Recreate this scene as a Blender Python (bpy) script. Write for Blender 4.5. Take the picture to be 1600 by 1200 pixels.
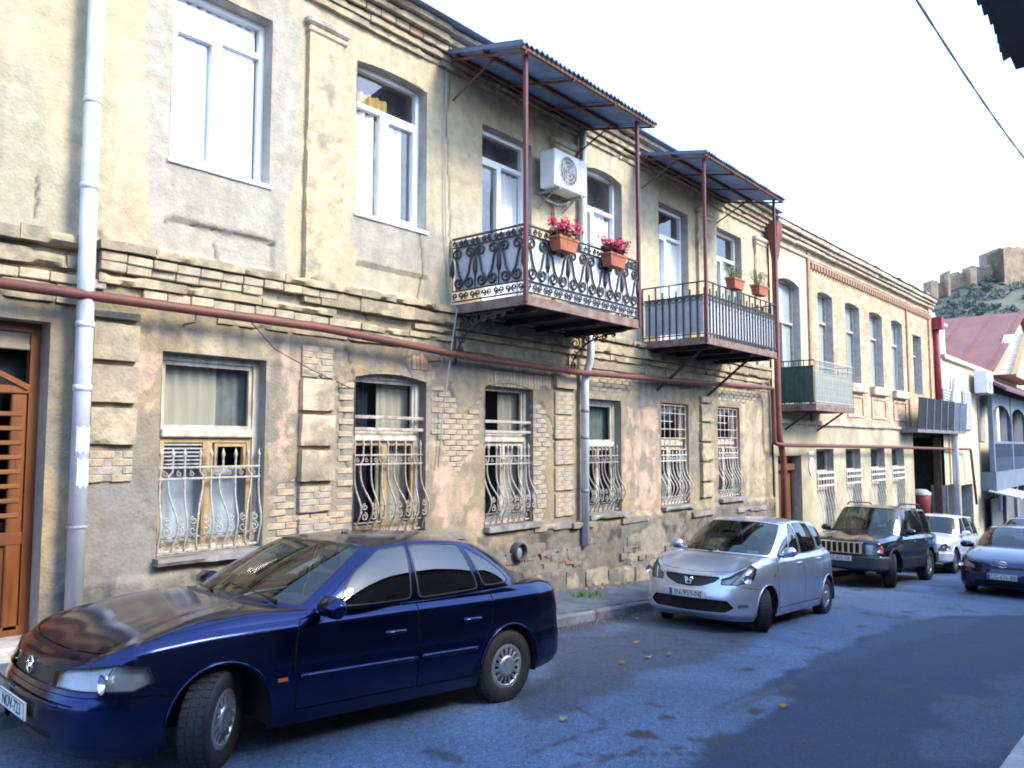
import bpy, bmesh, math, random
import numpy as np
from mathutils import Vector, Matrix
from mathutils.geometry import delaunay_2d_cdt
R_ = math.radians
for o in list(bpy.data.objects):
    bpy.data.objects.remove(o)
scene = bpy.context.scene
COL = scene.collection

# ------------------------------------------------------------------ camera
cam_d = bpy.data.cameras.new('camera')
cam = bpy.data.objects.new('camera', cam_d)
COL.objects.link(cam)
cam_d.sensor_width = 36.0
cam_d.lens = 36.0 * 1260.0 / 1600.0
cam_d.clip_start = 0.05
cam_d.clip_end = 5000.0
right = Vector((0.63762414, -0.77034762, 0.0))
down = Vector((0.05912958, 0.04894212, -0.99704983))
fwd = Vector((0.76807496, 0.63574304, 0.07675701))
cam.matrix_world = Matrix(((right.x, -down.x, -fwd.x, 0), (right.y, -down.y, -fwd.y, 0), (right.z, -down.z, -fwd.z, 0), (0, 0, 0, 1)))
scene.camera = cam

# ------------------------------------------------------------------ sky, sun, exposure
SUN_DIR = Vector((0.28, -0.90, 0.74)).normalized()        # towards the sun
sun_el = math.asin(SUN_DIR.z)
sun_az = math.atan2(SUN_DIR.x, SUN_DIR.y)
world = bpy.data.worlds.new('World')
scene.world = world
world.use_nodes = True
wn, wl = world.node_tree.nodes, world.node_tree.links
wn.clear()
w_out = wn.new('ShaderNodeOutputWorld')
w_bg = wn.new('ShaderNodeBackground')
w_sky = wn.new('ShaderNodeTexSky')
w_sky.sky_type = 'NISHITA'
w_sky.sun_disc = False
w_sky.sun_elevation = sun_el
w_sky.sun_rotation = sun_az
w_sky.air_density = 1.0
w_sky.dust_density = 2.0
w_sky.ozone_density = 2.5
w_mix = wn.new('ShaderNodeMix')
w_mix.data_type = 'RGBA'
w_mix.inputs['Factor'].default_value = 0.33
w_mix.inputs['B'].default_value = (6.4, 10.0, 17.0, 1)      # thin even cloud over the blue
wl.new(w_sky.outputs['Color'], w_mix.inputs['A'])
wl.new(w_mix.outputs['Result'], w_bg.inputs['Color'])
w_bg.inputs['Strength'].default_value = 0.15
wl.new(w_bg.outputs['Background'], w_out.inputs['Surface'])
sun_d = bpy.data.lights.new('sun', 'SUN')
sun_d.energy = 2.3
sun_d.angle = R_(20)
sun_d.color = (1.0, 0.90, 0.73)
sun = bpy.data.objects.new('sun', sun_d)
COL.objects.link(sun)
sun.rotation_euler = SUN_DIR.to_track_quat('Z', 'Y').to_euler()
vs = scene.view_settings
vs.view_transform = 'Standard'
vs.look = 'None'
vs.exposure = 1.27
vs.gamma = 1.0
vs.use_curve_mapping = False
scene.cycles.filter_width = 1.9
scene.cycles.max_bounces = 8
scene.cycles.transparent_max_bounces = 12
scene.cycles.caustics_reflective = False
scene.cycles.caustics_refractive = False

# ------------------------------------------------------------------ helpers
WM = {}
def link(o, parent=None, local=False):
    COL.objects.link(o)
    if parent is None:
        WM[o] = o.matrix_basis.copy()
    else:
        o.parent = parent
        if local:
            WM[o] = WM[parent] @ o.matrix_basis
        else:
            o.matrix_parent_inverse = WM[parent].inverted()
            WM[o] = o.matrix_basis.copy()
    return o

def tag(o, label=None, cat=None, group=None, kind=None):
    if label: o['label'] = label
    if cat: o['category'] = cat
    if group: o['group'] = group
    if kind: o['kind'] = kind
    return o

def thing(name, loc, label, cat, group=None, mat=None):
    o = bpy.data.objects.new(name, None)
    o.empty_display_size = 0.2
    o.matrix_basis = mat if mat is not None else Matrix.Translation(Vector(loc))
    link(o)
    return tag(o, label, cat, group)

def mesh_data(name, V, F, mats=None, smooth=False, col=None, norms=None, fmat=None):
    me = bpy.data.meshes.new(name)
    V = np.asarray(V, dtype=np.float32).reshape(-1, 3)
    if isinstance(F, np.ndarray) and F.ndim == 2:
        nf, k = F.shape
        me.vertices.add(len(V)); me.vertices.foreach_set('co', V.ravel())
        me.loops.add(nf * k); me.loops.foreach_set('vertex_index', F.astype(np.int32).ravel())
        me.polygons.add(nf)
        me.polygons.foreach_set('loop_start', (np.arange(nf) * k).astype(np.int32))
        me.update(calc_edges=True)
        me.validate()
    else:
        me.from_pydata(V.tolist(), [], [tuple(int(i) for i in f) for f in F])
    if mats is not None:
        for m in (mats if isinstance(mats, (list, tuple)) else [mats]):
            me.materials.append(m)
    if fmat is not None:
        me.polygons.foreach_set('material_index', np.asarray(fmat, dtype=np.int32))
    if smooth:
        me.polygons.foreach_set('use_smooth', np.ones(len(me.polygons), dtype=bool))
    if col is not None:
        a = me.color_attributes.new('Col', 'FLOAT_COLOR', 'POINT')
        c = np.ones((len(V), 4), dtype=np.float32); c[:, :3] = col
        a.data.foreach_set('color', c.ravel())
    if smooth == 'sharp':
        try: me.set_sharp_from_angle(angle=.62)
        except Exception: pass
    if norms is not None:
        try:
            me.normals_split_custom_set_from_vertices(np.asarray(norms, dtype=float).tolist())
        except Exception:
            pass
    me.update()
    return me

def mo(name, V, F, mats=None, parent=None, smooth=False, local=False, mat=None, **kw):
    me = mesh_data(name, V, F, mats, smooth, **kw)
    o = bpy.data.objects.new(name, me)
    if mat is not None: o.matrix_basis = mat
    return link(o, parent, local)

def inst(name, me, parent, mat, local=False):
    o = bpy.data.objects.new(name, me)
    o.matrix_basis = mat
    return link(o, parent, local)

class MB:
    def __init__(s): s.V, s.F, s.M = [], [], []
    def add(s, VF, m=0):
        V, F = VF
        n = len(s.V)
        s.V.extend([tuple(v) for v in V]); s.F.extend([tuple(int(i) + n for i in f) for f in F]); s.M.extend([m] * len(F))
        return s
    def obj(s, name, mats, parent=None, smooth=False, local=False, mat=None):
        return mo(name, s.V, s.F, mats, parent, smooth, local, mat, fmat=s.M)

def box(x0, x1, y0, y1, z0, z1):
    V = [(x0, y0, z0), (x1, y0, z0), (x1, y1, z0), (x0, y1, z0), (x0, y0, z1), (x1, y0, z1), (x1, y1, z1), (x0, y1, z1)]
    F = [(0, 3, 2, 1), (4, 5, 6, 7), (0, 1, 5, 4), (1, 2, 6, 5), (2, 3, 7, 6), (3, 0, 4, 7)]
    return V, F

def cbox(x0, x1, y0, y1, z0, z1, b=0.01, rnd=None, j=0.0):
    """box with chamfered edges, optionally uneven"""
    cx, cy, cz = (x0 + x1) / 2, (y0 + y1) / 2, (z0 + z1) / 2
    hx, hy, hz = (x1 - x0) / 2, (y1 - y0) / 2, (z1 - z0) / 2
    b = min(b, hx * .9, hy * .9, hz * .9)
    V = []; idx = {}
    for sx in (-1, 1):
        for sy in (-1, 1):
            for sz in (-1, 1):
                jx = jy = jz = 0
                if rnd: jx, jy, jz = rnd.uniform(-j, j), rnd.uniform(-j, j), rnd.uniform(-j, j)
                for a in range(3):
                    p = [sx * (hx - (b if a != 0 else 0)), sy * (hy - (b if a != 1 else 0)), sz * (hz - (b if a != 2 else 0))]
                    idx[(sx, sy, sz, a)] = len(V)
                    V.append((cx + p[0] + jx, cy + p[1] + jy, cz + p[2] + jz))
    F = []
    I = idx
    for s in (-1, 1):
        q = [I[(s, -1, -1, 0)], I[(s, 1, -1, 0)], I[(s, 1, 1, 0)], I[(s, -1, 1, 0)]]; F.append(q if s > 0 else q[::-1])
        q = [I[(-1, s, -1, 1)], I[(-1, s, 1, 1)], I[(1, s, 1, 1)], I[(1, s, -1, 1)]]; F.append(q if s > 0 else q[::-1])
        q = [I[(-1, -1, s, 2)], I[(1, -1, s, 2)], I[(1, 1, s, 2)], I[(-1, 1, s, 2)]]; F.append(q if s > 0 else q[::-1])
    for s1 in (-1, 1):
        for s2 in (-1, 1):
            q = [I[(-1, s1, s2, 1)], I[(1, s1, s2, 1)], I[(1, s1, s2, 2)], I[(-1, s1, s2, 2)]]; F.append(q if s1 * s2 < 0 else q[::-1])
            q = [I[(s1, -1, s2, 0)], I[(s1, 1, s2, 0)], I[(s1, 1, s2, 2)], I[(s1, -1, s2, 2)]]; F.append(q if s1 * s2 > 0 else q[::-1])
            q = [I[(s1, s2, -1, 0)], I[(s1, s2, 1, 0)], I[(s1, s2, 1, 1)], I[(s1, s2, -1, 1)]]; F.append(q if s1 * s2 < 0 else q[::-1])
    for sx in (-1, 1):
        for sy in (-1, 1):
            for sz in (-1, 1):
                q = [I[(sx, sy, sz, 0)], I[(sx, sy, sz, 1)], I[(sx, sy, sz, 2)]]; F.append(q if sx * sy * sz > 0 else q[::-1])
    return V, F

def tube(P, r, n=6, closed=False, cap=True, flat=None):
    """tube along points; r may be a list; flat=(a,b) gives an elliptic section"""
    P = [Vector(p) for p in P]
    m = len(P)
    rr = r if isinstance(r, (list, tuple)) else [r] * m
    V = []; F = []
    up = None
    for i in range(m):
        if closed: t = P[(i + 1) % m] - P[i - 1]
        else: t = P[min(i + 1, m - 1)] - P[max(i - 1, 0)]
        if t.length < 1e-9: t = Vector((0, 0, 1))
        t.normalize()
        if up is None:
            up = Vector((0, 0, 1)) if abs(t.z) < .9 else Vector((0, 1, 0))
        a = up - t * up.dot(t)
        if a.length < 1e-4: a = t.orthogonal()
        a.normalize(); b = t.cross(a); up = a
        for k in range(n):
            th = 2 * math.pi * (k + .5) / n
            ca, sa = math.cos(th) * rr[i], math.sin(th) * rr[i]
            V.append(P[i] + a * ca + b * sa)
    for i in range(m if closed else m - 1):
        for k in range(n):
            F.append((i * n + k, i * n + (k + 1) % n, ((i + 1) % m) * n + (k + 1) % n, ((i + 1) % m) * n + k))
    if cap and not closed:
        F.append(tuple(range(n))[::-1]); F.append(tuple((m - 1) * n + k for k in range(n)))
    return V, F

def lathe(prof, n=24, axis='y', c=(0, 0, 0)):
    """prof: list of (r, h)"""
    V = []; F = []; m = len(prof)
    for i, (r, h) in enumerate(prof):
        for k in range(n):
            t = 2 * math.pi * k / n
            a, b = r * math.cos(t), r * math.sin(t)
            p = {'y': (a, h, b), 'z': (a, b, h), 'x': (h, a, b)}[axis]
            V.append((p[0] + c[0], p[1] + c[1], p[2] + c[2]))
    for i in range(m - 1):
        for k in range(n):
            F.append((i * n + k, i * n + (k + 1) % n, (i + 1) * n + (k + 1) % n, (i + 1) * n + k))
    return V, F

def extrude_poly(pts, y0, y1, plane='xz'):
    """prism of a 2D polygon"""
    n = len(pts)
    def P(p, y): return {'xz': (p[0], y, p[1]), 'yz': (y, p[0], p[1]), 'xy': (p[0], p[1], y)}[plane]
    V = [P(p, y0) for p in pts] + [P(p, y1) for p in pts]
    F = [tuple(range(n)), tuple(range(2 * n - 1, n - 1, -1))]
    for i in range(n):
        F.append((i, i + n, (i + 1) % n + n, (i + 1) % n))
    return V, F

def rough_box(x0, x1, y0, y1, z0, z1, cell=.045, amp=.012, seed=0, chip=.5, rad=.02):
    """weathered block: front (y0), ends, top and bottom as one displaced skin; returns V, F"""
    nx = max(2, int(round((x1 - x0) / cell))); nz = max(2, int(round((z1 - z0) / cell))); ny = 2
    idx = {}; V = []; F = []
    def vid(i, j, k):
        key = (i, j, k)
        if key not in idx:
            idx[key] = len(V); V.append((x0 + (x1 - x0) * i / nx, y0 + (y1 - y0) * j / ny, z0 + (z1 - z0) * k / nz))
        return idx[key]
    for i in range(nx):
        for k in range(nz): F.append((vid(i, 0, k), vid(i + 1, 0, k), vid(i + 1, 0, k + 1), vid(i, 0, k + 1)))
        for j in range(ny):
            F.append((vid(i, j, nz), vid(i + 1, j, nz), vid(i + 1, j + 1, nz), vid(i, j + 1, nz))); F.append((vid(i, j, 0), vid(i, j + 1, 0), vid(i + 1, j + 1, 0), vid(i + 1, j, 0)))
    for k in range(nz):
        for j in range(ny):
            F.append((vid(0, j, k), vid(0, j, k + 1), vid(0, j + 1, k + 1), vid(0, j + 1, k))); F.append((vid(nx, j, k), vid(nx, j + 1, k), vid(nx, j + 1, k + 1), vid(nx, j, k + 1)))
    A = np.array(V); x, y, z = A.T
    a = fbm(x * 6 + y * 3, z * 6 + y * 5, 4, seed); b = fbm(x * 3.1 + 7, z * 3.1 + y * 4, 3, seed + 3); c = fbm(x * 5 + z * 7, y * 9 + z * 2 + 3, 3, seed + 5)
    ex = np.minimum(x - x0, x1 - x); ez = np.minimum(z - z0, z1 - z); ey = y - y0
    edge = np.clip(1 - np.minimum(ez, ex) / rad, 0, 1) * (ey < 1e-4)
    gone = edge * rad * (.06 + chip * 1.6 * sstep(.56, .70, b))
    A[:, 1] += (a - .5) * amp * 2 + gone
    A[:, 2] += np.where(ez < 1e-4, (c - .5) * amp * 1.6 + np.where(z < (z0 + z1) / 2, 1, -1) * gone * .25, 0)
    A[:, 0] += np.where(ex < 1e-4, (c - .5) * amp * 1.2, 0)
    return A, F

_rs = np.random.RandomState(7)
_tab = _rs.rand(256, 256)
def vnoise(x, y, s=0):
    x = np.asarray(x, float) + s * 17.13; y = np.asarray(y, float) + s * 9.71
    xi = np.floor(x).astype(int); yi = np.floor(y).astype(int)
    fx = x - xi; fy = y - yi
    fx = fx * fx * (3 - 2 * fx); fy = fy * fy * (3 - 2 * fy)
    g = lambda a, b: _tab[a % 256, b % 256]
    return (g(xi, yi) * (1 - fx) + g(xi + 1, yi) * fx) * (1 - fy) + (g(xi, yi + 1) * (1 - fx) + g(xi + 1, yi + 1) * fx) * fy
def fbm(x, y, o=4, s=0):
    t = 0; a = .5; f = 1
    for i in range(o):
        t = t + a * vnoise(x * f, y * f, s + i); a *= .5; f *= 2.03
    return t / (1 - .5 ** o)
def sstep(a, b, x):
    t = np.clip((x - a) / (b - a), 0, 1); return t * t * (3 - 2 * t)

# ------------------------------------------------------------------ materials
MATS = {}
def mat(name, color, rough=.7, metal=0, var=.25, scale=6, bump=0.0, bscale=40, color2=None, coat=0, spec=.5, attr=False, stretch=(1, 1, 1), detail=6, trans=0, emit=None, coord='Object'):
    if name in MATS: return MATS[name]
    m = bpy.data.materials.new(name); m.use_nodes = True
    N, L = m.node_tree.nodes, m.node_tree.links
    b = N['Principled BSDF']
    b.inputs['Roughness'].default_value = rough
    b.inputs['Metallic'].default_value = metal
    b.inputs['Specular IOR Level'].default_value = spec
    b.inputs['Coat Weight'].default_value = coat
    b.inputs['Coat Roughness'].default_value = .06
    b.inputs['Transmission Weight'].default_value = trans
    tc = N.new('ShaderNodeTexCoord'); mp = N.new('ShaderNodeMapping'); mp.inputs['Scale'].default_value = stretch
    L.new(tc.outputs[coord], mp.inputs['Vector'])
    nz = N.new('ShaderNodeTexNoise'); nz.inputs['Scale'].default_value = scale; nz.inputs['Detail'].default_value = detail; nz.inputs['Roughness'].default_value = .62
    L.new(mp.outputs['Vector'], nz.inputs['Vector'])
    if attr:
        at = N.new('ShaderNodeVertexColor'); at.layer_name = 'Col'
        c1 = at.outputs['Color']
        hs = N.new('ShaderNodeMix'); hs.data_type = 'RGBA'; hs.blend_type = 'MULTIPLY'; hs.inputs['Factor'].default_value = 1
        rp = N.new('ShaderNodeMapRange'); rp.inputs['From Min'].default_value = .25; rp.inputs['From Max'].default_value = .75
        rp.inputs['To Min'].default_value = 1 - var; rp.inputs['To Max'].default_value = 1 + var * .6
        L.new(nz.outputs['Fac'], rp.inputs['Value'])
        cb = N.new('ShaderNodeCombineColor')
        for k in range(3): L.new(rp.outputs['Result'], cb.inputs[k])
        L.new(c1, hs.inputs['A']); L.new(cb.outputs['Color'], hs.inputs['B'])
        L.new(hs.outputs['Result'], b.inputs['Base Color'])
    else:
        cr = N.new('ShaderNodeValToRGB')
        c2 = color2 if color2 else tuple(c * (1 - var) for c in color)
        ca = color if color2 else tuple(min(1, c * (1 + var * .5)) for c in color)
        cr.color_ramp.elements[0].position = .34; cr.color_ramp.elements[0].color = (*c2, 1)
        cr.color_ramp.elements[1].position = .64; cr.color_ramp.elements[1].color = (*ca, 1)
        L.new(nz.outputs['Fac'], cr.inputs['Fac']); L.new(cr.outputs['Color'], b.inputs['Base Color'])
    if bump:
        n2 = N.new('ShaderNodeTexNoise'); n2.inputs['Scale'].default_value = bscale; n2.inputs['Detail'].default_value = 5
        L.new(mp.outputs['Vector'], n2.inputs['Vector'])
        bp = N.new('ShaderNodeBump'); bp.inputs['Strength'].default_value = bump; bp.inputs['Distance'].default_value = .02
        L.new(n2.outputs['Fac'], bp.inputs['Height']); L.new(bp.outputs['Normal'], b.inputs['Normal'])
    if emit:
        b.inputs['Emission Color'].default_value = (*emit[0], 1); b.inputs['Emission Strength'].default_value = emit[1]
    MATS[name] = m
    return m

def glass_mat(name, tint=(.6, .7, .75), dens=.5, rough=.0, ior=1.5):
    """thin pane: part see-through, part mirror by angle"""
    if name in MATS: return MATS[name]
    m = bpy.data.materials.new(name); m.use_nodes = True
    N, L = m.node_tree.nodes, m.node_tree.links
    N.clear()
    out = N.new('ShaderNodeOutputMaterial'); mx = N.new('ShaderNodeMixShader'); fr = N.new('ShaderNodeFresnel'); fr.inputs['IOR'].default_value = ior
    ge = N.new('ShaderNodeNewGeometry'); mi = N.new('ShaderNodeMix'); mi.inputs['A'].default_value = ior; mi.inputs['B'].default_value = 1 / ior
    L.new(ge.outputs['Backfacing'], mi.inputs['Factor']); L.new(mi.outputs['Result'], fr.inputs['IOR'])
    tr = N.new('ShaderNodeBsdfTransparent'); tr.inputs['Color'].default_value = (*[t * (1 - dens) for t in tint], 1)
    gl = N.new('ShaderNodeBsdfGlossy'); gl.inputs['Roughness'].default_value = rough
    tc = N.new('ShaderNodeTexCoord'); nz = N.new('ShaderNodeTexNoise'); nz.inputs['Scale'].default_value = 1.3
    bp = N.new('ShaderNodeBump'); bp.inputs['Strength'].default_value = .06; bp.inputs['Distance'].default_value = .05
    L.new(tc.outputs['Object'], nz.inputs['Vector']); L.new(nz.outputs['Fac'], bp.inputs['Height']); L.new(bp.outputs['Normal'], gl.inputs['Normal'])
    L.new(fr.outputs['Fac'], mx.inputs['Fac']); L.new(tr.outputs['BSDF'], mx.inputs[1]); L.new(gl.outputs['BSDF'], mx.inputs[2]); L.new(mx.outputs['Shader'], out.inputs['Surface'])
    MATS[name] = m
    return m

SLOPE = .0625
def road_z(x): return -1.87 - SLOPE * x

M_black = mat('black_trim', (.012, .012, .014), .5, var=.2)
# ================================================================== pixel helper: a ray of the photograph meets a real plane
def pray(px, py):
    d = Vector(((px - 800.) / 1260., (py - 600.) / 1260., 1.0))
    return right * d.x + down * d.y + fwd * d.z
FY = 8.2
def fac(px, py, y=FY):
    r = pray(px, py); t = y / r.y
    return (r.x * t, r.z * t)

# ================================================================== ground, road, pavements
def asphalt_mat():
    m = bpy.data.materials.new('asphalt'); m.use_nodes = True
    N, L = m.node_tree.nodes, m.node_tree.links; b = N['Principled BSDF']
    at = N.new('ShaderNodeVertexColor'); at.layer_name = 'Col'
    tc = N.new('ShaderNodeTexCoord')
    n1 = N.new('ShaderNodeTexNoise'); n1.inputs['Scale'].default_value = 75; n1.inputs['Detail'].default_value = 4
    n2 = N.new('ShaderNodeTexNoise'); n2.inputs['Scale'].default_value = 18; n2.inputs['Detail'].default_value = 8; n2.inputs['Roughness'].default_value = .7
    for n in (n1, n2): L.new(tc.outputs['Object'], n.inputs['Vector'])
    a = N.new('ShaderNodeMapRange'); a.inputs['From Min'].default_value = .3; a.inputs['From Max'].default_value = .7; a.inputs['To Min'].default_value = .35; a.inputs['To Max'].default_value = 1.75
    c = N.new('ShaderNodeMapRange'); c.inputs['From Min'].default_value = .3; c.inputs['From Max'].default_value = .7; c.inputs['To Min'].default_value = .6; c.inputs['To Max'].default_value = 1.35
    L.new(n1.outputs['Fac'], a.inputs['Value']); L.new(n2.outputs['Fac'], c.inputs['Value'])
    mu = N.new('ShaderNodeMath'); mu.operation = 'MULTIPLY'; L.new(a.outputs['Result'], mu.inputs[0]); L.new(c.outputs['Result'], mu.inputs[1])
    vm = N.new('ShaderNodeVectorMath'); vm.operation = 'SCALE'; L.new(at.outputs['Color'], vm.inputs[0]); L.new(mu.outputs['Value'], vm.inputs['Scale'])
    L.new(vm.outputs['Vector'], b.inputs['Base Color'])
    b.inputs['Roughness'].default_value = .78
    bp = N.new('ShaderNodeBump'); bp.inputs['Strength'].default_value = .55; bp.inputs['Distance'].default_value = .006
    L.new(n1.outputs['Fac'], bp.inputs['Height']); L.new(bp.outputs['Normal'], b.inputs['Normal'])
    return m
M_asph = asphalt_mat()

def poly_sd(X, Y, poly):
    """signed distance, positive inside"""
    d = np.full(X.shape, 1e9); n = len(poly)
    for i in range(n):
        a = np.array(poly[i]); b = np.array(poly[(i + 1) % n]); ab = b - a; l2 = max((ab ** 2).sum(), 1e-12)
        t = np.clip(((X - a[0]) * ab[0] + (Y - a[1]) * ab[1]) / l2, 0, 1)
        d = np.minimum(d, np.hypot(X - a[0] - t * ab[0], Y - a[1] - t * ab[1]))
    ins = in_poly(X.ravel(), Y.ravel(), poly).reshape(X.shape)
    return np.where(ins, d, -d)
def in_poly(px, py, poly):
    c = np.zeros(len(px), bool); n = len(poly)
    for i in range(n):
        x1, y1 = poly[i]; x2, y2 = poly[(i + 1) % n]
        if y1 == y2: continue
        c ^= ((y1 > py) != (y2 > py)) & (px < (x2 - x1) * (py - y1) / (y2 - y1) + x1)
    return c
def pix_mask(X, Z, poly, conv, amp=.12, soft=.02, ns=3.0, seed=0, oct=5):
    w = [conv(*p) for p in poly]
    xs = [p[0] for p in w]; zs = [p[1] for p in w]
    out = np.zeros(X.shape)
    k = (X > min(xs) - amp * 2) & (X < max(xs) + amp * 2) & (Z > min(zs) - amp * 2) & (Z < max(zs) + amp * 2)
    if not k.any(): return out
    sd = poly_sd(X[k], Z[k], w)
    nz = fbm(X[k] * ns, Z[k] * ns, oct, seed) - .5
    out[k] = sstep(-soft, soft, sd + nz * amp * 2)
    return out
def gpx(px, py):
    r = pray(px, py); t = -1.87 / (r.z + SLOPE * r.x)
    return (r.x * t, r.y * t)

def mixc(c, m, col):
    return c * (1 - m[..., None]) + np.array(col) * m[..., None]

KERB_Y = 6.60
def make_road():
    xs = np.concatenate([np.arange(-6, 3, .25), np.arange(3, 16, .05), np.arange(16, 30, .12), np.arange(30, 75, .6)])
    ys = np.concatenate([np.arange(1.02, 6.60, .06), [6.60]])
    X, Y = np.meshgrid(xs, ys)
    Z = road_z(X) + (fbm(X * .9, Y * .9, 3, 4) - .5) * .03 + .02 * np.sin((Y - 1.0) / 5.6 * math.pi) - .01
    light = np.array((.074, .116, .200)); dark = np.array((.010, .021, .058))  # blue cast of the sky light put into the asphalt colours
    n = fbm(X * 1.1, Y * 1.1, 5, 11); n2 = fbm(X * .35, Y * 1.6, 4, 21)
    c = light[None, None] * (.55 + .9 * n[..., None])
    # the darker resurfaced lane, with a wandering edge
    m = pix_mask(X, Y, [(1060, 1215), (1130, 1150), (1240, 1095), (1210, 1075), (1180, 1085), (1290, 1020), (1420, 972), (1480, 962), (1545, 962), (1620, 960), (1800, 960), (1800, 1400), (1000, 1400)], gpx, .16, .06, 2.0, 5)
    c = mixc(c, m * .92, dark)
    m2 = pix_mask(X, Y, [(1480, 1100), (1620, 1040), (1700, 1100), (1600, 1190), (1440, 1200), (1440, 1150)], gpx, .45, .12, 2.3, 9)
    c = mixc(c, m2 * .55, (.055, .08, .125))
    m3 = pix_mask(X, Y, [(1290, 1025), (1420, 972), (1545, 964), (1500, 985), (1390, 1010), (1250, 1060)], gpx, .15, .1, 1.6, 12)
    c = mixc(c, m3 * .5, (.04, .07, .13))
    # darker ground along the parked cars
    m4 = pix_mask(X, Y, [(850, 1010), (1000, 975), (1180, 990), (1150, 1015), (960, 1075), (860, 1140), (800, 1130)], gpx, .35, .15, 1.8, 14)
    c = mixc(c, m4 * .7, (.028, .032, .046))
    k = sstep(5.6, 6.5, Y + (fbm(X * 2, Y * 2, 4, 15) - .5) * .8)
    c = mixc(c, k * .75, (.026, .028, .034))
    spots = sstep(.70, .76, fbm(X * 2.6, Y * 2.6, 4, 33)) * .75
    c = mixc(c, spots, (.026, .03, .042))
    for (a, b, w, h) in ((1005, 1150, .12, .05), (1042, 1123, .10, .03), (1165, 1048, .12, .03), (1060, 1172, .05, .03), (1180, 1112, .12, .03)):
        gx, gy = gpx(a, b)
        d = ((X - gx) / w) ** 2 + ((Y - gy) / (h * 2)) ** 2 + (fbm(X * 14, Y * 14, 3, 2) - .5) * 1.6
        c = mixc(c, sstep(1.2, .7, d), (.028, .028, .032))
    rr = random.Random(8)
    for q in range(9):
        px, py = rr.uniform(780, 1350), rr.uniform(990, 1190); w = [gpx(px, py)]
        ang = rr.uniform(-.4, .4) + (math.pi if rr.random() < .5 else 0)
        for t in range(14): ang += rr.uniform(-.5, .5); w.append((w[-1][0] + .11 * math.cos(ang), w[-1][1] + .11 * math.sin(ang)))
        k = (np.abs(X - px * 0 - w[7][0]) < 2) & (np.abs(Y - w[7][1]) < 2)
        if k.any():
            sd = np.abs(poly_sd(X[k], Y[k], w + w[::-1])); cc = c[k]; t = sstep(.035, .008, sd)[:, None] * .7; c[k] = cc * (1 - t) + np.array((.018, .02, .026)) * t
    for pl in ([(1130, 1115), (1180, 1096), (1240, 1072)], [(1120, 1108), (1200, 1078)]):
        w = [gpx(*p) for p in pl]; sd = -poly_sd(X, Y, w + w[::-1])
        c = mixc(c, sstep(.05, .02, np.abs(sd) + (fbm(X * 6, Y * 6, 3, 5) - .5) * .05) * .8, (.05, .052, .06))
    nx, ny = len(xs), len(ys)
    V = np.stack([X, Y, Z], -1).reshape(-1, 3)
    I = np.arange(nx * ny).reshape(ny, nx)
    F = np.stack([I[:-1, :-1], I[:-1, 1:], I[1:, 1:], I[1:, :-1]], -1).reshape(-1, 4)
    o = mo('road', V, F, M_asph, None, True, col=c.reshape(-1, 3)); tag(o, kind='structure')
make_road()
# far ground sheet
M_earth = mat('earth', (.16, .15, .12), .95, var=.4, scale=.4)
gs = mo('ground', [(-300, -400, road_z(-300) - 1.2 + 10), (70, -400, road_z(70) - .5), (70, 400, road_z(70) - .5), (-300, 400, road_z(-300) - 1.2 + 10), (3000, -2500, road_z(70) - 8), (3000, 2500, road_z(70) - 8)], [(0, 1, 2, 3), (1, 4, 5, 2)], M_earth)
tag(gs, kind='structure')
gs.data.transform(Matrix.Identity(4))
for v in gs.data.vertices:
    if v.co.x < -200: v.co.z = road_z(v.co.x) - .5

M_pave = mat('pavement_concrete', (.085, .10, .13), .85, var=.45, scale=2.5, bump=.5, bscale=25)
M_kerb = mat('kerb_stone', (.15, .16, .185), .8, var=.4, scale=4, bump=.5, bscale=18)
def make_pavement():
    xs = np.concatenate([np.arange(-6, 6, .3), np.arange(6, 18, .07), np.arange(18, 60, .5)])
    ys = np.linspace(6.74, 8.35, 22)
    X, Y = np.meshgrid(xs, ys)
    Z = road_z(X) + .125 + (Y - 6.74) * .04 + (fbm(X * 1.6, Y * 1.6, 4, 8) - .5) * .05
    nx, ny = len(xs), len(ys)
    I = np.arange(nx * ny).reshape(ny, nx)
    F = np.stack([I[:-1, :-1], I[:-1, 1:], I[1:, 1:], I[1:, :-1]], -1).reshape(-1, 4)
    o = mo('pavement', np.stack([X, Y, Z], -1).reshape(-1, 3), F, M_pave, None, True); tag(o, kind='structure')
    rnd = random.Random(3)
    x = -2.0
    while x < 34:
        l = rnd.uniform(.75, 1.1)
        k = mo('kerb_stone', *cbox(-l / 2 + .008, l / 2 - .008, -.075, .075, -.16, .13, .025, rnd, .008), M_kerb, o, False, mat=Matrix.Translation((x + l / 2, KERB_Y + .07, road_z(x + l / 2))) @ Matrix.Rotation(math.atan(SLOPE) + rnd.uniform(-.01, .01), 4, 'Y'))
        x += l
    # the other side of the street
    xs2 = [-6, 0, 8, 16, 24, 40, 70]
    V = []; F = []
    for x in xs2: V += [(x, 1.0, road_z(x) + .13), (x, -1.2, road_z(x) + .19)]
    for i in range(len(xs2) - 1): F.append((2 * i, 2 * i + 1, 2 * i + 3, 2 * i + 2))
    o2 = mo('far_pavement', V, [f[::-1] for f in F], M_pave); tag(o2, kind='structure')
    x = 2.0
    while x < 30:
        l = rnd.uniform(.8, 1.1)
        mo('kerb_stone', *cbox(-l / 2 + .008, l / 2 - .008, -.08, .08, -.16, .14, .02, rnd, .006), mat('kerb_pale', (.42, .43, .45), .8, var=.3, scale=4, bump=.3, bscale=20), o2, False, mat=Matrix.Translation((x + l / 2, .96, road_z(x + l / 2))) @ Matrix.Rotation(math.atan(SLOPE), 4, 'Y'))
        x += l
make_pavement()
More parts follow.
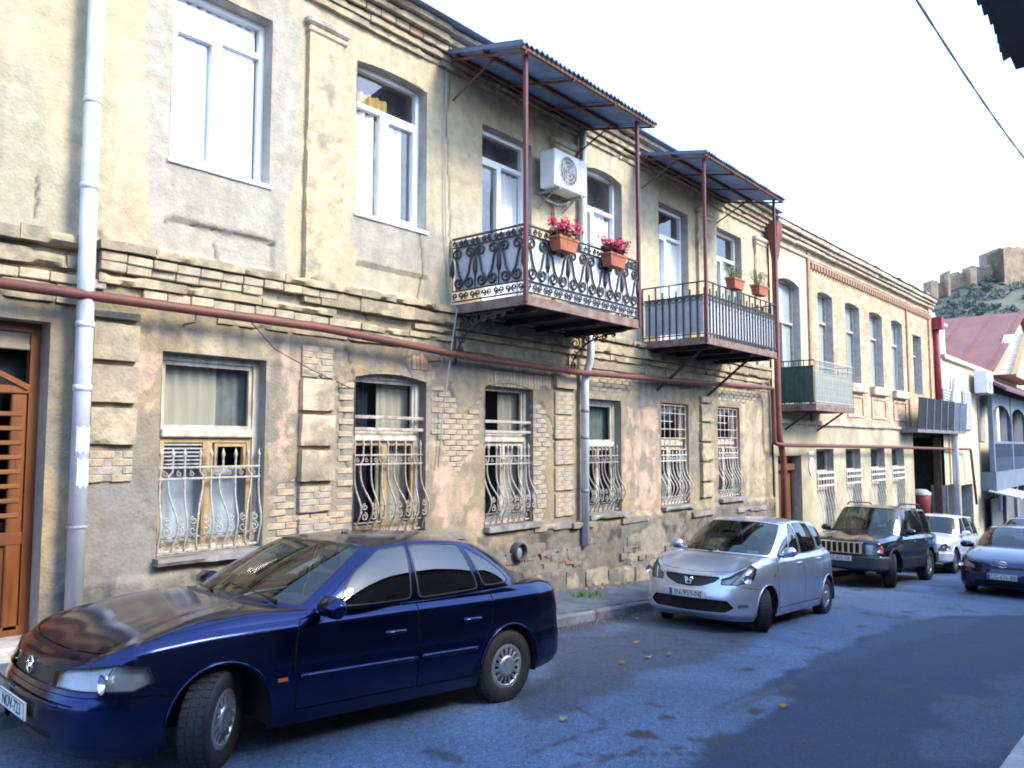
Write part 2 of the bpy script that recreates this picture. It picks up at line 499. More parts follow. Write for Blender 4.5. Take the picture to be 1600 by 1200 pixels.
# ================================================================== the long plastered house
M_wall = mat('old_plaster', (1, 1, 1), .92, attr=True, var=.27, scale=7, bump=.6, bscale=30, detail=9)
BRICKS = [mat('brick_dusty', (.39, .325, .235), .9, var=.3, scale=9, bump=.5, bscale=40), mat('brick_pinkish', (.41, .325, .235), .9, var=.3, scale=9, bump=.5, bscale=40),
          mat('brick_grey', (.36, .315, .26), .9, var=.3, scale=9, bump=.5, bscale=40), mat('brick_red', (.44, .26, .18), .9, var=.3, scale=9, bump=.5, bscale=40), mat('brick_yellow', (.48, .39, .265), .9, var=.3, scale=9, bump=.5, bscale=40)]
M_oldwood = mat('peeling_white_paint', (.62, .60, .53), .75, color2=(.36, .30, .22), scale=9, bump=.3, bscale=40, stretch=(1, 1, .25))
M_barewood = mat('bare_window_wood', (.46, .33, .17), .8, color2=(.30, .20, .10), scale=12, bump=.3, stretch=(1, 1, .2))
M_pvc = mat('white_pvc', (.86, .88, .90), .3, var=.04)
M_pane = glass_mat('window_glass', (.80, .86, .90), .12, ior=1.65)
M_panesky = glass_mat('window_glass_upper', (.97, .99, 1.0), .0, ior=2.5)
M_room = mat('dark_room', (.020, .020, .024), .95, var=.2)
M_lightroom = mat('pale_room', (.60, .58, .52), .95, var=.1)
M_curt_cream = mat('cream_curtain', (.66, .57, .42), .9, var=.12, scale=3, stretch=(8, 1, .3))
M_curt_white = mat('white_lace', (.76, .80, .86), .9, var=.14, scale=8)
M_curt_sheer = mat('sheer_curtain', (.88, .90, .93), .9, var=.06, scale=3, stretch=(8, 1, .3))
M_curt_ochre = mat('ochre_curtain', (.45, .33, .10), .9, var=.35, scale=3, stretch=(12, 1, .2))
M_grille = mat('grey_painted_iron', (.47, .46, .43), .6, metal=.0, var=.4, scale=25, color2=(.29, .26, .23))
M_grillewhite = mat('white_painted_iron', (.80, .80, .77), .55, var=.3, scale=25, color2=(.45, .36, .28))
M_rust = mat('rusty_red_paint', (.20, .050, .036), .7, color2=(.11, .04, .03), scale=9, bump=.2, bscale=60)
M_pipe = mat('gas_pipe_red', (.165, .050, .033), .6, color2=(.105, .045, .034), scale=5)
M_galv = mat('galvanised_pipe', (.62, .65, .72), .42, metal=.25, var=.18, scale=3)
M_roofmetal = mat('roof_sheet', (.20, .24, .32), .5, metal=.4, var=.3, scale=2)
M_door = mat('varnished_door', (.22, .070, .016), .42, color2=(.10, .030, .010), scale=7, stretch=(1, 1, .15), coat=.25, bump=.12)
M_concr = mat('sill_stone', (.42, .40, .37), .9, var=.35, scale=6, bump=.4, bscale=30)
M_cornice = mat('cornice_plaster', (.54, .47, .33), .9, var=.35, scale=4, bump=.5, bscale=30)
M_cornice2 = mat('cornice_grey', (.47, .42, .33), .9, var=.4, scale=4, bump=.5, bscale=30)
M_stonecol = mat('weathered_render', (1, 1, 1), .92, attr=True, var=.34, scale=7, bump=.6, bscale=30, detail=9)
def stone(name, x0, x1, y0, y1, z0, z1, base, parent, alt=None, amp=.010, chip=.5, cell=.045, seed=None, rad=.022):
    sd = rb.randrange(400) if seed is None else seed
    A, F = rough_box(x0, x1, y0, y1, z0, z1, cell, amp, sd, chip, rad)
    n = fbm(A[:, 0] * 2.3, A[:, 2] * 2.3, 5, sd); n2 = fbm(A[:, 0] * 7, A[:, 2] * 7 + A[:, 1] * 5, 4, sd + 9)
    c = np.array(base)[None] * (.72 + .55 * n[:, None])
    if alt is not None: c = mixc(c, sstep(.46, .54, n + (n2 - .5) * .35), alt)
    c = mixc(c, sstep(.58, .70, n2) * .5, (.20, .18, .15))
    return mo(name, A, F, M_stonecol, parent, 'sharp', col=np.clip(c, .02, .9))
rb = random.Random(5)
M_block = mat('quoin_plaster', (.40, .36, .29), .9, color2=(.29, .26, .22), scale=3, bump=.5, bscale=35)
M_blockp = mat('quoin_plaster_peach', (.60, .42, .31), .9, color2=(.33, .29, .24), scale=3.2, bump=.5, bscale=35)
M_stone = mat('plinth_stone', (.40, .35, .26), .9, color2=(.20, .18, .16), scale=3, bump=.6, bscale=20)

HOUSE = thing('plastered_house', (10, 9, road_z(10)), 'long two-storey house with peeling cream and peach plaster, brick showing through', 'house')
WIN_LOW = [(4.15, 5.40, -1.15, 1.00, 0), (6.73, 8.00, -1.18, .90, .07), (9.26, 10.45, -1.22, .92, .07), (11.98, 13.16, -1.22, .86, 0), (14.69, 15.90, -1.23, .90, 0), (17.34, 18.53, -1.20, .92, 0)]
WIN_UP = [(4.15, 5.38, 3.08, 5.10, 0), (6.68, 7.97, 3.06, 5.12, .05), (9.17, 10.42, 2.10, 5.05, 0), (11.97, 13.27, 3.06, 5.10, .10), (14.72, 16.02, 2.10, 5.10, 0), (17.45, 18.85, 3.06, 5.16, 0)]
DOOR_O = (1.55, 3.05, -1.75, 1.17, 0)
OPEN = WIN_LOW + WIN_UP + [DOOR_O]
X0, X1, ZT, ZB = -.5, 20.50, 6.02, -3.35

PEACH = [[(420, 560), (468, 548), (472, 640), (458, 690), (442, 755), (428, 750), (424, 690), (418, 640)], [(695, 735), (738, 700), (737, 770), (720, 815), (690, 820), (675, 800), (676, 740), (672, 690), (690, 680)],
         [(735, 806), (755, 798), (758, 825), (740, 828)], [(982, 640), (1028, 632), (1032, 790), (1010, 800), (985, 790), (975, 730), (978, 660)], [(210, 560), (238, 545), (230, 600), (214, 600)], [(215, 640), (232, 640), (228, 668), (214, 668)],
         [(205, 500), (250, 505), (240, 530), (212, 525)]]
CREAMLOW = [[(1160, 620), (1194, 640), (1196, 790), (1166, 775)], [(260, 505), (470, 530), (470, 548), (420, 560), (300, 548)]]
BRICKP = [[(422, 775), (440, 757), (472, 735), (472, 850), (416, 850)], [(522, 605), (556, 592), (560, 840), (474, 846), (472, 772), (522, 770), (519, 690), (524, 640)],
          [(664, 612), (690, 604), (708, 612), (722, 650), (757, 618), (759, 700), (735, 705), (716, 742), (700, 722), (690, 690), (664, 690)],
          [(832, 622), (846, 632), (856, 660), (858, 700), (852, 740), (858, 770), (850, 818), (834, 822)], [(622, 570), (660, 556), (694, 580), (690, 592), (660, 604), (628, 596)],
          [(912, 556), (1000, 560), (1000, 600), (970, 616), (912, 612)], [(765, 566), (862, 572), (862, 604), (832, 606), (800, 596), (765, 600)], [(985, 835), (1030, 812), (1042, 850), (1010, 884), (980, 872)], [(1120, 585), (1180, 590), (1185, 628), (1125, 628)]]
BRICKKIND = [1, 1, 0, 2, 3, 4, 4, 3, 4]
CRACKS = [[(556, 600), (548, 570), (540, 545)], [(526, 590), (540, 640), (531, 690), (545, 730)], [(703, 600), (712, 632)], [(648, 590), (632, 560), (640, 540)], [(480, 470), (478, 455), (470, 440)], [(846, 630), (862, 660), (872, 700)], [(655, 350), (662, 420), (654, 500)],
          [(705, 105), (700, 200), (702, 330), (706, 420), (706, 520)], [(340, 385), (352, 440)], [(560, 470), (575, 500)], [(1176, 380), (1185, 430)], [(690, 520), (745, 560)], [(500, 560), (512, 600)], [(150, 360), (170, 385), (180, 400)], [(60, 280), (56, 340)], [(300, 345), (430, 382)], [(820, 560), (812, 600)], [(1060, 840), (1066, 870)]]

def build_wall():
    xs = [X0]
    while xs[-1] < X1: xs.append(xs[-1] + (.022 + .0011 * max(xs[-1] - 3, 0) if xs[-1] > 2.3 else .08))
    xs = np.array(xs); xs[-1] = X1
    for e in sorted({o[0] for o in OPEN} | {o[1] for o in OPEN}):
        xs[np.argmin(np.abs(xs - e))] = e
    zs = np.concatenate([np.arange(ZB, -1.3, .030), np.arange(-1.3, 2.05, .0255), np.arange(2.05, ZT, .034), [ZT]])
    for e in sorted({o[2] for o in OPEN} | {o[3] for o in OPEN}):
        zs[np.argmin(np.abs(zs - e))] = e
    X, Z = np.meshgrid(xs, zs)
    nx, nz = len(xs), len(zs)
    n1 = fbm(X * 1.3, Z * 1.3, 5, 1); n2 = fbm(X * 5, Z * 5, 4, 2); n3 = fbm(X * .5, Z * .9, 4, 3); n4 = fbm(X * 9, Z * 9, 3, 6)
    # ---- colours of the coats of paint, cement and brick
    cream = np.array((.58, .50, .335)); cem = np.array((.46, .43, .36)); yel = np.array((.64, .53, .36))
    up = cream[None, None] * (.86 + .28 * n1[..., None])
    up = mixc(up, sstep(.45, .62, n3) * .55, cem)
    up = mixc(up, pix_mask(X, Z, [(228, -60), (430, -20), (470, 40), (466, 260), (445, 330), (450, 440), (420, 445), (250, 405), (232, 340)], fac, .08, .04, 2.2, 3), cem * 1.04)
    up = mixc(up, pix_mask(X, Z, [(546, 330), (700, 370), (690, 430), (600, 420), (548, 400)], fac, .10, .04, 2.2, 4), cem * .98)
    up = mixc(up, pix_mask(X, Z, [(-40, 90), (60, 100), (65, 250), (120, 300), (130, 360), (-40, 350)], fac, .25, .1, 1.2, 5) * .8, (.44, .42, .31))
    up = mixc(up, pix_mask(X, Z, [(475, 40), (545, 70), (548, 430), (480, 440)], fac, .10, .04, 1.8, 6) * .8, yel)
    up = mixc(up, pix_mask(X, Z, [(480, 375), (550, 385), (550, 460), (490, 450)], fac, .12, .03, 3, 7) * .7, (.66, .47, .29))
    up = mixc(up, pix_mask(X, Z, [(200, 280), (226, 285), (222, 390), (165, 375)], fac, .15, .04, 3, 8) * .6, (.64, .46, .28))
    up = mixc(up, sstep(10.5, 12.5, X) * .55, np.array((.60, .54, .39)))
    lo = np.array((.36, .285, .175))[None, None] * (.72 + .55 * n1[..., None])
    lo = mixc(lo, sstep(.52, .60, n3 + (n2 - .5) * .25) * .55, (.52, .405, .24))
    lo = mixc(lo, sstep(.58, .64, fbm(X * .8, Z * .8, 5, 17)) * .6, (.25, .235, .21))
    ero = sstep(.36, .44, fbm(X * 5.5, Z * 3.2, 5, 203)); ero2 = .75 + .5 * (fbm(X * 12, Z * 5, 4, 207) - .5)
    for i, p in enumerate(PEACH): lo = mixc(lo, pix_mask(X, Z, p, fac, .22, .012, 4.5, 20 + i) * .95 * ero * np.clip(ero2, 0, 1), np.array((.66, .46, .34)) * (1 if i != 3 else 1.0))
    for i, p in enumerate(CREAMLOW): lo = mixc(lo, pix_mask(X, Z, p, fac, .2, .03, 3, 40 + i) * .8, (.58, .47, .32))
    # speckled loss of the peach coat
    lo = mixc(lo, sstep(.64, .67, fbm(X * 7, Z * 4, 4, 61)) * .5 * sstep(13, 13.6, X), (.60, .50, .38))
    grime = np.array((.135, .128, .122))
    lo = mixc(lo, pix_mask(X, Z, [(120, 760), (262, 745), (262, 1000), (60, 1000), (110, 860)], fac, .35, .10, 2.0, 50) * .85, (.27, .262, .25))
    s = np.clip((Z + 1.25 + (n2 - .5) * .5), -1, 1)
    lo = mixc(lo, sstep(.05, -.35, s) * .85, grime)
    lo = mixc(lo, sstep(.45, .70, fbm(X * 2.2, Z * 2.2, 5, 71)) * sstep(-1.15, -1.5, Z) * .7, (.25, .225, .19))
    lo = mixc(lo, sstep(.62, .70, fbm(X * 3.1, Z * 3.1, 4, 75)) * sstep(-1.15, -1.5, Z) * .85, (.06, .058, .056))
    streak = sstep(.50, .72, fbm(X * 5, Z * .5, 4, 81))
    c = np.where((Z > 1.7)[..., None], up * .80, lo * .86)
    c = mixc(c, streak * (.20 + .22 * (Z < 1.7)), (.19, .17, .145))
    c = mixc(c, sstep(.55, .70, fbm(X * 1.7, Z * 1.7, 6, 301)) * .45 * (Z < 1.7), (.17, .155, .135))
    c = mixc(c, sstep(.58, .70, fbm(X * 1.2, Z * 1.2, 6, 311)) * .35 * (Z > 1.7), (.36, .325, .25))
    c = mixc(c, sstep(.35, .0, Z - 2.02) * (Z > 1.7) * (.3 + .5 * n2), (.36, .32, .25))
    drip = sstep(.42, .66, fbm(X * 9, Z * .7, 4, 401))
    c = mixc(c, drip * sstep(.55, 1.36, Z) * (Z < 1.42) * .65, (.16, .14, .115))
    for a_, b_ in ((4.0, 5.5), (6.55, 8.1), (11.8, 13.4), (17.3, 19.0)):
        c = mixc(c, drip * sstep(2.3, 3.05, Z) * (Z < 3.07) * sstep(a_ - .1, a_ + .1, X) * sstep(b_ + .1, b_ - .1, X) * .5, (.27, .25, .20))
    c = mixc(c, drip * sstep(5.0, 5.65, Z) * .45, (.30, .26, .19))
    y = (n1 - .5) * .030 + (n2 - .5) * .012 + (n4 - .5) * .005
    chip = sstep(.66, .70, fbm(X * 2.7, Z * 2.7, 5, 91)) * (Z < 1.4)
    y = y + chip * .012; c = mixc(c, chip * .5, (.27, .24, .20))
    chipu = sstep(.72, .75, fbm(X * 2.3, Z * 2.3, 5, 95)) * (Z > 1.9)
    y = y + chipu * .010; c = mixc(c, chipu * .45, (.47, .36, .25))
    bm = np.zeros(X.shape)
    for i, p in enumerate(BRICKP): bm = np.maximum(bm, pix_mask(X, Z, p, fac, .10, .015, 4.0, 100 + i))
    y = y * (1 - bm) + bm * .022 ; c = mixc(c, bm, (.27, .235, .19))
    # plinth: thicker, rough rubble
    pl = sstep(-1.28, -1.36, Z + .05 * (n2 - .5)) * (X > 3.2)
    y = y - pl * (.05 + .07 * (fbm(X * 4.5, Z * 4.5, 5, 120) - .5))
    # sunk panels under the upper windows
    for (a, b, p, q) in ((4.13, 5.46, 2.05, 2.42), (6.71, 8.03, 2.05, 2.41), (11.95, 13.3, 2.05, 2.45), (17.5, 18.9, 2.05, 2.45)):
        k = (X > a) & (X < b) & (Z > p) & (Z < q + (n2 - .5) * .05); y = np.where(k, y + .05, y)
    for i, cr in enumerate(CRACKS):
        w = [fac(*p) for p in cr]
        w2 = []
        rr = random.Random(i)
        for a, b in zip(w[:-1], w[1:]):
            for q in range(5): w2.append((a[0] + (b[0] - a[0]) * q / 5 + rr.uniform(-.02, .02), a[1] + (b[1] - a[1]) * q / 5 + rr.uniform(-.02, .02)))
        w2.append(w[-1])
        bx = [p[0] for p in w2]; bz = [p[1] for p in w2]
        k = (X > min(bx) - .1) & (X < max(bx) + .1) & (Z > min(bz) - .1) & (Z < max(bz) + .1)
        sd = np.abs(poly_sd(X[k], Z[k], w2 + w2[::-1]))
        t = sstep(.020, .006, sd); yy = y[k]; yy += t * .025; y[k] = yy
        cc = c[k]; c[k] = cc * (1 - t[:, None] * .8) + np.array((.06, .055, .05)) * t[:, None] * .8
    # ---- openings
    keep = np.ones((nz - 1, nx - 1), bool)
    xc = (xs[:-1] + xs[1:]) / 2; zc = (zs[:-1] + zs[1:]) / 2
    Zm = Z.copy()
    extraV, extraF, extraC = [], [], []
    for oi, (a, b, p, q, rise) in enumerate(OPEN):
        ci = np.where((xc > a) & (xc < b))[0]; vi = np.where((xs >= a - 1e-6) & (xs <= b + 1e-6))[0]
        dep = .30
        if rise == 0:
            keep[np.ix_((zc > p) & (zc < q), ci)] = False
            arch = lambda x: q
        else:
            h = (b - a) / 2; rad = (h * h + rise * rise) / (2 * rise)
            def arch(x, a=a, b=b, q=q, rad=rad, rise=rise): return q + rise - rad + math.sqrt(max(rad * rad - (x - (a + b) / 2) ** 2, 0))
            keep[np.ix_((zc > p) & (zc < q), ci)] = False
            jq = int(np.argmin(np.abs(zs - q)))
            nmax = int(math.ceil(rise / .03)) + 2
            for i in vi:
                za = arch(xs[i]); k = jq
                while zs[k] < za - .012: k += 1
                for j in range(jq, k + 1): Zm[j, i] = za
        # reveal faces
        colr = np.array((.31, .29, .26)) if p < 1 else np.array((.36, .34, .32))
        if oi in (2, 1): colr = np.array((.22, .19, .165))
        px_ = np.linspace(a, b, 13)
        ring = [(a, p)] + [(a, p + (arch(a) - p) * t) for t in (.25, .5, .75)] + [(x, arch(x)) for x in px_] + [(b, p + (arch(b) - p) * t) for t in (.75, .5, .25)] + [(b, p)]
        base = len(extraV)
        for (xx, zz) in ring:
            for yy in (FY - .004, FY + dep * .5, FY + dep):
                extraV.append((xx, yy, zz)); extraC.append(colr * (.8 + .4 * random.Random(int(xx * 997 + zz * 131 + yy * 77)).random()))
        for i in range(len(ring) - 1):
            for t in range(2):
                k = base + i * 3 + t
                extraF.append((k, k + 1, k + 4, k + 3))
        k = len(extraV)
        for xx, yy in ((a, FY - .004), (b, FY - .004), (b, FY + dep), (a, FY + dep)): extraV.append((xx, yy, p)); extraC.append(colr)
        extraF.append((k, k + 1, k + 2, k + 3))
    V = np.stack([X, FY + y, Zm], -1).reshape(-1, 3)
    I = np.arange(nx * nz).reshape(nz, nx)
    F = np.stack([I[:-1, :-1], I[:-1, 1:], I[1:, 1:], I[1:, :-1]], -1)[keep].reshape(-1, 4)
    C = np.clip(c, .01, .9).reshape(-1, 3)
    n = len(V)
    V = np.concatenate([V, np.array(extraV)]); F = np.concatenate([F, np.array(extraF) + n]); C = np.concatenate([C, np.array(extraC)])
    w = mo('wall', V, F, M_wall, HOUSE, True, col=C)
    return w, X, Z, bm
WALL, _X, _Z, _BM = build_wall()
# body of the house behind the facade
mb = MB(); mb.add(box(X0 + .02, X1 - .02, FY + .75, FY + 9, -3.6, 6.0)); mb.obj('rear_volume', M_cornice2, HOUSE)
mo('end_wall', *box(X1 - .30, X1 - .005, FY + .03, FY + .76, -3.4, 6.0), M_cornice, HOUSE)
mo('floor_slab', *box(X0, X1, FY + .32, FY + .76, 1.5, 1.9), M_room, HOUSE)
mb = MB(); mb.add(([(X0 - .1, FY - .42, 6.13), (X1 + .1, FY - .42, 6.13), (X1 + .1, FY + 4.5, 8.2), (X0 - .1, FY + 4.5, 8.2), (X1 + .1, FY + 9.3, 6.13), (X0 - .1, FY + 9.3, 6.13)], [(0, 1, 2, 3), (3, 2, 4, 5)]))
ROOF = mb.obj('roof', M_roofmetal, HOUSE)

# ---- bricks where the coat has fallen
brick_me = []
for k in range(6):
    V, F = cbox(-.126, .126, -.03, .03, -.0355, .0355, .007, rb, .003); brick_me.append((V, F))
BR_CACHE = {}
def brick(parent, x, y, z, kind, s=1.0, rot=0.0, sx=1.0, sz=1.0, name='brick'):
    key = (rb.randrange(6), kind)
    if key not in BR_CACHE:
        V, F = brick_me[key[0]]; BR_CACHE[key] = mesh_data('brick', V, F, BRICKS[kind])
    M = Matrix.Translation((x, y, z)) @ Matrix.Rotation(rot + rb.uniform(-.02, .02), 4, 'Y') @ Matrix.Rotation(rb.uniform(-.03, .03), 4, 'Z') @ Matrix.Diagonal((sx, 1, sz, 1))
    return inst(name, BR_CACHE[key], parent, M)
def blocked(x, z, m=.10):
    for a, b, p, q, r in OPEN:
        if a - m < x < b + m and p - .02 < z < q + r + .03: return True
    return False
QUOINS = [(3.42, 3.87), (5.87, 6.36), (11.02, 11.60), (16.42, 16.97)]
nb = 0
for pi, p in enumerate(BRICKP):
    w = [fac(*q) for q in p]
    x0, x1 = min(a for a, b in w), max(a for a, b in w); z0, z1 = min(b for a, b in w), max(b for a, b in w)
    row = 0
    vert = pi in (4, 6)
    if vert:
        x = x0
        while x < x1:
            zc = (z0 + z1) / 2
            for zz in np.arange(z0 + .1, z1, .262):
                if in_poly(np.array([x]), np.array([zz]), w)[0] and not blocked(x, zz, .02):
                    brick(WALL, x, FY + .038 + rb.uniform(-.006, .008), zz, rb.choice([BRICKKIND[pi]] * 3 + [1, 0]), rot=math.pi / 2 + (x - (x0 + x1) / 2) * .12); nb += 1
            x += .078
        continue
    z = z0
    while z < z1:
        x = x0 - (.13 if row % 2 else 0)
        while x < x1 + .1:
            if in_poly(np.array([x]), np.array([z]), w)[0] or in_poly(np.array([x + .07]), np.array([z]), w)[0]:
                if not blocked(x, z, .11) and not any(a - .10 < x < b + .10 and z > -.80 for a, b in QUOINS):
                    brick(WALL, x, FY + .036 + rb.uniform(-.005, .008), z, rb.choice([BRICKKIND[pi]] * 4 + [0, 1, 2]), sx=rb.uniform(.92, 1.0), sz=rb.uniform(.9, 1.02)); nb += 1
            x += .262
        z += .078; row += 1
# ---- quoin blocks
def quoin(a, b, ztop, hs, kinds):
    z = ztop
    for h, k in zip(hs, kinds):
        if k in 'gp':
            stone('quoin_block', a, b, FY - .075, FY + .04, z - h + .055, z, (.37, .315, .225), HOUSE, (.62, .45, .32) if k == 'p' else (.46, .38, .26), .006, .7, .04)
        else:
            mo('quoin_block', *cbox(a + .012, b - .012, FY - .026, FY + .05, z - h + .05, z - .012, .01, rb, .004), mat('mortar', (.33, .29, .24), .95, var=.3, scale=12, bump=.5), HOUSE)
            zz = z - .045; r = 0
            while zz > z - h + .05:
                x = a + (.135 if r % 2 == 0 else .08)
                while x < b - .02:
                    l = min(.126, x - a - .008, b - x - .008)
                    if l < .03: x += .256; continue
                    brick(WALL, x, FY - .003, zz, rb.choice([0, 1, 2, 1]), sx=l / .126 * .97)
                    x += .256
                zz -= .078; r += 1
        z -= h
quoin(3.42, 3.87, 1.34, [.12, .42, .42, .42, .36], 'ggggb')
quoin(5.87, 6.36, 1.24, [.42, .44, .43, .43, .38, .30], 'bpppbb')
quoin(11.02, 11.60, 1.24, [.30, .42, .44, .44, .44, .42], 'gbbbbb')
quoin(16.42, 16.97, 1.10, [.18, .42, .44, .44, .44, .36], 'gggggg')
# ---- string course between the storeys
def course(z0, z1, out, x0, x1, lmin, lmax, mt, name, gapchance=.0, jit=.01, parent=None):
    x = x0
    while x < x1 - .05:
        l = min(rb.uniform(lmin, lmax), x1 - x)
        if rb.random() > gapchance:
            o_ = out + rb.uniform(-.012, .012)
            stone(name, x + .003, x + l - .003, FY - o_, FY + .03, z0 + rb.uniform(-jit, jit) + .010, z1 + rb.uniform(-jit, jit) * .5 - .004, (.47, .385, .245) if mt is M_cornice else (.39, .33, .225), parent or HOUSE, (.30, .25, .17), .012, 1.1, .04)
        x += l
def brickrow(z, out, x0, x1, kinds, miss=.04):
    x = x0
    while x < x1:
        if rb.random() > miss: brick(WALL, x + .13, FY - out + .03 + rb.uniform(-.012, .012), z + rb.uniform(-.006, .006), rb.choice(kinds), sz=1.25)
        x += .262
for (a, b) in ((-.4, 3.30),):
    course(1.88, 2.03, .16, a, b, .7, 1.6, M_cornice2, 'string_course_stone', 0, .012)
    course(1.68, 1.83, .10, a, b, .9, 1.5, M_cornice2, 'string_course_stone', 0, .02)
    brickrow(1.60, .05, a, b, [0, 2, 2, 4]); course(1.36, 1.54, .03, a, b, .6, 1.2, M_cornice2, 'string_course_stone')
course(1.93, 2.03, .15, 3.42, 8.52, .35, 1.3, M_cornice, 'string_course_stone', .03, .012)
brickrow(1.875, .12, 3.44, 6.1, [0, 4, 4, 0, 1]); brickrow(1.785, .09, 3.44, 5.2, [0, 4, 1, 0], .08)
course(1.74, 1.92, .11, 6.1, 8.5, .6, 1.3, M_cornice, 'string_course_stone', 0, .01)
course(1.745, 1.83, .07, 5.2, 6.1, .5, .9, M_cornice, 'string_course_stone', .1)
course(1.62, 1.72, .075, 3.44, 8.5, .5, 1.4, M_cornice, 'string_course_stone', .08, .012)
brickrow(1.56, .05, 3.9, 6.9, [0, 4, 0, 1]); course(1.515, 1.60, .05, 6.95, 8.5, .5, 1.0, M_cornice, 'string_course_stone')
course(1.36, 1.50, .025, 3.44, 8.5, .6, 1.4, M_cornice2, 'string_course_stone', .1)
for (a, b) in ((8.55, 20.35),):
    course(1.93, 2.03, .15, a, b, .5, 1.4, M_cornice, 'string_course_stone', .03, .012)
    course(1.72, 1.92, .10, a, b, .6, 1.5, M_cornice, 'string_course_stone', 0, .01)
    course(1.60, 1.70, .06, a, b, .5, 1.2, M_cornice, 'string_course_stone', .05)
    course(1.40, 1.58, .03, a, b, .6, 1.5, M_cornice2, 'string_course_stone', .06)
# ---- pilasters of the upper storey
for (a, b) in ((5.87, 6.43), (10.98, 11.56), (16.40, 17.0), (19.6, 20.3)):
    stone('pilaster', a, b, FY - .075, FY + .02, 2.04, 5.30, (.55, .45, .285), HOUSE, (.46, .385, .265), .006, .8, .05, rad=.03)
    mo('pilaster_capital', *cbox(a - .05, b + .05, FY - .13, FY + .04, 5.26, 5.38, .03, rb, .01), M_cornice2, HOUSE)
    mo('pilaster_capital', *cbox(a - .02, b + .02, FY - .10, FY + .04, 5.17, 5.255, .02, rb, .01), M_cornice, HOUSE)
# ---- eaves cornice
x = X0
while x < X1:
    l = min(rb.uniform(1.2, 2.2), X1 - x)
    for (z0, z1, out, mt) in ((5.60, 5.69, .06, M_cornice2), (5.70, 5.78, .11, M_cornice2), (5.90, 6.00, .24, M_cornice), (6.01, 6.09, .34, M_cornice2)):
        stone('cornice_stone', x + .003, x + l - .003, FY - out + rb.uniform(-.012, .012), FY + .03, z0 + rb.uniform(-.006, .006), z1, (.48, .41, .28), HOUSE, (.37, .31, .22), .010, .9, .06)
    x += l
x = X0 + 3
while x < X1 - .15:
    brick(WALL, x + .13, FY - .13, 5.845, rb.choice([1, 4, 0, 3, 1]), sz=1.3); x += .262
mo('eaves_flashing', *box(X0, X1 + .05, FY - .46, FY + .1, 6.10, 6.125), M_roofmetal, HOUSE)
# ---- plinth ledge, sills, base stones
for i, (a, b, p, q, r) in enumerate(WIN_LOW):
    stone('window_sill', a - .03, b + .08, FY - .13, FY + .28, p - .085, p - .004, (.30, .29, .28), HOUSE, (.20, .19, .18), .006, .6, .04)
x = 5.6
while x < 20.3:
    l = rb.uniform(.5, 1.1)
    zt = -1.20 - .022 * max(x - 7.5, 0)
    if not any(a - .12 < x + l / 2 < b + .12 for a, b, p, q, r in WIN_LOW) and rb.random() < .9:
        stone('plinth_ledge', x, min(x + l, 20.3) - .02, FY - .10 + rb.uniform(-.02, .02), FY + .04, zt - .13, zt - .03, (.34, .31, .27), HOUSE, (.22, .20, .18), .012, 1.0, .04)
    x += l
x = 10.3
while x < 20.2:
    l = rb.uniform(.55, .95); zb = road_z(x + l / 2) + .10; h = rb.uniform(.30, .44)
    stone('base_stone', x, x + l - .025, FY - .15 + rb.uniform(-.02, .02), FY + .05, zb - .2, zb + h, (.30, .26, .19), HOUSE, (.13, .12, .11), .022, 1.0, .05, rad=.05)
    x += l
for k in range(48):
    x = rb.uniform(8.3, 18); zb = road_z(x) + .62; z = rb.uniform(zb - .1, -1.55 - .01 * x)
    s = rb.uniform(.11, .26)
    stone('rubble_stone', x - s, x + s, FY - .072, FY + .05, z - s * .42, z + s * .42, rb.choice([(.19, .17, .145), (.22, .19, .15), (.25, .155, .115)]), HOUSE, (.20, .18, .16), .024, 1.2, .045, rad=.09)
# round vent pipe in the plinth
vx, vz = fac(808, 862, FY - .05)
V, F = lathe([(.15, .10), (.15, -.10), (.125, -.12), (.115, -.05), (.115, .1)], 20, 'y', (vx, FY - .04, vz)); mo('vent_pipe', V, F, mat('vent_clay', (.05, .045, .045), .7), HOUSE, True)
V, F = lathe([(.115, -.06), (.05, -.10), (.001, -.10)], 20, 'y', (vx, FY - .0, vz)); mo('vent_cover', V, F, mat('vent_bluegrey', (.25, .30, .38), .5), HOUSE, True)

# ---- windows
def curtain(name, x0, x1, y, z0, z1, m, par, folds=7, amp=.02):
    n = max(6, folds * 4); V = []; F = []
    for i in range(n + 1):
        x = x0 + (x1 - x0) * i / n; yy = y + amp * math.sin(i / n * folds * 2 * math.pi) + amp * .4 * math.sin(i * 1.7)
        V += [(x, yy, z0), (x, yy, z1)]
    for i in range(n): F.append((2 * i, 2 * i + 2, 2 * i + 3, 2 * i + 1))
    return mo(name, V, F, m, par, True)
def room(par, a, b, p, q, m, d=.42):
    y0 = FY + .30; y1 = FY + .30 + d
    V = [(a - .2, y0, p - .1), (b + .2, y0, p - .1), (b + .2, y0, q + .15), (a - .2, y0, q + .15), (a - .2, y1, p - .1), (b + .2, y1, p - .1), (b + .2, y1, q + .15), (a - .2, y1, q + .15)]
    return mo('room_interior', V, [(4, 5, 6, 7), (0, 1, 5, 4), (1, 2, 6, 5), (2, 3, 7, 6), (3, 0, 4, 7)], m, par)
def pane(par, x0, x1, z0, z1, y, m):
    return mo('pane', [(x0, y, z0), (x1, y, z0), (x1, y, z1), (x0, y, z1)], [(0, 1, 2, 3)], m, par)
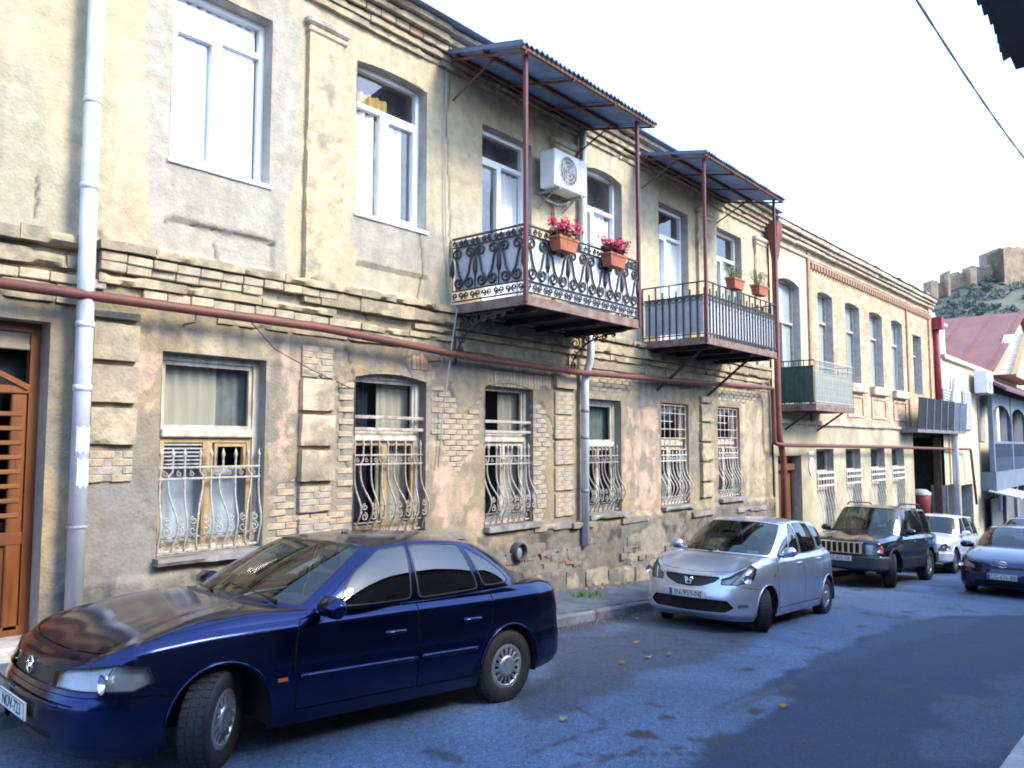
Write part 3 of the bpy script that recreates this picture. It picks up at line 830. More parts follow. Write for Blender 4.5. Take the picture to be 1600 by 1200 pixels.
def bars_frame(x0, x1, z0, z1, y0, y1, w):
    m = MB()
    V = []; F = []
    for (a, b, c, d) in ((x0, x1, z0, z1), (x0 + w, x1 - w, z0 + w, z1 - w)):
        for yy in (y0, y1): V += [(a, yy, c), (b, yy, c), (b, yy, d), (a, yy, d)]
    for k in range(4):
        n = (k + 1) % 4
        F += [(k, n, 8 + n, 8 + k), (12 + k, 12 + n, 4 + n, 4 + k), (k, 4 + k, 4 + n, n), (8 + n, 12 + n, 12 + k, 8 + k)]
    m.add((V, F))
    return m
def old_window(i, o, style):
    a, b, p, q, r = o; q = q + r
    y0 = FY + .14; w = .075
    win = bars_frame(a, b, p, q, y0, y0 + .10, w).obj('window', M_oldwood, HOUSE)
    zt = p + (q - p) * .60
    tr = MB(); tr.add(cbox(a + w, b - w, y0 - .03, y0 + .09, zt - .045, zt + .045, .012)); tr.obj('transom', M_oldwood, win)
    fr = bars_frame(a + w, b - w, zt + .045, q - w, y0 + .025, y0 + .07, .045).obj('top_light_frame', M_oldwood, win)
    pane(win, a + w, b - w, zt + .04, q - w, y0 + .05, M_pane)
    xm = (a + b) / 2
    wood = M_barewood if style['bare'] else M_oldwood
    for k, (xa, xb) in enumerate(((a + w, xm + .005), (xm + .006, b - w))):
        bars_frame(xa, xb, p + w, zt - .045, y0 + .02, y0 + .065, .055).obj('casement', wood, win)
        pane(win, xa + .04, xb - .04, p + w + .03, zt - .07, y0 + .045, M_pane)
    if style.get('louvre'):
        for k in range(7):
            z = zt - .12 - k * .042
            mo('louvre_slat', *box(a + w + .06, xm - .05, y0 + .03, y0 + .075, z - .012, z + .004), mat('louvre_grey', (.40, .42, .43), .6), win)
        bars_frame(xm + .08, b - w - .08, zt - .40, zt - .11, y0 + .0, y0 + .05, .035).obj('small_vent_sash', M_barewood, win)
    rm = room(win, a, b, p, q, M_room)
    for (x0f, x1f, z0f, z1f, m, dy) in style['curt']:
        curtain('curtain', a + (b - a) * x0f, a + (b - a) * x1f, y0 + .17 + dy, p + (q - p) * z0f, p + (q - p) * z1f, m, win, max(3, int((x1f - x0f) * 9)), .015)
    return win
LOWST = [dict(bare=True, louvre=True, curt=[(.05, .64, .60, 1, M_curt_cream, 0), (.64, .97, .60, 1, mat('grey_blind', (.30, .30, .27), .9), .01), (.03, .97, .02, .42, M_curt_white, 0), (.03, .5, .42, .56, M_curt_cream, .03)]),
         dict(bare=True, curt=[(.50, .97, .02, 1, M_curt_cream, .02), (.22, .40, .1, .98, mat('dark_blue_cloth', (.018, .022, .04), .9), .05)]),
         dict(bare=False, curt=[(.02, .28, .0, 1, M_curt_cream, .0), (.55, .98, .0, 1, M_curt_cream, .0)]),
         dict(bare=False, curt=[(.25, .97, .6, 1, mat('greenish_blind', (.20, .24, .20), .9), .0), (.03, .45, .05, .55, mat('grey_lace', (.42, .42, .36), .9, var=.3), .0), (.0, .25, .6, 1, mat('blue_cloth', (.03, .07, .16), .9), .04)]),
         dict(bare=False, curt=[(.1, .9, .05, .30, mat('grey_lace', (.42, .42, .36), .9), .05)]), dict(bare=False, curt=[(.3, .8, .1, .6, mat('maroon_cloth', (.13, .03, .03), .9), .05)])]
for i, o in enumerate(WIN_LOW): old_window(i, o, LOWST[i])
def pvc_window(i, o, split, tz, curt, door=False, sash=0, rm=M_lightroom):
    a, b, p, q, r = o; q = q + r
    y0 = FY + .17; w = .065
    win = bars_frame(a, b, p, q, y0, y0 + .08, w).obj('window', M_pvc, HOUSE)
    xm = a + (b - a) * split; zt = p + (q - p) * tz
    tr = MB()
    tr.add(cbox(a + w, b - w, y0 - .003, y0 + .078, zt - .035, zt + .035, .006)); tr.obj('transom', M_pvc, win)
    tr = MB(); tr.add(cbox(xm - .035, xm + .035, y0 - .004, y0 + .079, p + w, zt - .035, .006)); tr.obj('mullion', M_pvc, win)
    xa, xb = ((a + w, xm - .035), (xm + .035, b - w))[sash]
    bars_frame(xa, xb, p + w, zt - .035, y0 - .022, y0 + .06, .06).obj('sash', M_pvc, win)
    if door:
        mo('door_panel', *cbox(xa + .06, xb - .06, y0 + .01, y0 + .05, p + w + .06, p + .75, .004), M_pvc, win)
    mo('sash_handle', *cbox((xb if sash == 0 else xa) - .03, (xb if sash == 0 else xa) - .01, y0 - .06, y0 - .02, (p + zt) / 2 - .06, (p + zt) / 2 + .06, .006), M_pvc, win)
    pane(win, a + w * .9, b - w * .9, zt + .03, q - w * .9, y0 + .04, M_panesky)
    pane(win, a + w * .9, xm - .03, p + w * .9, zt - .03, y0 + .04, M_panesky); pane(win, xm + .03, b - w * .9, p + w * .9, zt - .03, y0 + .04, M_panesky)
    mo('window_sill', *cbox(a - .02, b + .035, FY - .03, y0 + .01, p - .045, p + .008, .008), M_pvc, win)
    room(win, a, b, p, q, rm)
    for (x0f, x1f, z0f, z1f, m, dy) in curt:
        curtain('curtain', a + (b - a) * x0f, a + (b - a) * x1f, y0 + .085 + dy, p + (q - p) * z0f, p + (q - p) * z1f, m, win, max(3, int((x1f - x0f) * 10)), .030)
    return win
pvc_window(0, WIN_UP[0], .52, .80, [(.02, .93, .0, 1, M_curt_sheer, 0)])
pvc_window(1, WIN_UP[1], .46, .74, [(.02, .40, .0, .72, M_curt_sheer, 0), (.44, .80, .0, .70, M_curt_sheer, .0), (.05, .6, .55, .86, M_curt_ochre, .03)], sash=1, rm=mat('grey_room', (.55, .54, .50), .9))
pvc_window(2, WIN_UP[2], .50, .84, [(.02, .18, .0, .8, M_curt_ochre, 0), (.5, .97, 0, .82, M_curt_sheer, .03)], door=True, rm=mat('grey_room', (.55, .54, .50), .9))
pvc_window(3, WIN_UP[3], .40, .66, [(.45, .95, 0, .62, M_curt_sheer, .02)], rm=mat('grey_room', (.55, .54, .50), .9))
pvc_window(4, WIN_UP[4], .45, .80, [(.03, .97, 0, .78, M_curt_sheer, .0)], door=True)
pvc_window(5, WIN_UP[5], .45, .70, [(.1, .97, 0, .66, mat('grey_lace', (.42, .42, .36), .9), .02)], rm=mat('grey_room', (.55, .54, .50), .9))
# ---- the wooden street door
a, b, p, q, r = DOOR_O
yd = FY + .20
dr = bars_frame(a, b, p, q, yd, yd + .10, .09).obj('door', M_door, HOUSE)
m = MB(); m.add(cbox(a + .09, b - .09, yd + .01, yd + .08, q - .26, q - .20, .008)); m.add(cbox(a + .09, b - .09, yd + .03, yd + .05, q - .20, q - .09, .004)); m.obj('door_header', mat('door_header', (.28, .24, .18), .7), dr)
m = MB(); m.add(tube([(a + .1, yd - .01, q - .62), ((a + b) / 2, yd - .01, q - .30), (b - .1, yd - .01, q - .62)], .035, 4)); m.obj('door_pediment', M_door, dr)
m = MB(); m.add(cbox(a + .09, b - .09, yd - .015, yd + .085, q - .68, q - .60, .01)); m.obj('door_rail', M_door, dr)
mo('door_glass', *box(a + .09, b - .09, yd + .05, yd + .06, -.85, q - .68), glass_mat('dark_door_glass', (.25, .3, .4), .5, ior=1.5), dr)
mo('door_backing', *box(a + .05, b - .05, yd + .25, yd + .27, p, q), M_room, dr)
for k, xx in enumerate((a + .12, (a + b) / 2 - .08, (a + b) / 2 + .02, b - .20)):
    mo('door_stile', *cbox(xx - .03, xx + .10, yd, yd + .075, p + .05, q - .68, .01), M_door, dr)
for k in range(8):
    z = .30 - k * .135
    mo('door_slat', *cbox(a + .09, b - .13, yd - .01, yd + .04, z - .022, z + .022, .008), mat('door_slat_wood', (.19, .075, .022), .5, var=.3, scale=8, stretch=(.2, 1, 1)), dr)
for (xa, xb) in ((a + .22, (a + b) / 2 - .1), ((a + b) / 2 + .1, b - .22)):
    m = MB(); m.add(cbox(xa, xb, yd + .03, yd + .06, p + .1, -.92, .01)); m.add(cbox(xa + .06, xb - .06, yd + .0, yd + .04, p + .2, -1.02, .02)); m.obj('door_panel', M_door, dr)
mo('door_rail', *cbox(a + .09, b - .09, yd - .005, yd + .08, -.92, -.80, .01), M_door, dr)
mo('door_step', *cbox(a - .1, b + .15, FY - .28, FY + .3, p - .16, p - .002, .02, rb, .01), M_concr, HOUSE)

# ---- window grilles (iron baskets)
def spiral(cx, cz, r0, a0, turns, n=14, y=0, dirn=1, rmin=.25):
    return [(cx + r0 * (1 - (1 - rmin) * t / n) * math.cos(a0 + dirn * 2 * math.pi * turns * t / n), y, cz + r0 * (1 - (1 - rmin) * t / n) * math.sin(a0 + dirn * 2 * math.pi * turns * t / n)) for t in range(n + 1)]
def belly(t, amp):   # outward swelling along the lower bars, t from bottom 0 to top 1
    return amp * math.exp(-((t - .30) / .20) ** 2)
def bar_mesh(h, amp, sway, tip, m, r=.0125):
    n = 22; P = []; rr = []
    for k in range(n + 1):
        t = k / n
        P.append((sway * math.sin(t * math.pi * 2.0) * (t < .85), -belly(t, amp), h * t)); rr.append(r)
    if tip:
        e = P[-1]
        P += [(e[0], e[1], e[2] + .015), (e[0], e[1], e[2] + .05), (e[0], e[1], e[2] + .12)]; rr += [r * 1.0, r * 1.9, .002]
    V, F = tube(P, rr, 5); return mesh_data('bar', V, F, m, True)
def scroll_mesh(m, s, r=.008, yy=0, flip=1):
    mb = MB()
    mb.add(tube(spiral(0, .0, s, math.pi / 2, 1.35, 16, yy, flip), r, 4)); return mesh_data('scroll', mb.V, mb.F, m, True)
def grille(i, o, full, top_h, rails, m, amp=.17):
    a, b, p, q, r = o
    y = FY + .06; x0, x1 = a + .03, b - .03; z0 = p + .03
    g = MB(); g.add(cbox(x0, x1, y - .012, y + .012, z0, z0 + .024, .003))
    zt = z0 + top_h
    G = g.obj('window_grille', m, HOUSE)
    mo('grille_rail', *cbox(x0, x1, y - .010, y + .014, z0 + .14, z0 + .158, .003), m, G)
    for z in (zt - .10, zt - .22): mo('grille_rail', *cbox(x0 - .02, x1 + .02, y - .014, y + .014, z, z + .022, .003), m, G)
    for z in rails: mo('grille_rail', *cbox(x0 - .05, x1 + .05, y - .02, y + .012, z, z + .045, .006), m, G)
    n = 9
    me1 = bar_mesh(top_h, amp, 0, not full, m); me2 = bar_mesh(top_h, amp, .045, not full, m); s1 = scroll_mesh(m, .045); s2 = scroll_mesh(m, .055, flip=-1); s3 = scroll_mesh(m, .032, .005)
    for k in range(n):
        x = x0 + (x1 - x0) * (k + .0) / (n - 1)
        inst('bar', (me2 if (k % 2 and not full) else me1), G, Matrix.Translation((x, y, z0)) @ Matrix.Rotation(rb.uniform(-.022, .022), 4, 'Y') @ Matrix.Rotation(rb.uniform(-.05, .05), 4, 'Z') @ Matrix.Diagonal((-1 if k % 4 == 3 else 1, 1, 1, 1)))
        if k < n - 1:
            xm = x + (x1 - x0) / (n - 1) / 2
            inst('scroll', s3, G, Matrix.Translation((xm, y, z0 + .085))); inst('scroll', s3, G, Matrix.Translation((xm, y, zt - .155)))
            if not full:
                yb = y - belly(.30, amp) * .97
                inst('scroll', s1, G, Matrix.Translation((xm, yb + .01, z0 + top_h * .33))); inst('scroll', s2, G, Matrix.Translation((xm, yb + .02, z0 + top_h * .22)))
    if full:
        zz0, zz1 = zt + .02, q - .03
        bars_frame(x0, x1, zz0, zz1, y - .012, y + .012, .024).obj('grille_frame', mat('rusty_white_iron', (.60, .50, .40), .6, color2=(.42, .20, .08), scale=10), G)
        for k in range(1, 5):
            x = x0 + (x1 - x0) * k / 5
            mo('bar', *tube([(x, y, zz0), (x, y, zz1)], .009, 5), m, G, True)
        for z in (.25, .45, .62, .80):
            zz = zz0 + (zz1 - zz0) * z
            mo('grille_rail', *cbox(x0, x1 if z != .62 else (x0 + x1) / 2, y - .008, y + .008, zz, zz + .016, .003), m, G)
grille(0, WIN_LOW[0], False, .98, [], M_grille, .07)
grille(1, WIN_LOW[1], False, 1.12, [.20, .36], mat('rust_spotted_iron', (.46, .44, .41), .65, color2=(.24, .15, .10), scale=14))
grille(2, WIN_LOW[2], False, 1.12, [.20, .36], M_grille)
grille(3, WIN_LOW[3], False, 1.10, [], mat('dull_grey_iron', (.38, .38, .37), .65, color2=(.22, .19, .17), scale=18))
grille(4, WIN_LOW[4], True, 1.10, [], M_grillewhite, .17)
grille(5, WIN_LOW[5], True, 1.10, [], M_grillewhite, .17)
# ================================================================== pipes and cables
def pipe_thing(name, label, cat, P, r, m, n=12, group=None):
    t = thing(name, P[0], label, cat, group)
    mo('pipe', *tube(P, r, n), m, t, True)
    return t
def bend(P, k=4, r=.12):
    """round the corners of a polyline"""
    out = [P[0]]
    for i in range(1, len(P) - 1):
        p = Vector(P[i]); a = Vector(P[i - 1]); b = Vector(P[i + 1])
        s = p + (a - p).normalized() * min(r, (a - p).length * .45); e = p + (b - p).normalized() * min(r, (b - p).length * .45)
        for q in range(k + 1):
            t = q / k; out.append(tuple((1 - t) ** 2 * s + 2 * t * (1 - t) * p + t * t * e))
    out.append(P[-1]); return out
def collars(t, pts, r, m, name='collar'):
    for (x, y, z) in pts:
        V, F = lathe([(r, -.03), (r * 1.08, -.028), (r * 1.08, .028), (r, .03)], 14, 'z', (x, y, z)); mo(name, V, F, m, t, True)
def clamps(t, pts, r, m):
    for (x, y, z) in pts:
        mb = MB(); mb.add(lathe([(r * 1.05, -.012), (r * 1.10, -.012), (r * 1.10, .012), (r * 1.05, .012)], 14, 'z', (x, y, z))); mb.add(cbox(x - .01, x + .01, y, FY + .02, z - .01, z + .01, .003)); mb.obj('pipe_clamp', m, t)

yp = FY - .23
d1 = pipe_thing('downpipe', 'pale galvanised downpipe with torn paper notices beside the wooden door', 'downpipe', bend([(3.27, FY - .19, 5.95), (3.27, FY - .19, 2.3), (3.262, FY - .22, 2.0), (3.262, FY - .22, 1.6), (3.29, FY - .17, 1.2), (3.29, FY - .17, -1.56)], 4, .1), .078, M_galv, 16)
collars(d1, [(3.27, FY - .19, 3.35), (3.27, FY - .19, 2.50), (3.29, FY - .17, .55), (3.29, FY - .17, 1.16)], .0785, M_galv)
clamps(d1, [(3.29, FY - .17, -.75)], .085, mat('clamp_grey', (.35, .37, .42), .5))
for (z0, z1, a0, a1) in ((-.06, .18, -2.4, -.7), (-.38, -.12, -2.2, -.6)):
    V = []; F = []
    for k in range(9):
        a = a0 + (a1 - a0) * k / 8
        for z in (z0 + .02 * math.sin(k * 2.1), z1 + .015 * math.cos(k * 1.7)): V.append((3.29 + .0815 * math.cos(a), FY - .17 + .0815 * math.sin(a), z))
    for k in range(8): F.append((2 * k, 2 * k + 2, 2 * k + 3, 2 * k + 1))
    mo('paper_notice', V, F, mat('torn_paper', (.72, .76, .84), .85, color2=(.45, .50, .60), scale=30), d1)
d2 = pipe_thing('downpipe', 'white downpipe ending above the pavement beside the brick quoins', 'downpipe', bend([(11.80, FY - .10, 5.9), (11.80, FY - .10, 2.2), (11.80, FY - .24, 1.9), (11.80, FY - .24, 1.55), (11.79, FY - .12, 1.2), (11.77, FY - .12, -1.73)], 4, .1), .068, M_galv, 16)
collars(d2, [(11.785, FY - .12, .62), (11.78, FY - .12, .15), (11.775, FY - .12, -.78)], .071, mat('collar_dark', (.22, .22, .24), .5))
rx = 20.44
d3 = thing('downpipe', (rx, FY, 0), 'dark red downpipe with a tapered rain hopper at the end of the plastered house', 'downpipe')
mo('pipe', *tube(bend([(rx, FY - .22, 5.3), (rx, FY - .22, .30), (rx + .22, FY - .24, -.35), (rx + .20, FY - .22, -3.0)], 4, .15), .08, 14), M_rust, d3, True)
V = []; F = []
for z, h in ((5.85, .19), (5.55, .19), (5.45, .17), (4.85, .085)): V += [(rx - h, FY - .22 - h * .8, z), (rx + h, FY - .22 - h * .8, z), (rx + h, FY - .22 + h * .6, z), (rx - h, FY - .22 + h * .6, z)]
for k in range(3):
    for q in range(4): F.append((k * 4 + q, k * 4 + (q + 1) % 4, (k + 1) * 4 + (q + 1) % 4, (k + 1) * 4 + q))
mo('rain_hopper', V, [f[::-1] for f in F], M_rust, d3)
g = thing('gas_pipe', (2.6, FY - .25, 1.45), 'rust red gas pipe running along the plastered facade under the string course', 'pipe')
GP_ = [(-.4, FY - .24, 1.44), (6.0, FY - .24, 1.43), (8.6, FY - .24, 1.30), (11.6, FY - .24, 1.27), (15.5, FY - .25, 1.36), (19.9, FY - .26, 1.46), (20.02, FY - .26, 1.43), (20.03, FY - .26, .16), (20.06, FY - .26, .06), (20.3, FY - .36, .03), (20.9, FY - .36, .02), (24, FY - .36 - .08, 0.0), (29.0, FY - .55, -.03), (33.5, FY - .70, -.08), (40.5, FY - 1.0, -.14), (40.6, FY - 1.0, -.3), (41.5, FY - .98, -2.6)]
mo('pipe', *tube(bend(GP_, 4, .14), .052, 12), M_pipe, g, True)
for px in (305, 690, 1078):
    x, z = fac(px, 500); 
    x = fac(px, 520, FY - .24)[0]
    zz = float(np.interp(x, [q[0] for q in GP_[:6]], [q[2] for q in GP_[:6]]))
    mb = MB(); mb.add(tube([(x, FY - .24, zz), (x, FY - .24, zz - .13), (x - .0, FY + .02, zz - .13)], .012, 5)); mb.obj('pipe_bracket', M_pipe, g)
c1 = thing('wall_cable', (8.42, FY, 5.6), 'thin pale cable hanging down the wall beside the scrollwork balcony', 'cable')
mo('strand', *tube([(8.33, FY - .03, 5.75), (8.30, FY - .04, 4.6), (8.33, FY - .04, 3.2), (8.40, FY - .05, 2.3), (8.42, FY - .19, 1.95), (8.30, FY - .20, 1.4), (8.28, FY - .05, .4), (8.2, FY - .05, -.3)], .009, 5), mat('cable_grey', (.40, .39, .36), .7), c1, True)
c2 = thing('wall_cable', (5.4, FY, 1.2), 'thin dark cable sagging across the wall above the first grilled window', 'cable')
mo('strand', *tube([(5.0, FY - .26, 1.40), (5.4, FY - .16, 1.12), (6.0, FY - .08, .92), (6.6, FY - .05, .74)], .006, 4), M_black, c2, True)

# ================================================================== balconies
M_iron = mat('dark_wrought_iron', (.045, .038, .036), .6, var=.4, scale=20)
M_postred = mat('maroon_post_paint', (.12, .032, .035), .55, var=.25, scale=8)
M_sheet = mat('white_backing_sheet', (.66, .70, .78), .6, var=.10, scale=4)
M_sheetgrey = mat('grey_backing_sheet', (.42, .44, .50), .6, var=.2, scale=4)
M_deck = mat('balcony_underside', (.016, .014, .015), .9, var=.4, scale=4)  # near-black: the deep shade under the balconies is put into this colour
M_fascia = mat('rusty_angle_iron', (.15, .065, .045), .75, color2=(.24, .20, .18), scale=5)
M_corr = mat('corrugated_sheet', (.17, .26, .48), .5, metal=.3, var=.3, scale=2.5)
M_rustbeam = mat('rusty_canopy_beam', (.16, .075, .05), .8, var=.35, scale=6)

def corrugated(x0, x1, y0, y1, z0, z1, pitch=.11, amp=.022, m=None, parent=None, name='canopy_sheet'):
    """sheet with ribs running from wall (y1,z1) to the street edge (y0,z0)"""
    n = int((x1 - x0) / pitch * 6); V = []; F = []
    for i in range(n + 1):
        x = x0 + (x1 - x0) * i / n
        h = amp * (1 if (i % 6) in (0, 1) else (-1 if (i % 6) in (3, 4) else 0))
        e = .02 * math.sin(x * 7.3) * .5
        for k in range(5):
            t = k / 4; V.append((x, y0 + (y1 - y0) * t - (e if k == 0 else 0), z0 + (z1 - z0) * t + h))
    for i in range(n):
        for k in range(4): F.append((i * 5 + k, (i + 1) * 5 + k, (i + 1) * 5 + k + 1, i * 5 + k + 1))
    return mo(name, V, F, m or M_corr, parent)

def s_scroll(m, w, h):
    """one S shaped scroll with curls at both ends, w wide h tall, origin at its lower middle"""
    mb = MB()
    P = []
    r1 = w * .40; r2 = w * .38
    c1x, c1z = -.02 * w, r1 + .02; c2x, c2z = .02 * w, h - r2 - .01
    low = spiral(c1x, c1z, r1, math.pi * .98, 1.25, 18, 0, 1, .22)[::-1]
    up = spiral(c2x, c2z, r2, -math.pi * .02, 1.25, 18, 0, 1, .22)
    a = Vector(low[-1]); b = Vector(up[0])
    mid = [tuple(a.lerp(b, t) + Vector((.10 * w * math.sin(t * 2 * math.pi), 0, 0))) for t in (.25, .5, .75)]
    mb.add(tube(low + mid + up, .016, 5))
    mb.add(tube([(w * .48, 0, h * .28), (w * .48, 0, h * .42), (w * .48, 0, h * .62), (w * .48, 0, h * .78)], [.006, .036, .028, .006], 5))
    mb.add(tube([(w * .48, 0, 0), (w * .48, 0, h)], .006, 4))
    return mesh_data('scroll_panel', mb.V, mb.F, m, True)
def small_scroll(m, s):
    mb = MB(); mb.add(tube(spiral(0, 0, s, math.pi / 2, 1.3, 12, 0, 1, .2), .012, 4)); return mesh_data('small_scroll', mb.V, mb.F, m, True)

def balcony_shell(name, label, x0, x1, yf, zb, rail_top, canz, cx0, cx1, cyf, zback, posts=True):
    B = thing(name, ((x0 + x1) / 2, FY, zb), label, 'balcony')
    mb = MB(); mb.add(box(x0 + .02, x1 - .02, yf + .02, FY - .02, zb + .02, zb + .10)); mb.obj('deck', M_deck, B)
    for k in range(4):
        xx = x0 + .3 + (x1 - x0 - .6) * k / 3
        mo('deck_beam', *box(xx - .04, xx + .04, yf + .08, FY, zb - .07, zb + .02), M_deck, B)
    mo('fascia', *cbox(x0, x1, yf - .006, yf + .02, zb - .01, zb + .13, .004), M_fascia, B)
    mo('fascia', *cbox(x0 - .006, x0 + .018, yf + .021, FY, zb - .012, zb + .128, .004), M_fascia, B)
    mo('fascia', *cbox(x1 - .018, x1 + .006, yf + .021, FY, zb - .012, zb + .128, .004), M_fascia, B)
    for xx in (x0 + .01, x1 - .01):
        mo('post', *cbox(xx - .028, xx + .028, yf - .03, yf + .026, zb + .02, canz + .02, .006), M_postred, B)
    can = corrugated(cx0, cx1, cyf, FY - .06, canz + .05, zback, parent=B)
    for yy, nm in ((cyf + .07, 0), ((cyf + FY) / 2, 1), (FY - .25, 2)):
        t = (yy - cyf) / (FY - .06 - cyf); zz = canz + .05 + (zback - canz - .05) * t - .05
        mo('canopy_beam', *cbox(cx0 + .05, cx1 - .05, yy - .025, yy + .025, zz - .03, zz + .025, .005), M_rustbeam, B)
    for k in range(4):
        xx = cx0 + .15 + (cx1 - cx0 - .3) * k / 3
        mo('canopy_rafter', *tube([(xx, cyf + .05, canz - .03), (xx, FY - .1, zback - .09)], .022, 4), M_rustbeam, B)
    for xx in (cx0 + .3, cx1 - .3):
        mo('canopy_strut', *tube([(xx, (cyf + FY) / 2, (canz + zback) / 2 - .05), (xx, FY, zback - .62)], .016, 5), M_rustbeam, B)
    return B

# --- scrollwork balcony
bx0, bx1, byf, bzb = 8.50, 11.52, 6.80, 1.94
BAL1 = balcony_shell('balcony', 'balcony with scrollwork iron railing, white backing, red posts and corrugated canopy', bx0, bx1, byf, bzb, 3.06, 5.44, 8.22, 11.95, 6.62, 5.82)
def scroll_railing(B, P0, P1, ncol, z0, ztop, sheetm, side):
    P0 = Vector(P0); P1 = Vector(P1); L_ = (P1 - P0).length; ang = math.atan2((P1 - P0).y, (P1 - P0).x)
    M0 = Matrix.Translation(P0) @ Matrix.Rotation(ang, 4, 'Z')
    rl = MB()
    rl.add(cbox(0, L_, -.014, .014, ztop - .03, ztop, .004))
    G = rl.obj('railing', M_iron, B, False, False, M0)
    for z, h in ((ztop - .155, .016), (z0 + .20, .016), (z0 + .04, .02)): mo('rail', *cbox(0, L_, -.014, .014, z, z + h, .004), M_iron, G, False, False, M0)
    w = L_ / ncol; h = ztop - .16 - (z0 + .215)
    sc = s_scroll(M_iron, w, h); ss = small_scroll(M_iron, .045); s3 = small_scroll(M_iron, .05)
    for k in range(ncol):
        inst('scroll_panel', sc, G, M0 @ Matrix.Translation((w * (k + .5), 0, z0 + .215)) @ Matrix.Diagonal((1 if k % 2 else -1, 1, 1, 1)))
        for q in (.25, .75):
            inst('small_scroll', ss, G, M0 @ Matrix.Translation((w * (k + q), 0, ztop - .092)) @ Matrix.Diagonal((1 if q < .5 else -1, 1, 1, 1)))
            inst('small_scroll', s3, G, M0 @ Matrix.Translation((w * (k + q), 0, z0 + .13)) @ Matrix.Diagonal((1 if q < .5 else -1, 1, -1, 1)))
    mo('backing_sheet', *box(.04, L_ - .04, .022, .028, z0 + (.20 if side != 'front' else .05), ztop - (.05 if side != 'front' else .13)), sheetm, B, False, False, M0)
scroll_railing(BAL1, (bx0 + .03, byf, 0), (bx1 - .03, byf, 0), 12, bzb + .12, 3.06, M_sheet, 'front')
scroll_railing(BAL1, (bx0, FY - .02, 0), (bx0, byf + .03, 0), 6, bzb + .12, 3.06, M_sheetgrey, 'side')
scroll_railing(BAL1, (bx1, byf + .03, 0), (bx1, FY - .02, 0), 6, bzb + .12, 3.06, M_sheetgrey, 'side2')
for xx in (bx0 + .06, bx1 - .10):
    br = MB()
    br.add(tube([(xx, FY - .03, bzb - .75), (xx, FY - .03, bzb - .02)], .016, 5)); br.add(tube([(xx, FY - .03, bzb - .04), (xx, byf + .25, bzb - .04)], .016, 5))
    br.add(tube([(xx, FY - .05 - .9 * (1 - math.cos(t * math.pi / 2)), bzb - .72 + .66 * math.sin(t * math.pi / 2)) for t in np.linspace(0, 1, 10)], .014, 5))
    for (dy, dz, s) in ((.15, -.16, .10), (.36, -.12, .085), (.55, -.10, .07), (.74, -.09, .06), (.12, -.38, .075), (.10, -.55, .055), (.92, -.08, .045)):
        br.add(tube([(xx, FY - .03 - dy + (p[0]), bzb + dz + p[2]) for p in spiral(0, 0, s, math.pi / 2, 1.4, 14)], .014, 4))
    br.obj('scroll_bracket', M_iron, BAL1)
# --- plain bar balcony
cx0_, cx1_ = 13.97, 17.45
BAL2 = balcony_shell('balcony', 'balcony with plain vertical bars and corrugated canopy, farther along the house', cx0_, cx1_, 6.80, 1.94, 3.12, 5.50, 13.75, 17.75, 6.62, 5.85)
def bar_railing(B, P0, P1, nb, z0, ztop, sheetm, sheet_h, arcs=True, m=M_iron, tallev=2):
    P0 = Vector(P0); P1 = Vector(P1); L_ = (P1 - P0).length; ang = math.atan2((P1 - P0).y, (P1 - P0).x)
    M0 = Matrix.Translation(P0) @ Matrix.Rotation(ang, 4, 'Z')
    rl = MB()
    rl.add(cbox(0, L_, -.012, .012, ztop - .025, ztop, .003))
    G = rl.obj('railing', m, B, False, False, M0)
    for z, h in ((z0 + .06, .02), (ztop - .27, .016)): mo('rail', *cbox(0, L_, -.012, .012, z, z + h, .003), m, G, False, False, M0)
    def bm(top):
        mb = MB(); mb.add(tube([(0, 0, z0), (0, 0, top)], .017, 5)); mb.add(lathe([(.002, top - .33), (.030, top - .30), (.002, top - .27)], 6, 'z')); return mesh_data('baluster', mb.V, mb.F, m)
    tall = bm(ztop); low = bm(ztop - .14)
    ringm = mesh_data('ring', *tube([(.045 * math.cos(a), 0, .045 * math.sin(a)) for a in np.linspace(0, 2 * math.pi, 12, endpoint=False)], .007, 4, True), m)
    for k in range(nb + 1):
        inst('baluster', tall if k % tallev == 0 else low, G, M0 @ Matrix.Translation((L_ * k / nb, 0, 0)))
        if arcs and k < nb: inst('ring', ringm, G, M0 @ Matrix.Translation((L_ * (k + .5) / nb, 0, ztop - .32)))
    if sheetm: mo('backing_sheet', *box(.04, L_ - .04, .02, .026, z0 + .10, z0 + sheet_h), sheetm, B, False, False, M0)
bar_railing(BAL2, (cx0_ + .03, 6.80, 0), (cx1_ - .03, 6.80, 0), 24, 2.06, 3.14, M_sheet, .82)
bar_railing(BAL2, (cx0_, FY - .03, 0), (cx0_, 6.83, 0), 9, 2.06, 3.14, M_sheetgrey, .82)
bar_railing(BAL2, (cx1_, 6.83, 0), (cx1_, FY - .03, 0), 9, 2.06, 3.14, M_sheetgrey, .82)
for xx in (cx0_ + .6, cx1_ - .6):
    mo('bracket', *tube([(xx, FY, bzb - .8), (xx, 7.2, bzb - .03)], .03, 5), M_iron, BAL2)

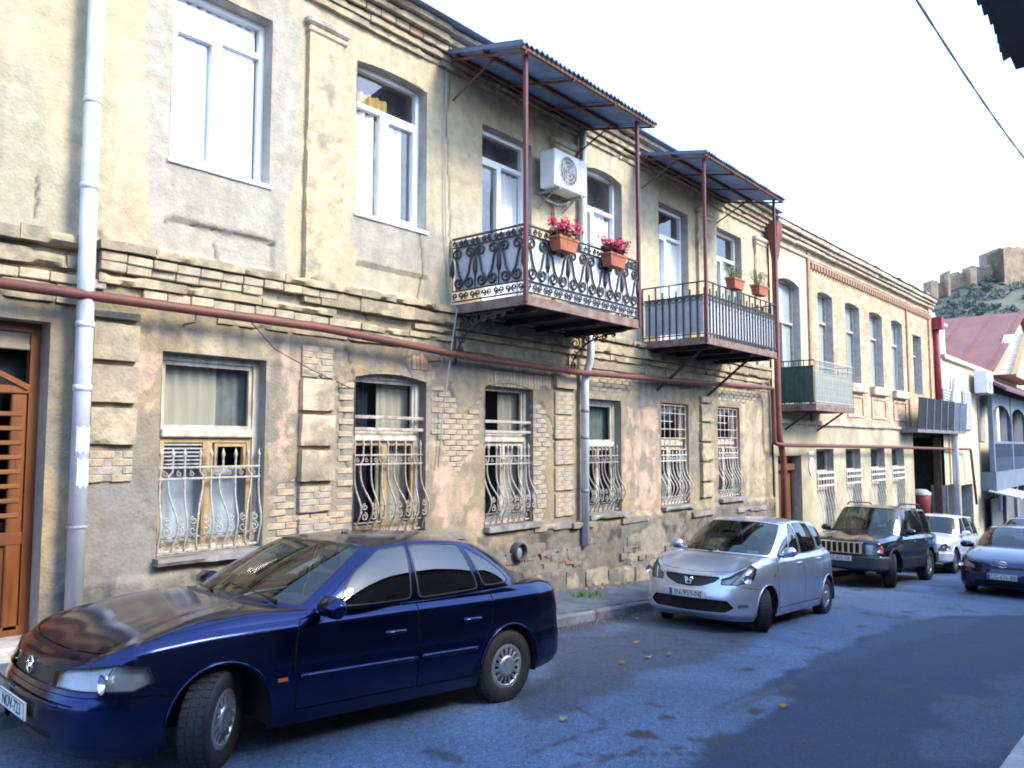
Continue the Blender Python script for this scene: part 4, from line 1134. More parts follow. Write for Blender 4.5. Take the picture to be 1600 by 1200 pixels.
# ================================================================== air conditioner
def ac_unit(label, Mx, w=.86, h=.62, d=.30):
    """local: x along the wall, -y outwards, origin at the back lower left corner"""
    A = thing('air_conditioner', (0, 0, 0), label, 'air conditioner', mat=Mx)
    wht = mat('ac_casing', (.78, .80, .82), .45, var=.08)
    mo('casing', *cbox(0, w, -d, 0, 0, h, .02), wht, A, False, True)
    cx, cz = w * .40, h * .5; r = h * .40
    mo('fan_recess', *lathe([(r, -d - .002), (.001, -d - .003)], 28, 'y', (cx, 0, cz)), mat('fan_shadow', (.12, .12, .125), .8), A, False, True)
    mo('fan_ring', *tube([(cx + r * math.cos(a), -d - .006, cz + r * math.sin(a)) for a in np.linspace(0, 2 * math.pi, 28, endpoint=False)], .012, 5, True), wht, A, True, True)
    for q in (.72, .46, .22): mo('guard_ring', *tube([(cx + r * q * math.cos(a), -d - .012, cz + r * q * math.sin(a)) for a in np.linspace(0, 2 * math.pi, 24, endpoint=False)], .005, 4, True), wht, A, True, True)
    for k in range(9):
        x = cx - r + 2 * r * (k + .5) / 9; hh = math.sqrt(max(r * r - (x - cx) ** 2, 0))
        mo('guard_bar', *tube([(x, -d - .014, cz - hh), (x, -d - .014, cz + hh)], .005, 4), wht, A, True, True)
    for k in range(3):
        a = k * 2.094; mo('fan_blade', [(cx, -d - .004, cz), (cx + r * .85 * math.cos(a), -d - .005, cz + r * .85 * math.sin(a)), (cx + r * .9 * math.cos(a + .5), -d - .0045, cz + r * .9 * math.sin(a + .5)), (cx + r * .5 * math.cos(a + .75), -d - .004, cz + r * .5 * math.sin(a + .75))], [(0, 1, 2, 3)], mat('fan_blade', (.40, .42, .43), .5), A, False, True)
    mo('panel_line', *box(w * .76, w * .765, -d - .003, -d, .03, h - .03), mat('ac_line', (.4, .42, .44), .6), A, False, True)
    for x in (w * .16, w * .82):
        mb = MB(); mb.add(cbox(x - .02, x + .02, -d + .0, .16, -.045, -.005, .004)); mb.add(tube([(x, -d * .6, -.04), (x, .16, -.28)], .012, 4)); mb.obj('wall_bracket', mat('bracket_grey', (.30, .31, .33), .6), A, False, True)
    mo('hose', *tube([(w * .9, -.1, .1), (w * .95, 0, -.05), (w * .6, .05, -.14), (w * .35, .10, -.10), (w * .30, .15, -.03)], .018, 6), mat('hose_white', (.6, .62, .64), .6), A, True, True)
    return A
ax0, az1 = fac(867, 230, 7.72); ax1 = fac(918, 300, 7.72)[0]; az0 = fac(867, 288, 7.72)[1]
ac_unit('white air conditioner on brackets above the scrollwork balcony', Matrix.Translation((ax0, 8.04, az0)), ax1 - ax0, az1 - az0, .32)

# ================================================================== flower boxes
M_terra = mat('terracotta', (.40, .125, .06), .8, color2=(.25, .085, .05), scale=9, bump=.2)
M_soil = mat('potting_soil', (.05, .035, .025), .95)
M_leaf = mat('geranium_leaf', (.060, .085, .03), .7, var=.5, scale=15)
M_bloomred = mat('red_blossom', (.62, .02, .06), .6, var=.4, scale=30, color2=(.40, .01, .10))
M_drygreen = mat('dry_herb', (.14, .19, .06), .8, var=.5, scale=20)
def leaf_cloud(n, rx, ry, rz, c, s, rnd, flat=.0):
    V = []; F = []
    for k in range(n):
        while True:
            p = Vector((rnd.uniform(-1, 1), rnd.uniform(-1, 1), rnd.uniform(-1, 1)))
            if p.length < 1: break
        p = Vector((p.x * rx + c[0], p.y * ry + c[1], p.z * rz + c[2]))
        a = Vector((rnd.gauss(0, 1), rnd.gauss(0, 1), rnd.gauss(0, 1))).normalized(); b = a.orthogonal().normalized(); ss = s * rnd.uniform(.6, 1.3)
        q = len(V); V += [p - a * ss, p + b * ss * .6, p + a * ss, p - b * ss * .6]; F.append((q, q + 1, q + 2, q + 3))
    return V, F
def flower_box(label, x, y, z, w, kind, seed):
    rnd = random.Random(seed)
    T = thing('flower_box', (x, y, z), label, 'flower box', mat=Matrix.Translation((x, y, z)))
    h = .20; d = .20
    V = []
    for zz, e in ((0, .80), (h * .82, .97), (h * .82, 1.06), (h, 1.06), (h, .96), (h - .03, .94)): V += [(-w / 2 * e, -d / 2 * e, zz), (w / 2 * e, -d / 2 * e, zz), (w / 2 * e, d / 2 * e, zz), (-w / 2 * e, d / 2 * e, zz)]
    F = [(3, 2, 1, 0)]
    for k in range(5):
        for q in range(4): F.append((k * 4 + q, k * 4 + (q + 1) % 4, (k + 1) * 4 + (q + 1) % 4, (k + 1) * 4 + q))
    mo('planter', V, F, M_terra, T, False, True)
    mo('soil', *box(-w * .46, w * .46, -d * .45, d * .45, h - .05, h - .025), M_soil, T, False, True)
    mo('hanger', *tube([(-.05, d * .5, h * .4), (-.05, d * .5, h + .05), (-.05, d * .5 + .12, h + .06)], .006, 4), M_iron, T, False, True)
    if kind == 'red':
        o = mo('leaves', *leaf_cloud(320, w * .62, .15, .12, (0, 0, h + .07), .036, rnd), M_leaf, T, False, True); tag(o, kind='stuff')
        V = []; F = []
        for k in range(46):
            a, b = leaf_cloud(18, .05, .05, .045, (rnd.uniform(-w * .62, w * .62), rnd.uniform(-.16, .12), h + rnd.uniform(.05, .26)), .028, rnd)
            n = len(V); V += a; F += [tuple(i + n for i in f) for f in b]
        hf = (len(F) // 32) * 16
        o = mo('blossoms', V[:hf * 4], F[:hf], M_bloomred, T, False, True); tag(o, kind='stuff')
        o = mo('blossoms', V[hf * 4:], [tuple(i - hf * 4 for i in f) for f in F[hf:]], mat('pink_blossom', (.66, .08, .17), .6, var=.4, scale=30), T, False, True); tag(o, kind='stuff')
    else:
        V = []; F = []
        for k in range(26):
            bx = rnd.uniform(-w * .45, w * .45); t = Vector((bx + rnd.uniform(-.12, .12), rnd.uniform(-.12, .12), h + rnd.uniform(.10, .30)))
            a, b = tube([(bx, 0, h - .03), tuple(Vector((bx, 0, h)).lerp(t, .5)), tuple(t)], .004, 3)
            n = len(V); V += [tuple(v) for v in a]; F += [tuple(i + n for i in f) for f in b]
            a, b = leaf_cloud(12, .05, .05, .07, tuple(t - Vector((0, 0, .05))), .018, rnd)
            n = len(V); V += a; F += [tuple(i + n for i in f) for f in b]
        o = mo('leaves', V, F, M_drygreen, T, False, True); tag(o, kind='stuff')
    return T
for i, (px, py, y, w, kind, lab) in enumerate(((881, 394, 6.68, .46, 'red', 'terracotta box of red blossoms on the scrollwork railing, nearer the air conditioner'), (959, 418, 6.68, .46, 'red', 'terracotta box of red blossoms on the scrollwork railing, at its far end'),
        (1149, 452, 6.68, .50, 'dry', 'terracotta box of thin green plants at the middle of the plain bar railing'), (1187, 462, 6.68, .50, 'dry', 'terracotta box of thin green plants at the corner post of the plain bar railing'))):
    x, z = fac(px, py, y); flower_box(lab, x, y, z, w, kind, 10 + i)
# ================================================================== the brick house next door
TH2 = R_(-1.5); B2O = Vector((20.62, FY, 0))
M2 = Matrix.Translation(B2O) @ Matrix.Rotation(TH2, 4, 'Z')
def b2(px, py, out=0.0):
    r = pray(px, py); n = Vector((-math.sin(TH2), math.cos(TH2), 0)); t = (n.dot(B2O) - out) / n.dot(r); q = r * t - B2O
    return (q.x * math.cos(TH2) + q.y * math.sin(TH2), q.z)
def brick_mat(name, c1, c2, mortar, scale=1.0, vec='xz'):
    m = bpy.data.materials.new(name); m.use_nodes = True
    N, L = m.node_tree.nodes, m.node_tree.links; b = N['Principled BSDF']
    tc = N.new('ShaderNodeTexCoord'); sx = N.new('ShaderNodeSeparateXYZ'); cb = N.new('ShaderNodeCombineXYZ')
    L.new(tc.outputs['Object'], sx.inputs['Vector']); L.new(sx.outputs['X'], cb.inputs['X']); L.new(sx.outputs['Z'], cb.inputs['Y'])
    br = N.new('ShaderNodeTexBrick'); br.inputs['Color1'].default_value = (*c1, 1); br.inputs['Color2'].default_value = (*c2, 1); br.inputs['Mortar'].default_value = (*mortar, 1)
    br.inputs['Scale'].default_value = scale; br.inputs['Brick Width'].default_value = .26; br.inputs['Row Height'].default_value = .078; br.inputs['Mortar Size'].default_value = .008
    L.new(cb.outputs['Vector'], br.inputs['Vector'])
    nz = N.new('ShaderNodeTexNoise'); nz.inputs['Scale'].default_value = 1.6; nz.inputs['Detail'].default_value = 7; L.new(tc.outputs['Object'], nz.inputs['Vector'])
    mr = N.new('ShaderNodeMapRange'); mr.inputs['From Min'].default_value = .3; mr.inputs['From Max'].default_value = .7; mr.inputs['To Min'].default_value = .7; mr.inputs['To Max'].default_value = 1.2
    L.new(nz.outputs['Fac'], mr.inputs['Value'])
    vm = N.new('ShaderNodeVectorMath'); vm.operation = 'SCALE'; L.new(br.outputs['Color'], vm.inputs[0]); L.new(mr.outputs['Result'], vm.inputs['Scale']); L.new(vm.outputs['Vector'], b.inputs['Base Color'])
    bp = N.new('ShaderNodeBump'); bp.inputs['Strength'].default_value = .6; bp.inputs['Distance'].default_value = .01; bp.invert = True
    L.new(br.outputs['Fac'], bp.inputs['Height']); L.new(bp.outputs['Normal'], b.inputs['Normal']); b.inputs['Roughness'].default_value = .9
    return m
M_b2brick = brick_mat('far_brickwork', (.40, .25, .15), (.56, .42, .27), (.55, .47, .34))
M_b2plas = mat('yellow_plaster', (.54, .47, .33), .92, var=.22, scale=1.8, bump=.3, bscale=20)
M_b2low = mat('yellow_grey_plaster', (.43, .385, .265), .92, var=.3, scale=1.2, bump=.3, bscale=20)
M_b2trim = mat('brick_trim_red', (.36, .23, .155), .9, var=.3, scale=6)
M_b2corn = mat('weathered_cornice', (.46, .39, .30), .9, var=.4, scale=4, bump=.4)
M_b2frame = mat('brown_grey_frame', (.42, .38, .30), .7, var=.3, scale=10)
def wall_open(name, x0, x1, z0, z1, ops, m, parent, M, dep=.32, mrev=None, yoff=0.0):
    """rectangular wall with openings (a,b,p,q,rise) in local xz, reveals included"""
    xs = sorted({x0, x1} | {v for o in ops for v in (o[0], o[1])}); zs = sorted({z0, z1} | {v for o in ops for v in (o[2], o[3])})
    mb = MB()
    for i in range(len(xs) - 1):
        for j in range(len(zs) - 1):
            xm, zm = (xs[i] + xs[i + 1]) / 2, (zs[j] + zs[j + 1]) / 2
            if any(a < xm < b and p < zm < q for a, b, p, q, r in ops): continue
            mb.add(([(xs[i], yoff, zs[j]), (xs[i + 1], yoff, zs[j]), (xs[i + 1], yoff, zs[j + 1]), (xs[i], yoff, zs[j + 1])], [(0, 1, 2, 3)]))
    for a, b, p, q, r in ops:
        if r:      # spandrels of a flat arch
            n = 8; top = [(a + (b - a) * k / n, q - r + r * (1 - ((k / n - .5) * 2) ** 2)) for k in range(n + 1)]
            for k in range(n): mb.add(([(top[k][0], yoff, top[k][1]), (top[k + 1][0], yoff, top[k + 1][1]), (top[k + 1][0], yoff, q), (top[k][0], yoff, q)], [(0, 1, 2, 3)]))
            ring = [(a, p)] + top + [(b, p)]
        else: ring = [(a, p), (a, q), (b, q), (b, p)]
        for k in range(len(ring)):
            u, v = ring[k], ring[(k + 1) % len(ring)]
            mb.add(([(u[0], yoff, u[1]), (u[0], yoff + dep, u[1]), (v[0], yoff + dep, v[1]), (v[0], yoff, v[1])], [(0, 1, 2, 3)]), 1)
    return mb.obj(name, [m, mrev or m], parent, False, False, M)
H2 = thing('brick_house', tuple(M2 @ Vector((8, 0, -3))), 'brick-faced two-storey house with toothed cornice and tall narrow arched windows', 'house')
def span(pl, pr, py): return b2(pl, py)[0], b2(pr, py)[0]
UPW = []
for (pl, pr, pt, pb, rise) in ((1217, 1252, 438, 640, .14), (1280, 1303, 461, 0, .08), (1322.5, 1345, 475, 599, .08), (1360, 1380, 493, 606, .08), (1394, 1411, 505, 615, .07), (1427, 1440, 523, 0, 0)):
    a, b = span(pl, pr, 560); UPW.append([a, b, 2.02, 4.62 if rise else 4.35, rise])
UPW[0][2] = 1.15; UPW[1][2] = 2.02; UPW[0][3] = 4.62
LOWW = []
for (pl, pr) in ((1276, 1303), (1322, 1345), (1361, 1383), (1394, 1413)):
    a, b = span(pl, pr, 730); LOWW.append([a, b, -2.75, -.08, 0])
da, db = span(1216, 1253, 750); DOOR2 = [da, db, -3.45, -.26, 0]
pa, pb_ = span(1428, 1463, 750)
S_END = b2(1453, 475)[0]; S_LOW = b2(1427, 700)[0]
ZL = .66
wall_open('upper_wall', b2(1264, 500)[0], S_END, ZL, 6.0, [tuple(w) for w in UPW[1:]], M_b2brick, H2, M2, .30, mat('shaded_reveal', (.42, .40, .40), .9))
wall_open('bay_wall', .0, b2(1264, 500)[0] - .004, ZL, 6.0, [tuple(UPW[0])], M_b2plas, H2, M2, .30, mat('shaded_reveal', (.42, .40, .40), .9))
wall_open('lower_wall', .0, S_LOW, -5.2, ZL - .004, [tuple(w) for w in LOWW] + [tuple(DOOR2)], M_b2low, H2, M2, .42, mat('grey_reveal', (.40, .38, .36), .9))
mo('house_body', *box(.02, S_END, .62, 9.0, ZL - .1, 5.95), M_b2low, H2, False, False, M2)
mo('lower_body', *box(.02, S_LOW, .62, 9.0, -5.2, ZL - .104), M_b2low, H2, False, False, M2)
mo('side_wall', *box(S_LOW + .01, S_END - .01, .02, .61, .62, ZL), M_b2low, H2, False, False, M2)
mo('corner_pilaster', *box(S_END - .55, S_END, -.07, .3, ZL, 5.9), mat('brick_plain', (.50, .34, .22), .9, var=.3, scale=8, bump=.3), H2, False, False, M2)
e1 = b2(1264, 500)[0]
mo('corner_strip', *box(e1 - .10, e1 + .06, -.055, .02, ZL, 5.6), M_b2trim, H2, False, False, M2)
e2 = b2(1416, 520)[0]
mo('corner_strip', *box(e2 - .08, e2 + .08, -.055, .02, ZL, 5.5), M_b2trim, H2, False, False, M2)
r2 = random.Random(9)
x = .02
while x < S_END:
    l = min(r2.uniform(1.0, 2.2), S_END - x)
    for (z0, z1, o_) in ((5.44, 5.52, .05), (5.66, 5.76, .14), (5.78, 5.88, .20), (5.90, 6.05, .28)):
        mo('cornice_stone', *cbox(x + .003, x + l - .003, -o_ + r2.uniform(-.01, .01), .05, z0 + r2.uniform(-.012, .012), z1 + r2.uniform(-.012, .012), .012, r2, .008), M_b2corn, H2, False, False, M2)
    x += l
dm = mesh_data('dentil', *cbox(-.055, .055, -.09, .03, -.09, .09, .008), M_b2trim)
x = e1 + .2
while x < S_END - .2:
    inst('dentil', dm, H2, M2 @ Matrix.Translation((x, 0, 5.26))); x += .235
mo('dentil_band', *box(e1 + .06, S_END - .01, -.05, .02, 5.355, 5.43), M_b2trim, H2, False, False, M2)
# loose bricks of the ragged parapet and the roof edge
x = e1
while x < S_END - .3:
    if r2.random() < .75: mo('parapet_brick', *cbox(x, x + r2.uniform(.2, .5), -.2, .1, 6.05, 6.05 + r2.uniform(.06, .20), .01, r2, .01), M_b2trim, H2, False, False, M2)
    x += .45
mo('roof', [(-.1, -.32, 6.06), (S_END + .1, -.32, 6.06), (S_END + .1, 4.5, 7.4), (-.1, 4.5, 7.4), (S_END + .1, 9.2, 6.06), (-.1, 9.2, 6.06)], [(0, 1, 2, 3), (3, 2, 4, 5)], M_roofmetal, H2, False, False, M2)
x = .0
while x < S_LOW + .8:
    l = r2.uniform(.8, 1.6); mo('floor_ledge', *cbox(x, min(x + l, S_LOW + .6) - .01, -.07 - r2.uniform(0, .02), .02, ZL - .06, ZL + .05 + r2.uniform(-.01, .01), .015, r2, .01), M_b2corn, H2, False, False, M2); x += l
def far_window(o, m, tz, par, M, light=True, mull=True):
    a, b, p, q, r = o
    y = .20; w = .07
    win = bars_frame(a, b, p, q, y, y + .08, w).obj('window', m, par, False, False, M)
    zt = p + (q - p) * tz
    mb = MB(); mb.add(cbox(a + w, b - w, y - .01, y + .07, zt - .04, zt + .04, .006)); mb.obj('transom', m, win, False, False, M)
    if mull:
        mb = MB(); mb.add(cbox((a + b) / 2 - .03, (a + b) / 2 + .03, y, y + .06, p + w, zt - .04, .006)); mb.obj('mullion', m, win, False, False, M)
    mo('pane', [(a + .04, y + .05, p + .04), (b - .04, y + .05, p + .04), (b - .04, y + .05, q - .04), (a + .04, y + .05, q - .04)], [(0, 1, 2, 3)], M_pane, win, False, False, M)
    mo('curtain', [(a, y + .075, p), (b, y + .075, p), (b, y + .075, q), (a, y + .075, q)], [(0, 1, 2, 3)], mat('far_curtain', (.74, .75, .70), .9, var=.25, scale=2, stretch=(6, 1, .3)) if light else M_room, win, False, False, M)
    return win
for k, o in enumerate(UPW): far_window(o, M_b2frame if k != 4 else M_oldwood, .66, H2, M2, True)
for k, o in enumerate(UPW[2:5]):
    a, b = o[0], o[1]
    mo('apron_sill', *cbox(a - .12, b + .12, -.16, .2, o[2] - .30, o[2] - .005, .03), M_b2corn, H2, False, False, M2)
    mb = bars_frame(a - .08, b + .08, o[2] - 1.10, o[2] - .38, -.035, .01, .07); mb.obj('apron_panel', M_b2corn, H2, False, False, M2)
for k, o in enumerate(LOWW):
    a, b, p, q, r = o
    far_window((a, b, -1.30, q, 0), M_oldwood, .45, H2, M2, False)
    gm = MB()
    gm.add(cbox(a, b, -.03, .0, -2.7, -2.66, .004))
    G = gm.obj('window_grille', M_grillewhite, H2, False, False, M2)
    for z in (-.78, -.95, -1.15): mo('grille_rail', *cbox(a - .02, b + .02, -.03, .0, z - .03, z + .03, .004), M_grillewhite, G, False, False, M2)
    mbar = mesh_data('bar', *tube([(0, -.02, -2.7), (.06, -.14, -2.2), (.05, -.10, -1.8), (-.05, -.03, -1.3), (0, -.02, -.7)], .013, 4), M_grillewhite, True)
    for q_ in range(7): inst('bar', mbar, G, M2 @ Matrix.Translation((a + .05 + (b - a - .1) * q_ / 6, 0, 0)))
    mo('infill_panel', *box(a, b, .25, .3, -2.75, -1.3), mat('pale_infill', (.50, .48, .40), .9), H2, False, False, M2)
# street door
a, b, p, q, r = DOOR2
D2 = bars_frame(a, b, p, q, .24, .36, .10).obj('door', mat('brown_door', (.16, .075, .04), .5, var=.25, scale=5, stretch=(1, 1, .2)), H2, False, False, M2)
xm = (a + b) / 2
for (xa, xb) in ((a + .1, xm - .01), (xm + .01, b - .1)):
    lf = mo('door_leaf', *box(xa, xb, .29, .33, p + .1, q - .42), mat('brown_door', (.16, .075, .04)), D2, False, False, M2)
    for z0, z1 in ((p + .25, p + 1.0), (p + 1.1, q - .55)): mo('door_panel', *cbox(xa + .08, xb - .08, .265, .30, z0, z1, .02), mat('brown_door', (.16, .075, .04)), D2, False, False, M2)
mo('door_cornice', *cbox(a + .02, b - .02, .16, .36, q - .42, q - .22, .03), mat('brown_door', (.16, .075, .04)), D2, False, False, M2)
mo('door_top_light', *box(a + .1, b - .1, .33, .34, q - .22, q - .1), M_room, D2, False, False, M2)
# number plaque
pxa, pza = b2(1268, 728, .02)
PQ = thing('house_plaque', (0, 0, 0), 'white oval number plaque with a small plate above, beside the brown door', 'plaque', mat=M2 @ Matrix.Translation((pxa, -.03, pza)))
m_en = mat('white_enamel', (.82, .84, .86), .35, var=.05)
mo('oval_plate', *extrude_poly([(.17 * math.cos(t), .26 * math.sin(t)) for t in np.linspace(0, 2 * math.pi, 28, endpoint=False)], 0, .02), m_en, PQ, False, True)
mo('street_plate', *cbox(-.2, .2, 0, .02, .30, .42, .004), m_en, PQ, False, True)
# balcony with green sheet
def b3alc():
    B = thing('balcony', tuple(M2 @ Vector((2, 0, .95))), 'small balcony with grey bars and a green sheet on the brick house', 'balcony')
    s0, s1, o_ = .45, 3.36, .95; zb, zt = .94, 2.24
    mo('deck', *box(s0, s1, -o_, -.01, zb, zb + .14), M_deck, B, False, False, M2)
    mo('fascia', *cbox(s0, s1, -o_ - .02, -o_ + .01, zb - .02, zb + .16, .004), M_fascia, B, False, False, M2)
    mo('fascia', *cbox(s0 - .02, s0 + .01, -o_ + .012, 0, zb - .02, zb + .16, .004), M_fascia, B, False, False, M2)
    mg = mat('pale_grey_bars', (.48, .48, .44), .6, var=.3, scale=20)
    for (A, Bp, n) in (((s0, -o_), (s1, -o_), 26), ((s0, 0), (s0, -o_), 7), ((s1, -o_), (s1, 0), 7)):
        mr_ = mg if n == 26 else M_iron
        G = mo('railing', *tube([(A[0], A[1], zt), (Bp[0], Bp[1], zt)], .016, 5), mr_, B, False, False, M2)
        for zz in (zb + .22, zt - .16): mo('rail', *tube([(A[0], A[1], zz), (Bp[0], Bp[1], zz)], .011, 5), mr_, G, False, False, M2)
        bm_ = mesh_data('baluster', *tube([(0, 0, zb + .14), (0, 0, zt)], .012, 5), mg if n == 26 else M_iron)
        for k in range(n + 1): inst('baluster', bm_, G, M2 @ Matrix.Translation((A[0] + (Bp[0] - A[0]) * k / n, A[1] + (Bp[1] - A[1]) * k / n, 0)))
    mo('green_sheet', *box(s0 + .03, s0 + .036, -o_ + .04, -.03, zb + .2, zt - .14), mat('green_plastic', (.035, .11, .095), .6, var=.4, scale=5), B, False, False, M2)
    mo('white_sheet', *box(s0 + .04, s1 - .02, -o_ + .03, -o_ + .036, zb + .2, zt - .3), mat('pale_sheet', (.33, .34, .30), .7), B, False, False, M2)
    for s in (s0 + .3, s1 - .3): mo('bracket', *tube([(s, 0, zb - .5), (s, -o_ + .2, zb)], .03, 5), M_iron, B, False, False, M2)
b3alc()
# red end pipe of the brick house
ex = S_END - .12
pe = thing('downpipe', tuple(M2 @ Vector((ex, -.2, 5))), 'dark red downpipe with a hopper at the far end of the brick house', 'downpipe')
mo('pipe', *tube([tuple(M2 @ Vector((ex + .15, -.18, 5.0))), tuple(M2 @ Vector((ex + .2, -.20, 1.2)))], .12, 10), mat('crimson_pipe', (.26, .03, .04), .6, var=.3), pe, True)
mo('rain_hopper', *box(ex - .05, ex + .35, -.45, -.02, 4.8, 5.3), mat('crimson_pipe', (.26, .03, .04)), pe, False, False, M2)
# tin-clad balcony over the dark passage
def tin_balcony():
    x0, z0 = fac(1432, 668, 7.35); x1, _ = fac(1508, 668, 7.0)
    B = thing('balcony', (x0, 7.3, .4), 'balcony clad in dark tin sheets over the dark passage beyond the brick house', 'balcony')
    n = 7; zt = 1.78; zb = .62
    dk = mat('dark_tin', (.028, .032, .042), .75, spec=.12, metal=.0, var=.3, scale=2); lt = mat('grey_tin', (.10, .125, .18), .75, spec=.12, metal=.0, var=.2, scale=2)
    for k in range(n):
        xa = x0 + (x1 - x0) * k / n; xb = x0 + (x1 - x0) * (k + 1) / n; ya = 7.3 - .3 * k / n; yb = 7.3 - .3 * (k + 1) / n
        mo('tin_sheet', [(xa, ya, zb), (xb - .03, yb, zb), (xb - .03, yb - .08, zt), (xa, ya - .08, zt), (xa, ya + .02, zb), (xb - .03, yb + .02, zb), (xb - .03, yb - .06, zt), (xa, ya - .06, zt)], [(0, 1, 2, 3), (7, 6, 5, 4), (0, 4, 5, 1), (3, 2, 6, 7), (0, 3, 7, 4), (1, 5, 6, 2)], dk if k < 5 else lt, B)
        mo('upright', *tube([(xb - .015, yb - .02, zb - .05), (xb - .015, yb - .10, zt + .03)], .02, 4), mat('upright_grey', (.36, .37, .38), .6), B)
    mo('deck', [(x0, 7.3, zb - .12), (x1, 7.0, zb - .12), (x1, 8.4, zb - .12), (x0, 8.4, zb - .12), (x0, 7.3, zb), (x1, 7.0, zb), (x1, 8.4, zb), (x0, 8.4, zb)], [(3, 2, 1, 0), (4, 5, 6, 7), (0, 1, 5, 4), (1, 2, 6, 5), (2, 3, 7, 6), (3, 0, 4, 7)], mat('deck_grey', (.18, .18, .19), .8), B)
    return x0, x1
tbx = tin_balcony()
# dark passage: shade put into near-black walls and added side panel; red bin
PSx0 = tuple(M2 @ Vector((S_LOW, 0, 0)))[0]
mo_p = thing('passage', (PSx0 + 1.5, 8.6, road_z(PSx0)), 'dark covered passage between the brick house and the pale house', 'passage')
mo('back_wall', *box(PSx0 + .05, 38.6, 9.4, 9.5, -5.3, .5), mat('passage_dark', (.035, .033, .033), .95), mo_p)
mo('dark_side_panel', *box(37.04, 37.12, 7.52, 9.4, -5.3, .48), mat('passage_side_dark', (.030, .024, .02), .9, var=.4, scale=4), mo_p)
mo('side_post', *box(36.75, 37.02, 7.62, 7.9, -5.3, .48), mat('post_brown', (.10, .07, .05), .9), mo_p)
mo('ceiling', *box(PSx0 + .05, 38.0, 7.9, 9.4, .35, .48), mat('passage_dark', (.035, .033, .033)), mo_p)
bxr, bzr = fac(1446, 775, 8.07)
rbn = thing('red_bin', (bxr, 7.9, bzr - .6), 'red container with a grey lid standing in the dark passage', 'container')
V, F = lathe([(.001, bzr - 1.2), (.32, bzr - 1.2), (.38, bzr + .05), (.35, bzr + .09)], 18, 'z', (bxr, 8.25, 0)); mo('tub', V, F, mat('red_plastic', (.20, .025, .025), .5, var=.2), rbn, True)
V, F = lathe([(.40, bzr + .05), (.38, bzr + .14), (.23, bzr + .26), (.001, bzr + .28)], 18, 'z', (bxr, 8.25, 0)); mo('lid', V, F, mat('lid_grey', (.42, .42, .42), .6), rbn, True)

# ================================================================== pale house with the red roof
H3 = thing('pale_house', (42, 8, road_z(42)), 'pale cream house with a low parapet and grey shutters, behind the white car', 'house')
Y3 = 7.5
def f3(px, py): return fac(px, py, Y3)
M_cream3 = mat('cream_wall', (.52, .45, .33), .92, var=.15, scale=1.2, bump=.15)
x30 = 37.2; x31 = f3(1545, 600)[0]; zt3 = 3.62
gops = []
for (pl, pr) in ((1478, 1492), (1502, 1520)):
    a, b = f3(pl, 770)[0], f3(pr, 770)[0]; gops.append((a, b, -5.6, f3((pl + pr) / 2, 757)[1], 0))
wall_open('front_wall', x30, x31, -5.8, zt3, gops, M_cream3, H3, Matrix.Translation((0, Y3, 0)), .5, mat('grey_reveal', (.40, .38, .36), .9))
mo('house_body', *box(x30, x31, Y3 + .6, Y3 + 9, -5.8, zt3 - .02), M_cream3, H3)
mo('near_wall', *box(x30 - .01, x30 + .02, Y3, Y3 + .7, -5.8, zt3), M_cream3, H3)
for g_ in gops: mo('dark_doorway', *box(g_[0] - .02, g_[1] + .02, Y3 + .5, Y3 + .55, -5.8, g_[3]), mat('grey_gate', (.14, .15, .17), .7, var=.3), H3)
mo('parapet_coping', *cbox(x30 - .1, x31, Y3 - .14, Y3 + .4, zt3, zt3 + .22, .03), mat('coping_cream', (.60, .50, .35), .9, var=.3), H3)
for (pl, pr, pt, pb) in ((1472, 1485, 608, 640), (1503, 1515, 612, 672)):
    a, b = f3(pl, 640)[0], f3(pr, 640)[0]; z1, z0 = f3((pl + pr) / 2, pt)[1], f3((pl + pr) / 2, pb)[1]
    sh = mo('shutter', *cbox(a, b, Y3 - .08, Y3 - .02, z0, z1, .01), mat('shutter_frame', (.40, .42, .45), .7), H3)
    k = z0 + .06
    while k < z1 - .05:
        mo('shutter_slat', *box(a + .1, b - .1, Y3 - .11, Y3 - .08, k, k + .05), mat('shutter_slat', (.40, .43, .48), .7), sh); k += .12
a, b = f3(1527, 650)[0], f3(1537, 650)[0]
mo('shutter', *cbox(a, b, Y3 - .06, Y3 - .01, f3(1532, 690)[1], f3(1532, 612)[1], .01), mat('shutter_brown', (.30, .27, .22), .7), H3)
# chimney
cx_, cz_ = f3(1468, 555)
cw = f3(1492, 555)[0] - f3(1478, 555)[0]
CH = MB(); CH.add(cbox(37.8, 40.4, 8.0, 9.6, zt3, 5.35, .03)); ch = CH.obj('chimney', mat('chimney_plaster', (.60, .55, .44), .9, var=.3, scale=3), H3)
mo('chimney_cap', *cbox(37.7, 40.5, 7.9, 9.7, 5.36, 5.5, .02), mat('chimney_plaster', (.60, .55, .44)), ch)
mo('smoke_hole', *box(37.78, 37.799, 8.5, 9.0, 4.95, 5.2), M_room, ch)
dp = thing('downpipe', (37.9, Y3 - .15, 2), 'pale downpipe with a swan neck on the cream house', 'downpipe')
mo('pipe', *tube(bend([(38.6, Y3 - .2, 2.9), (38.4, Y3 - .2, 2.3), (37.9, Y3 - .2, 1.9), (37.9, Y3 - .2, -5.0)], 4, .3), .13, 10), M_galv, dp, True)
dp2 = thing('downpipe', (45.5, Y3 - .6, 2), 'grey downpipe at the corner of the cream house beside the blue-grey veranda', 'downpipe')
mo('pipe', *tube(bend([(47.3, Y3 - .3, 2.3), (47.0, Y3 - .35, 0), (46.8, Y3 - .35, -3.2)], 3, .3), .14, 10), M_galv, dp2, True)
acx, acz = fac(1553, 612, 6.7)
ac_unit('white air conditioner hung at the corner of the cream house beside the veranda', Matrix.Translation((acx - 1.2, 7.30, acz - .1)), 1.5, 1.05, .55)

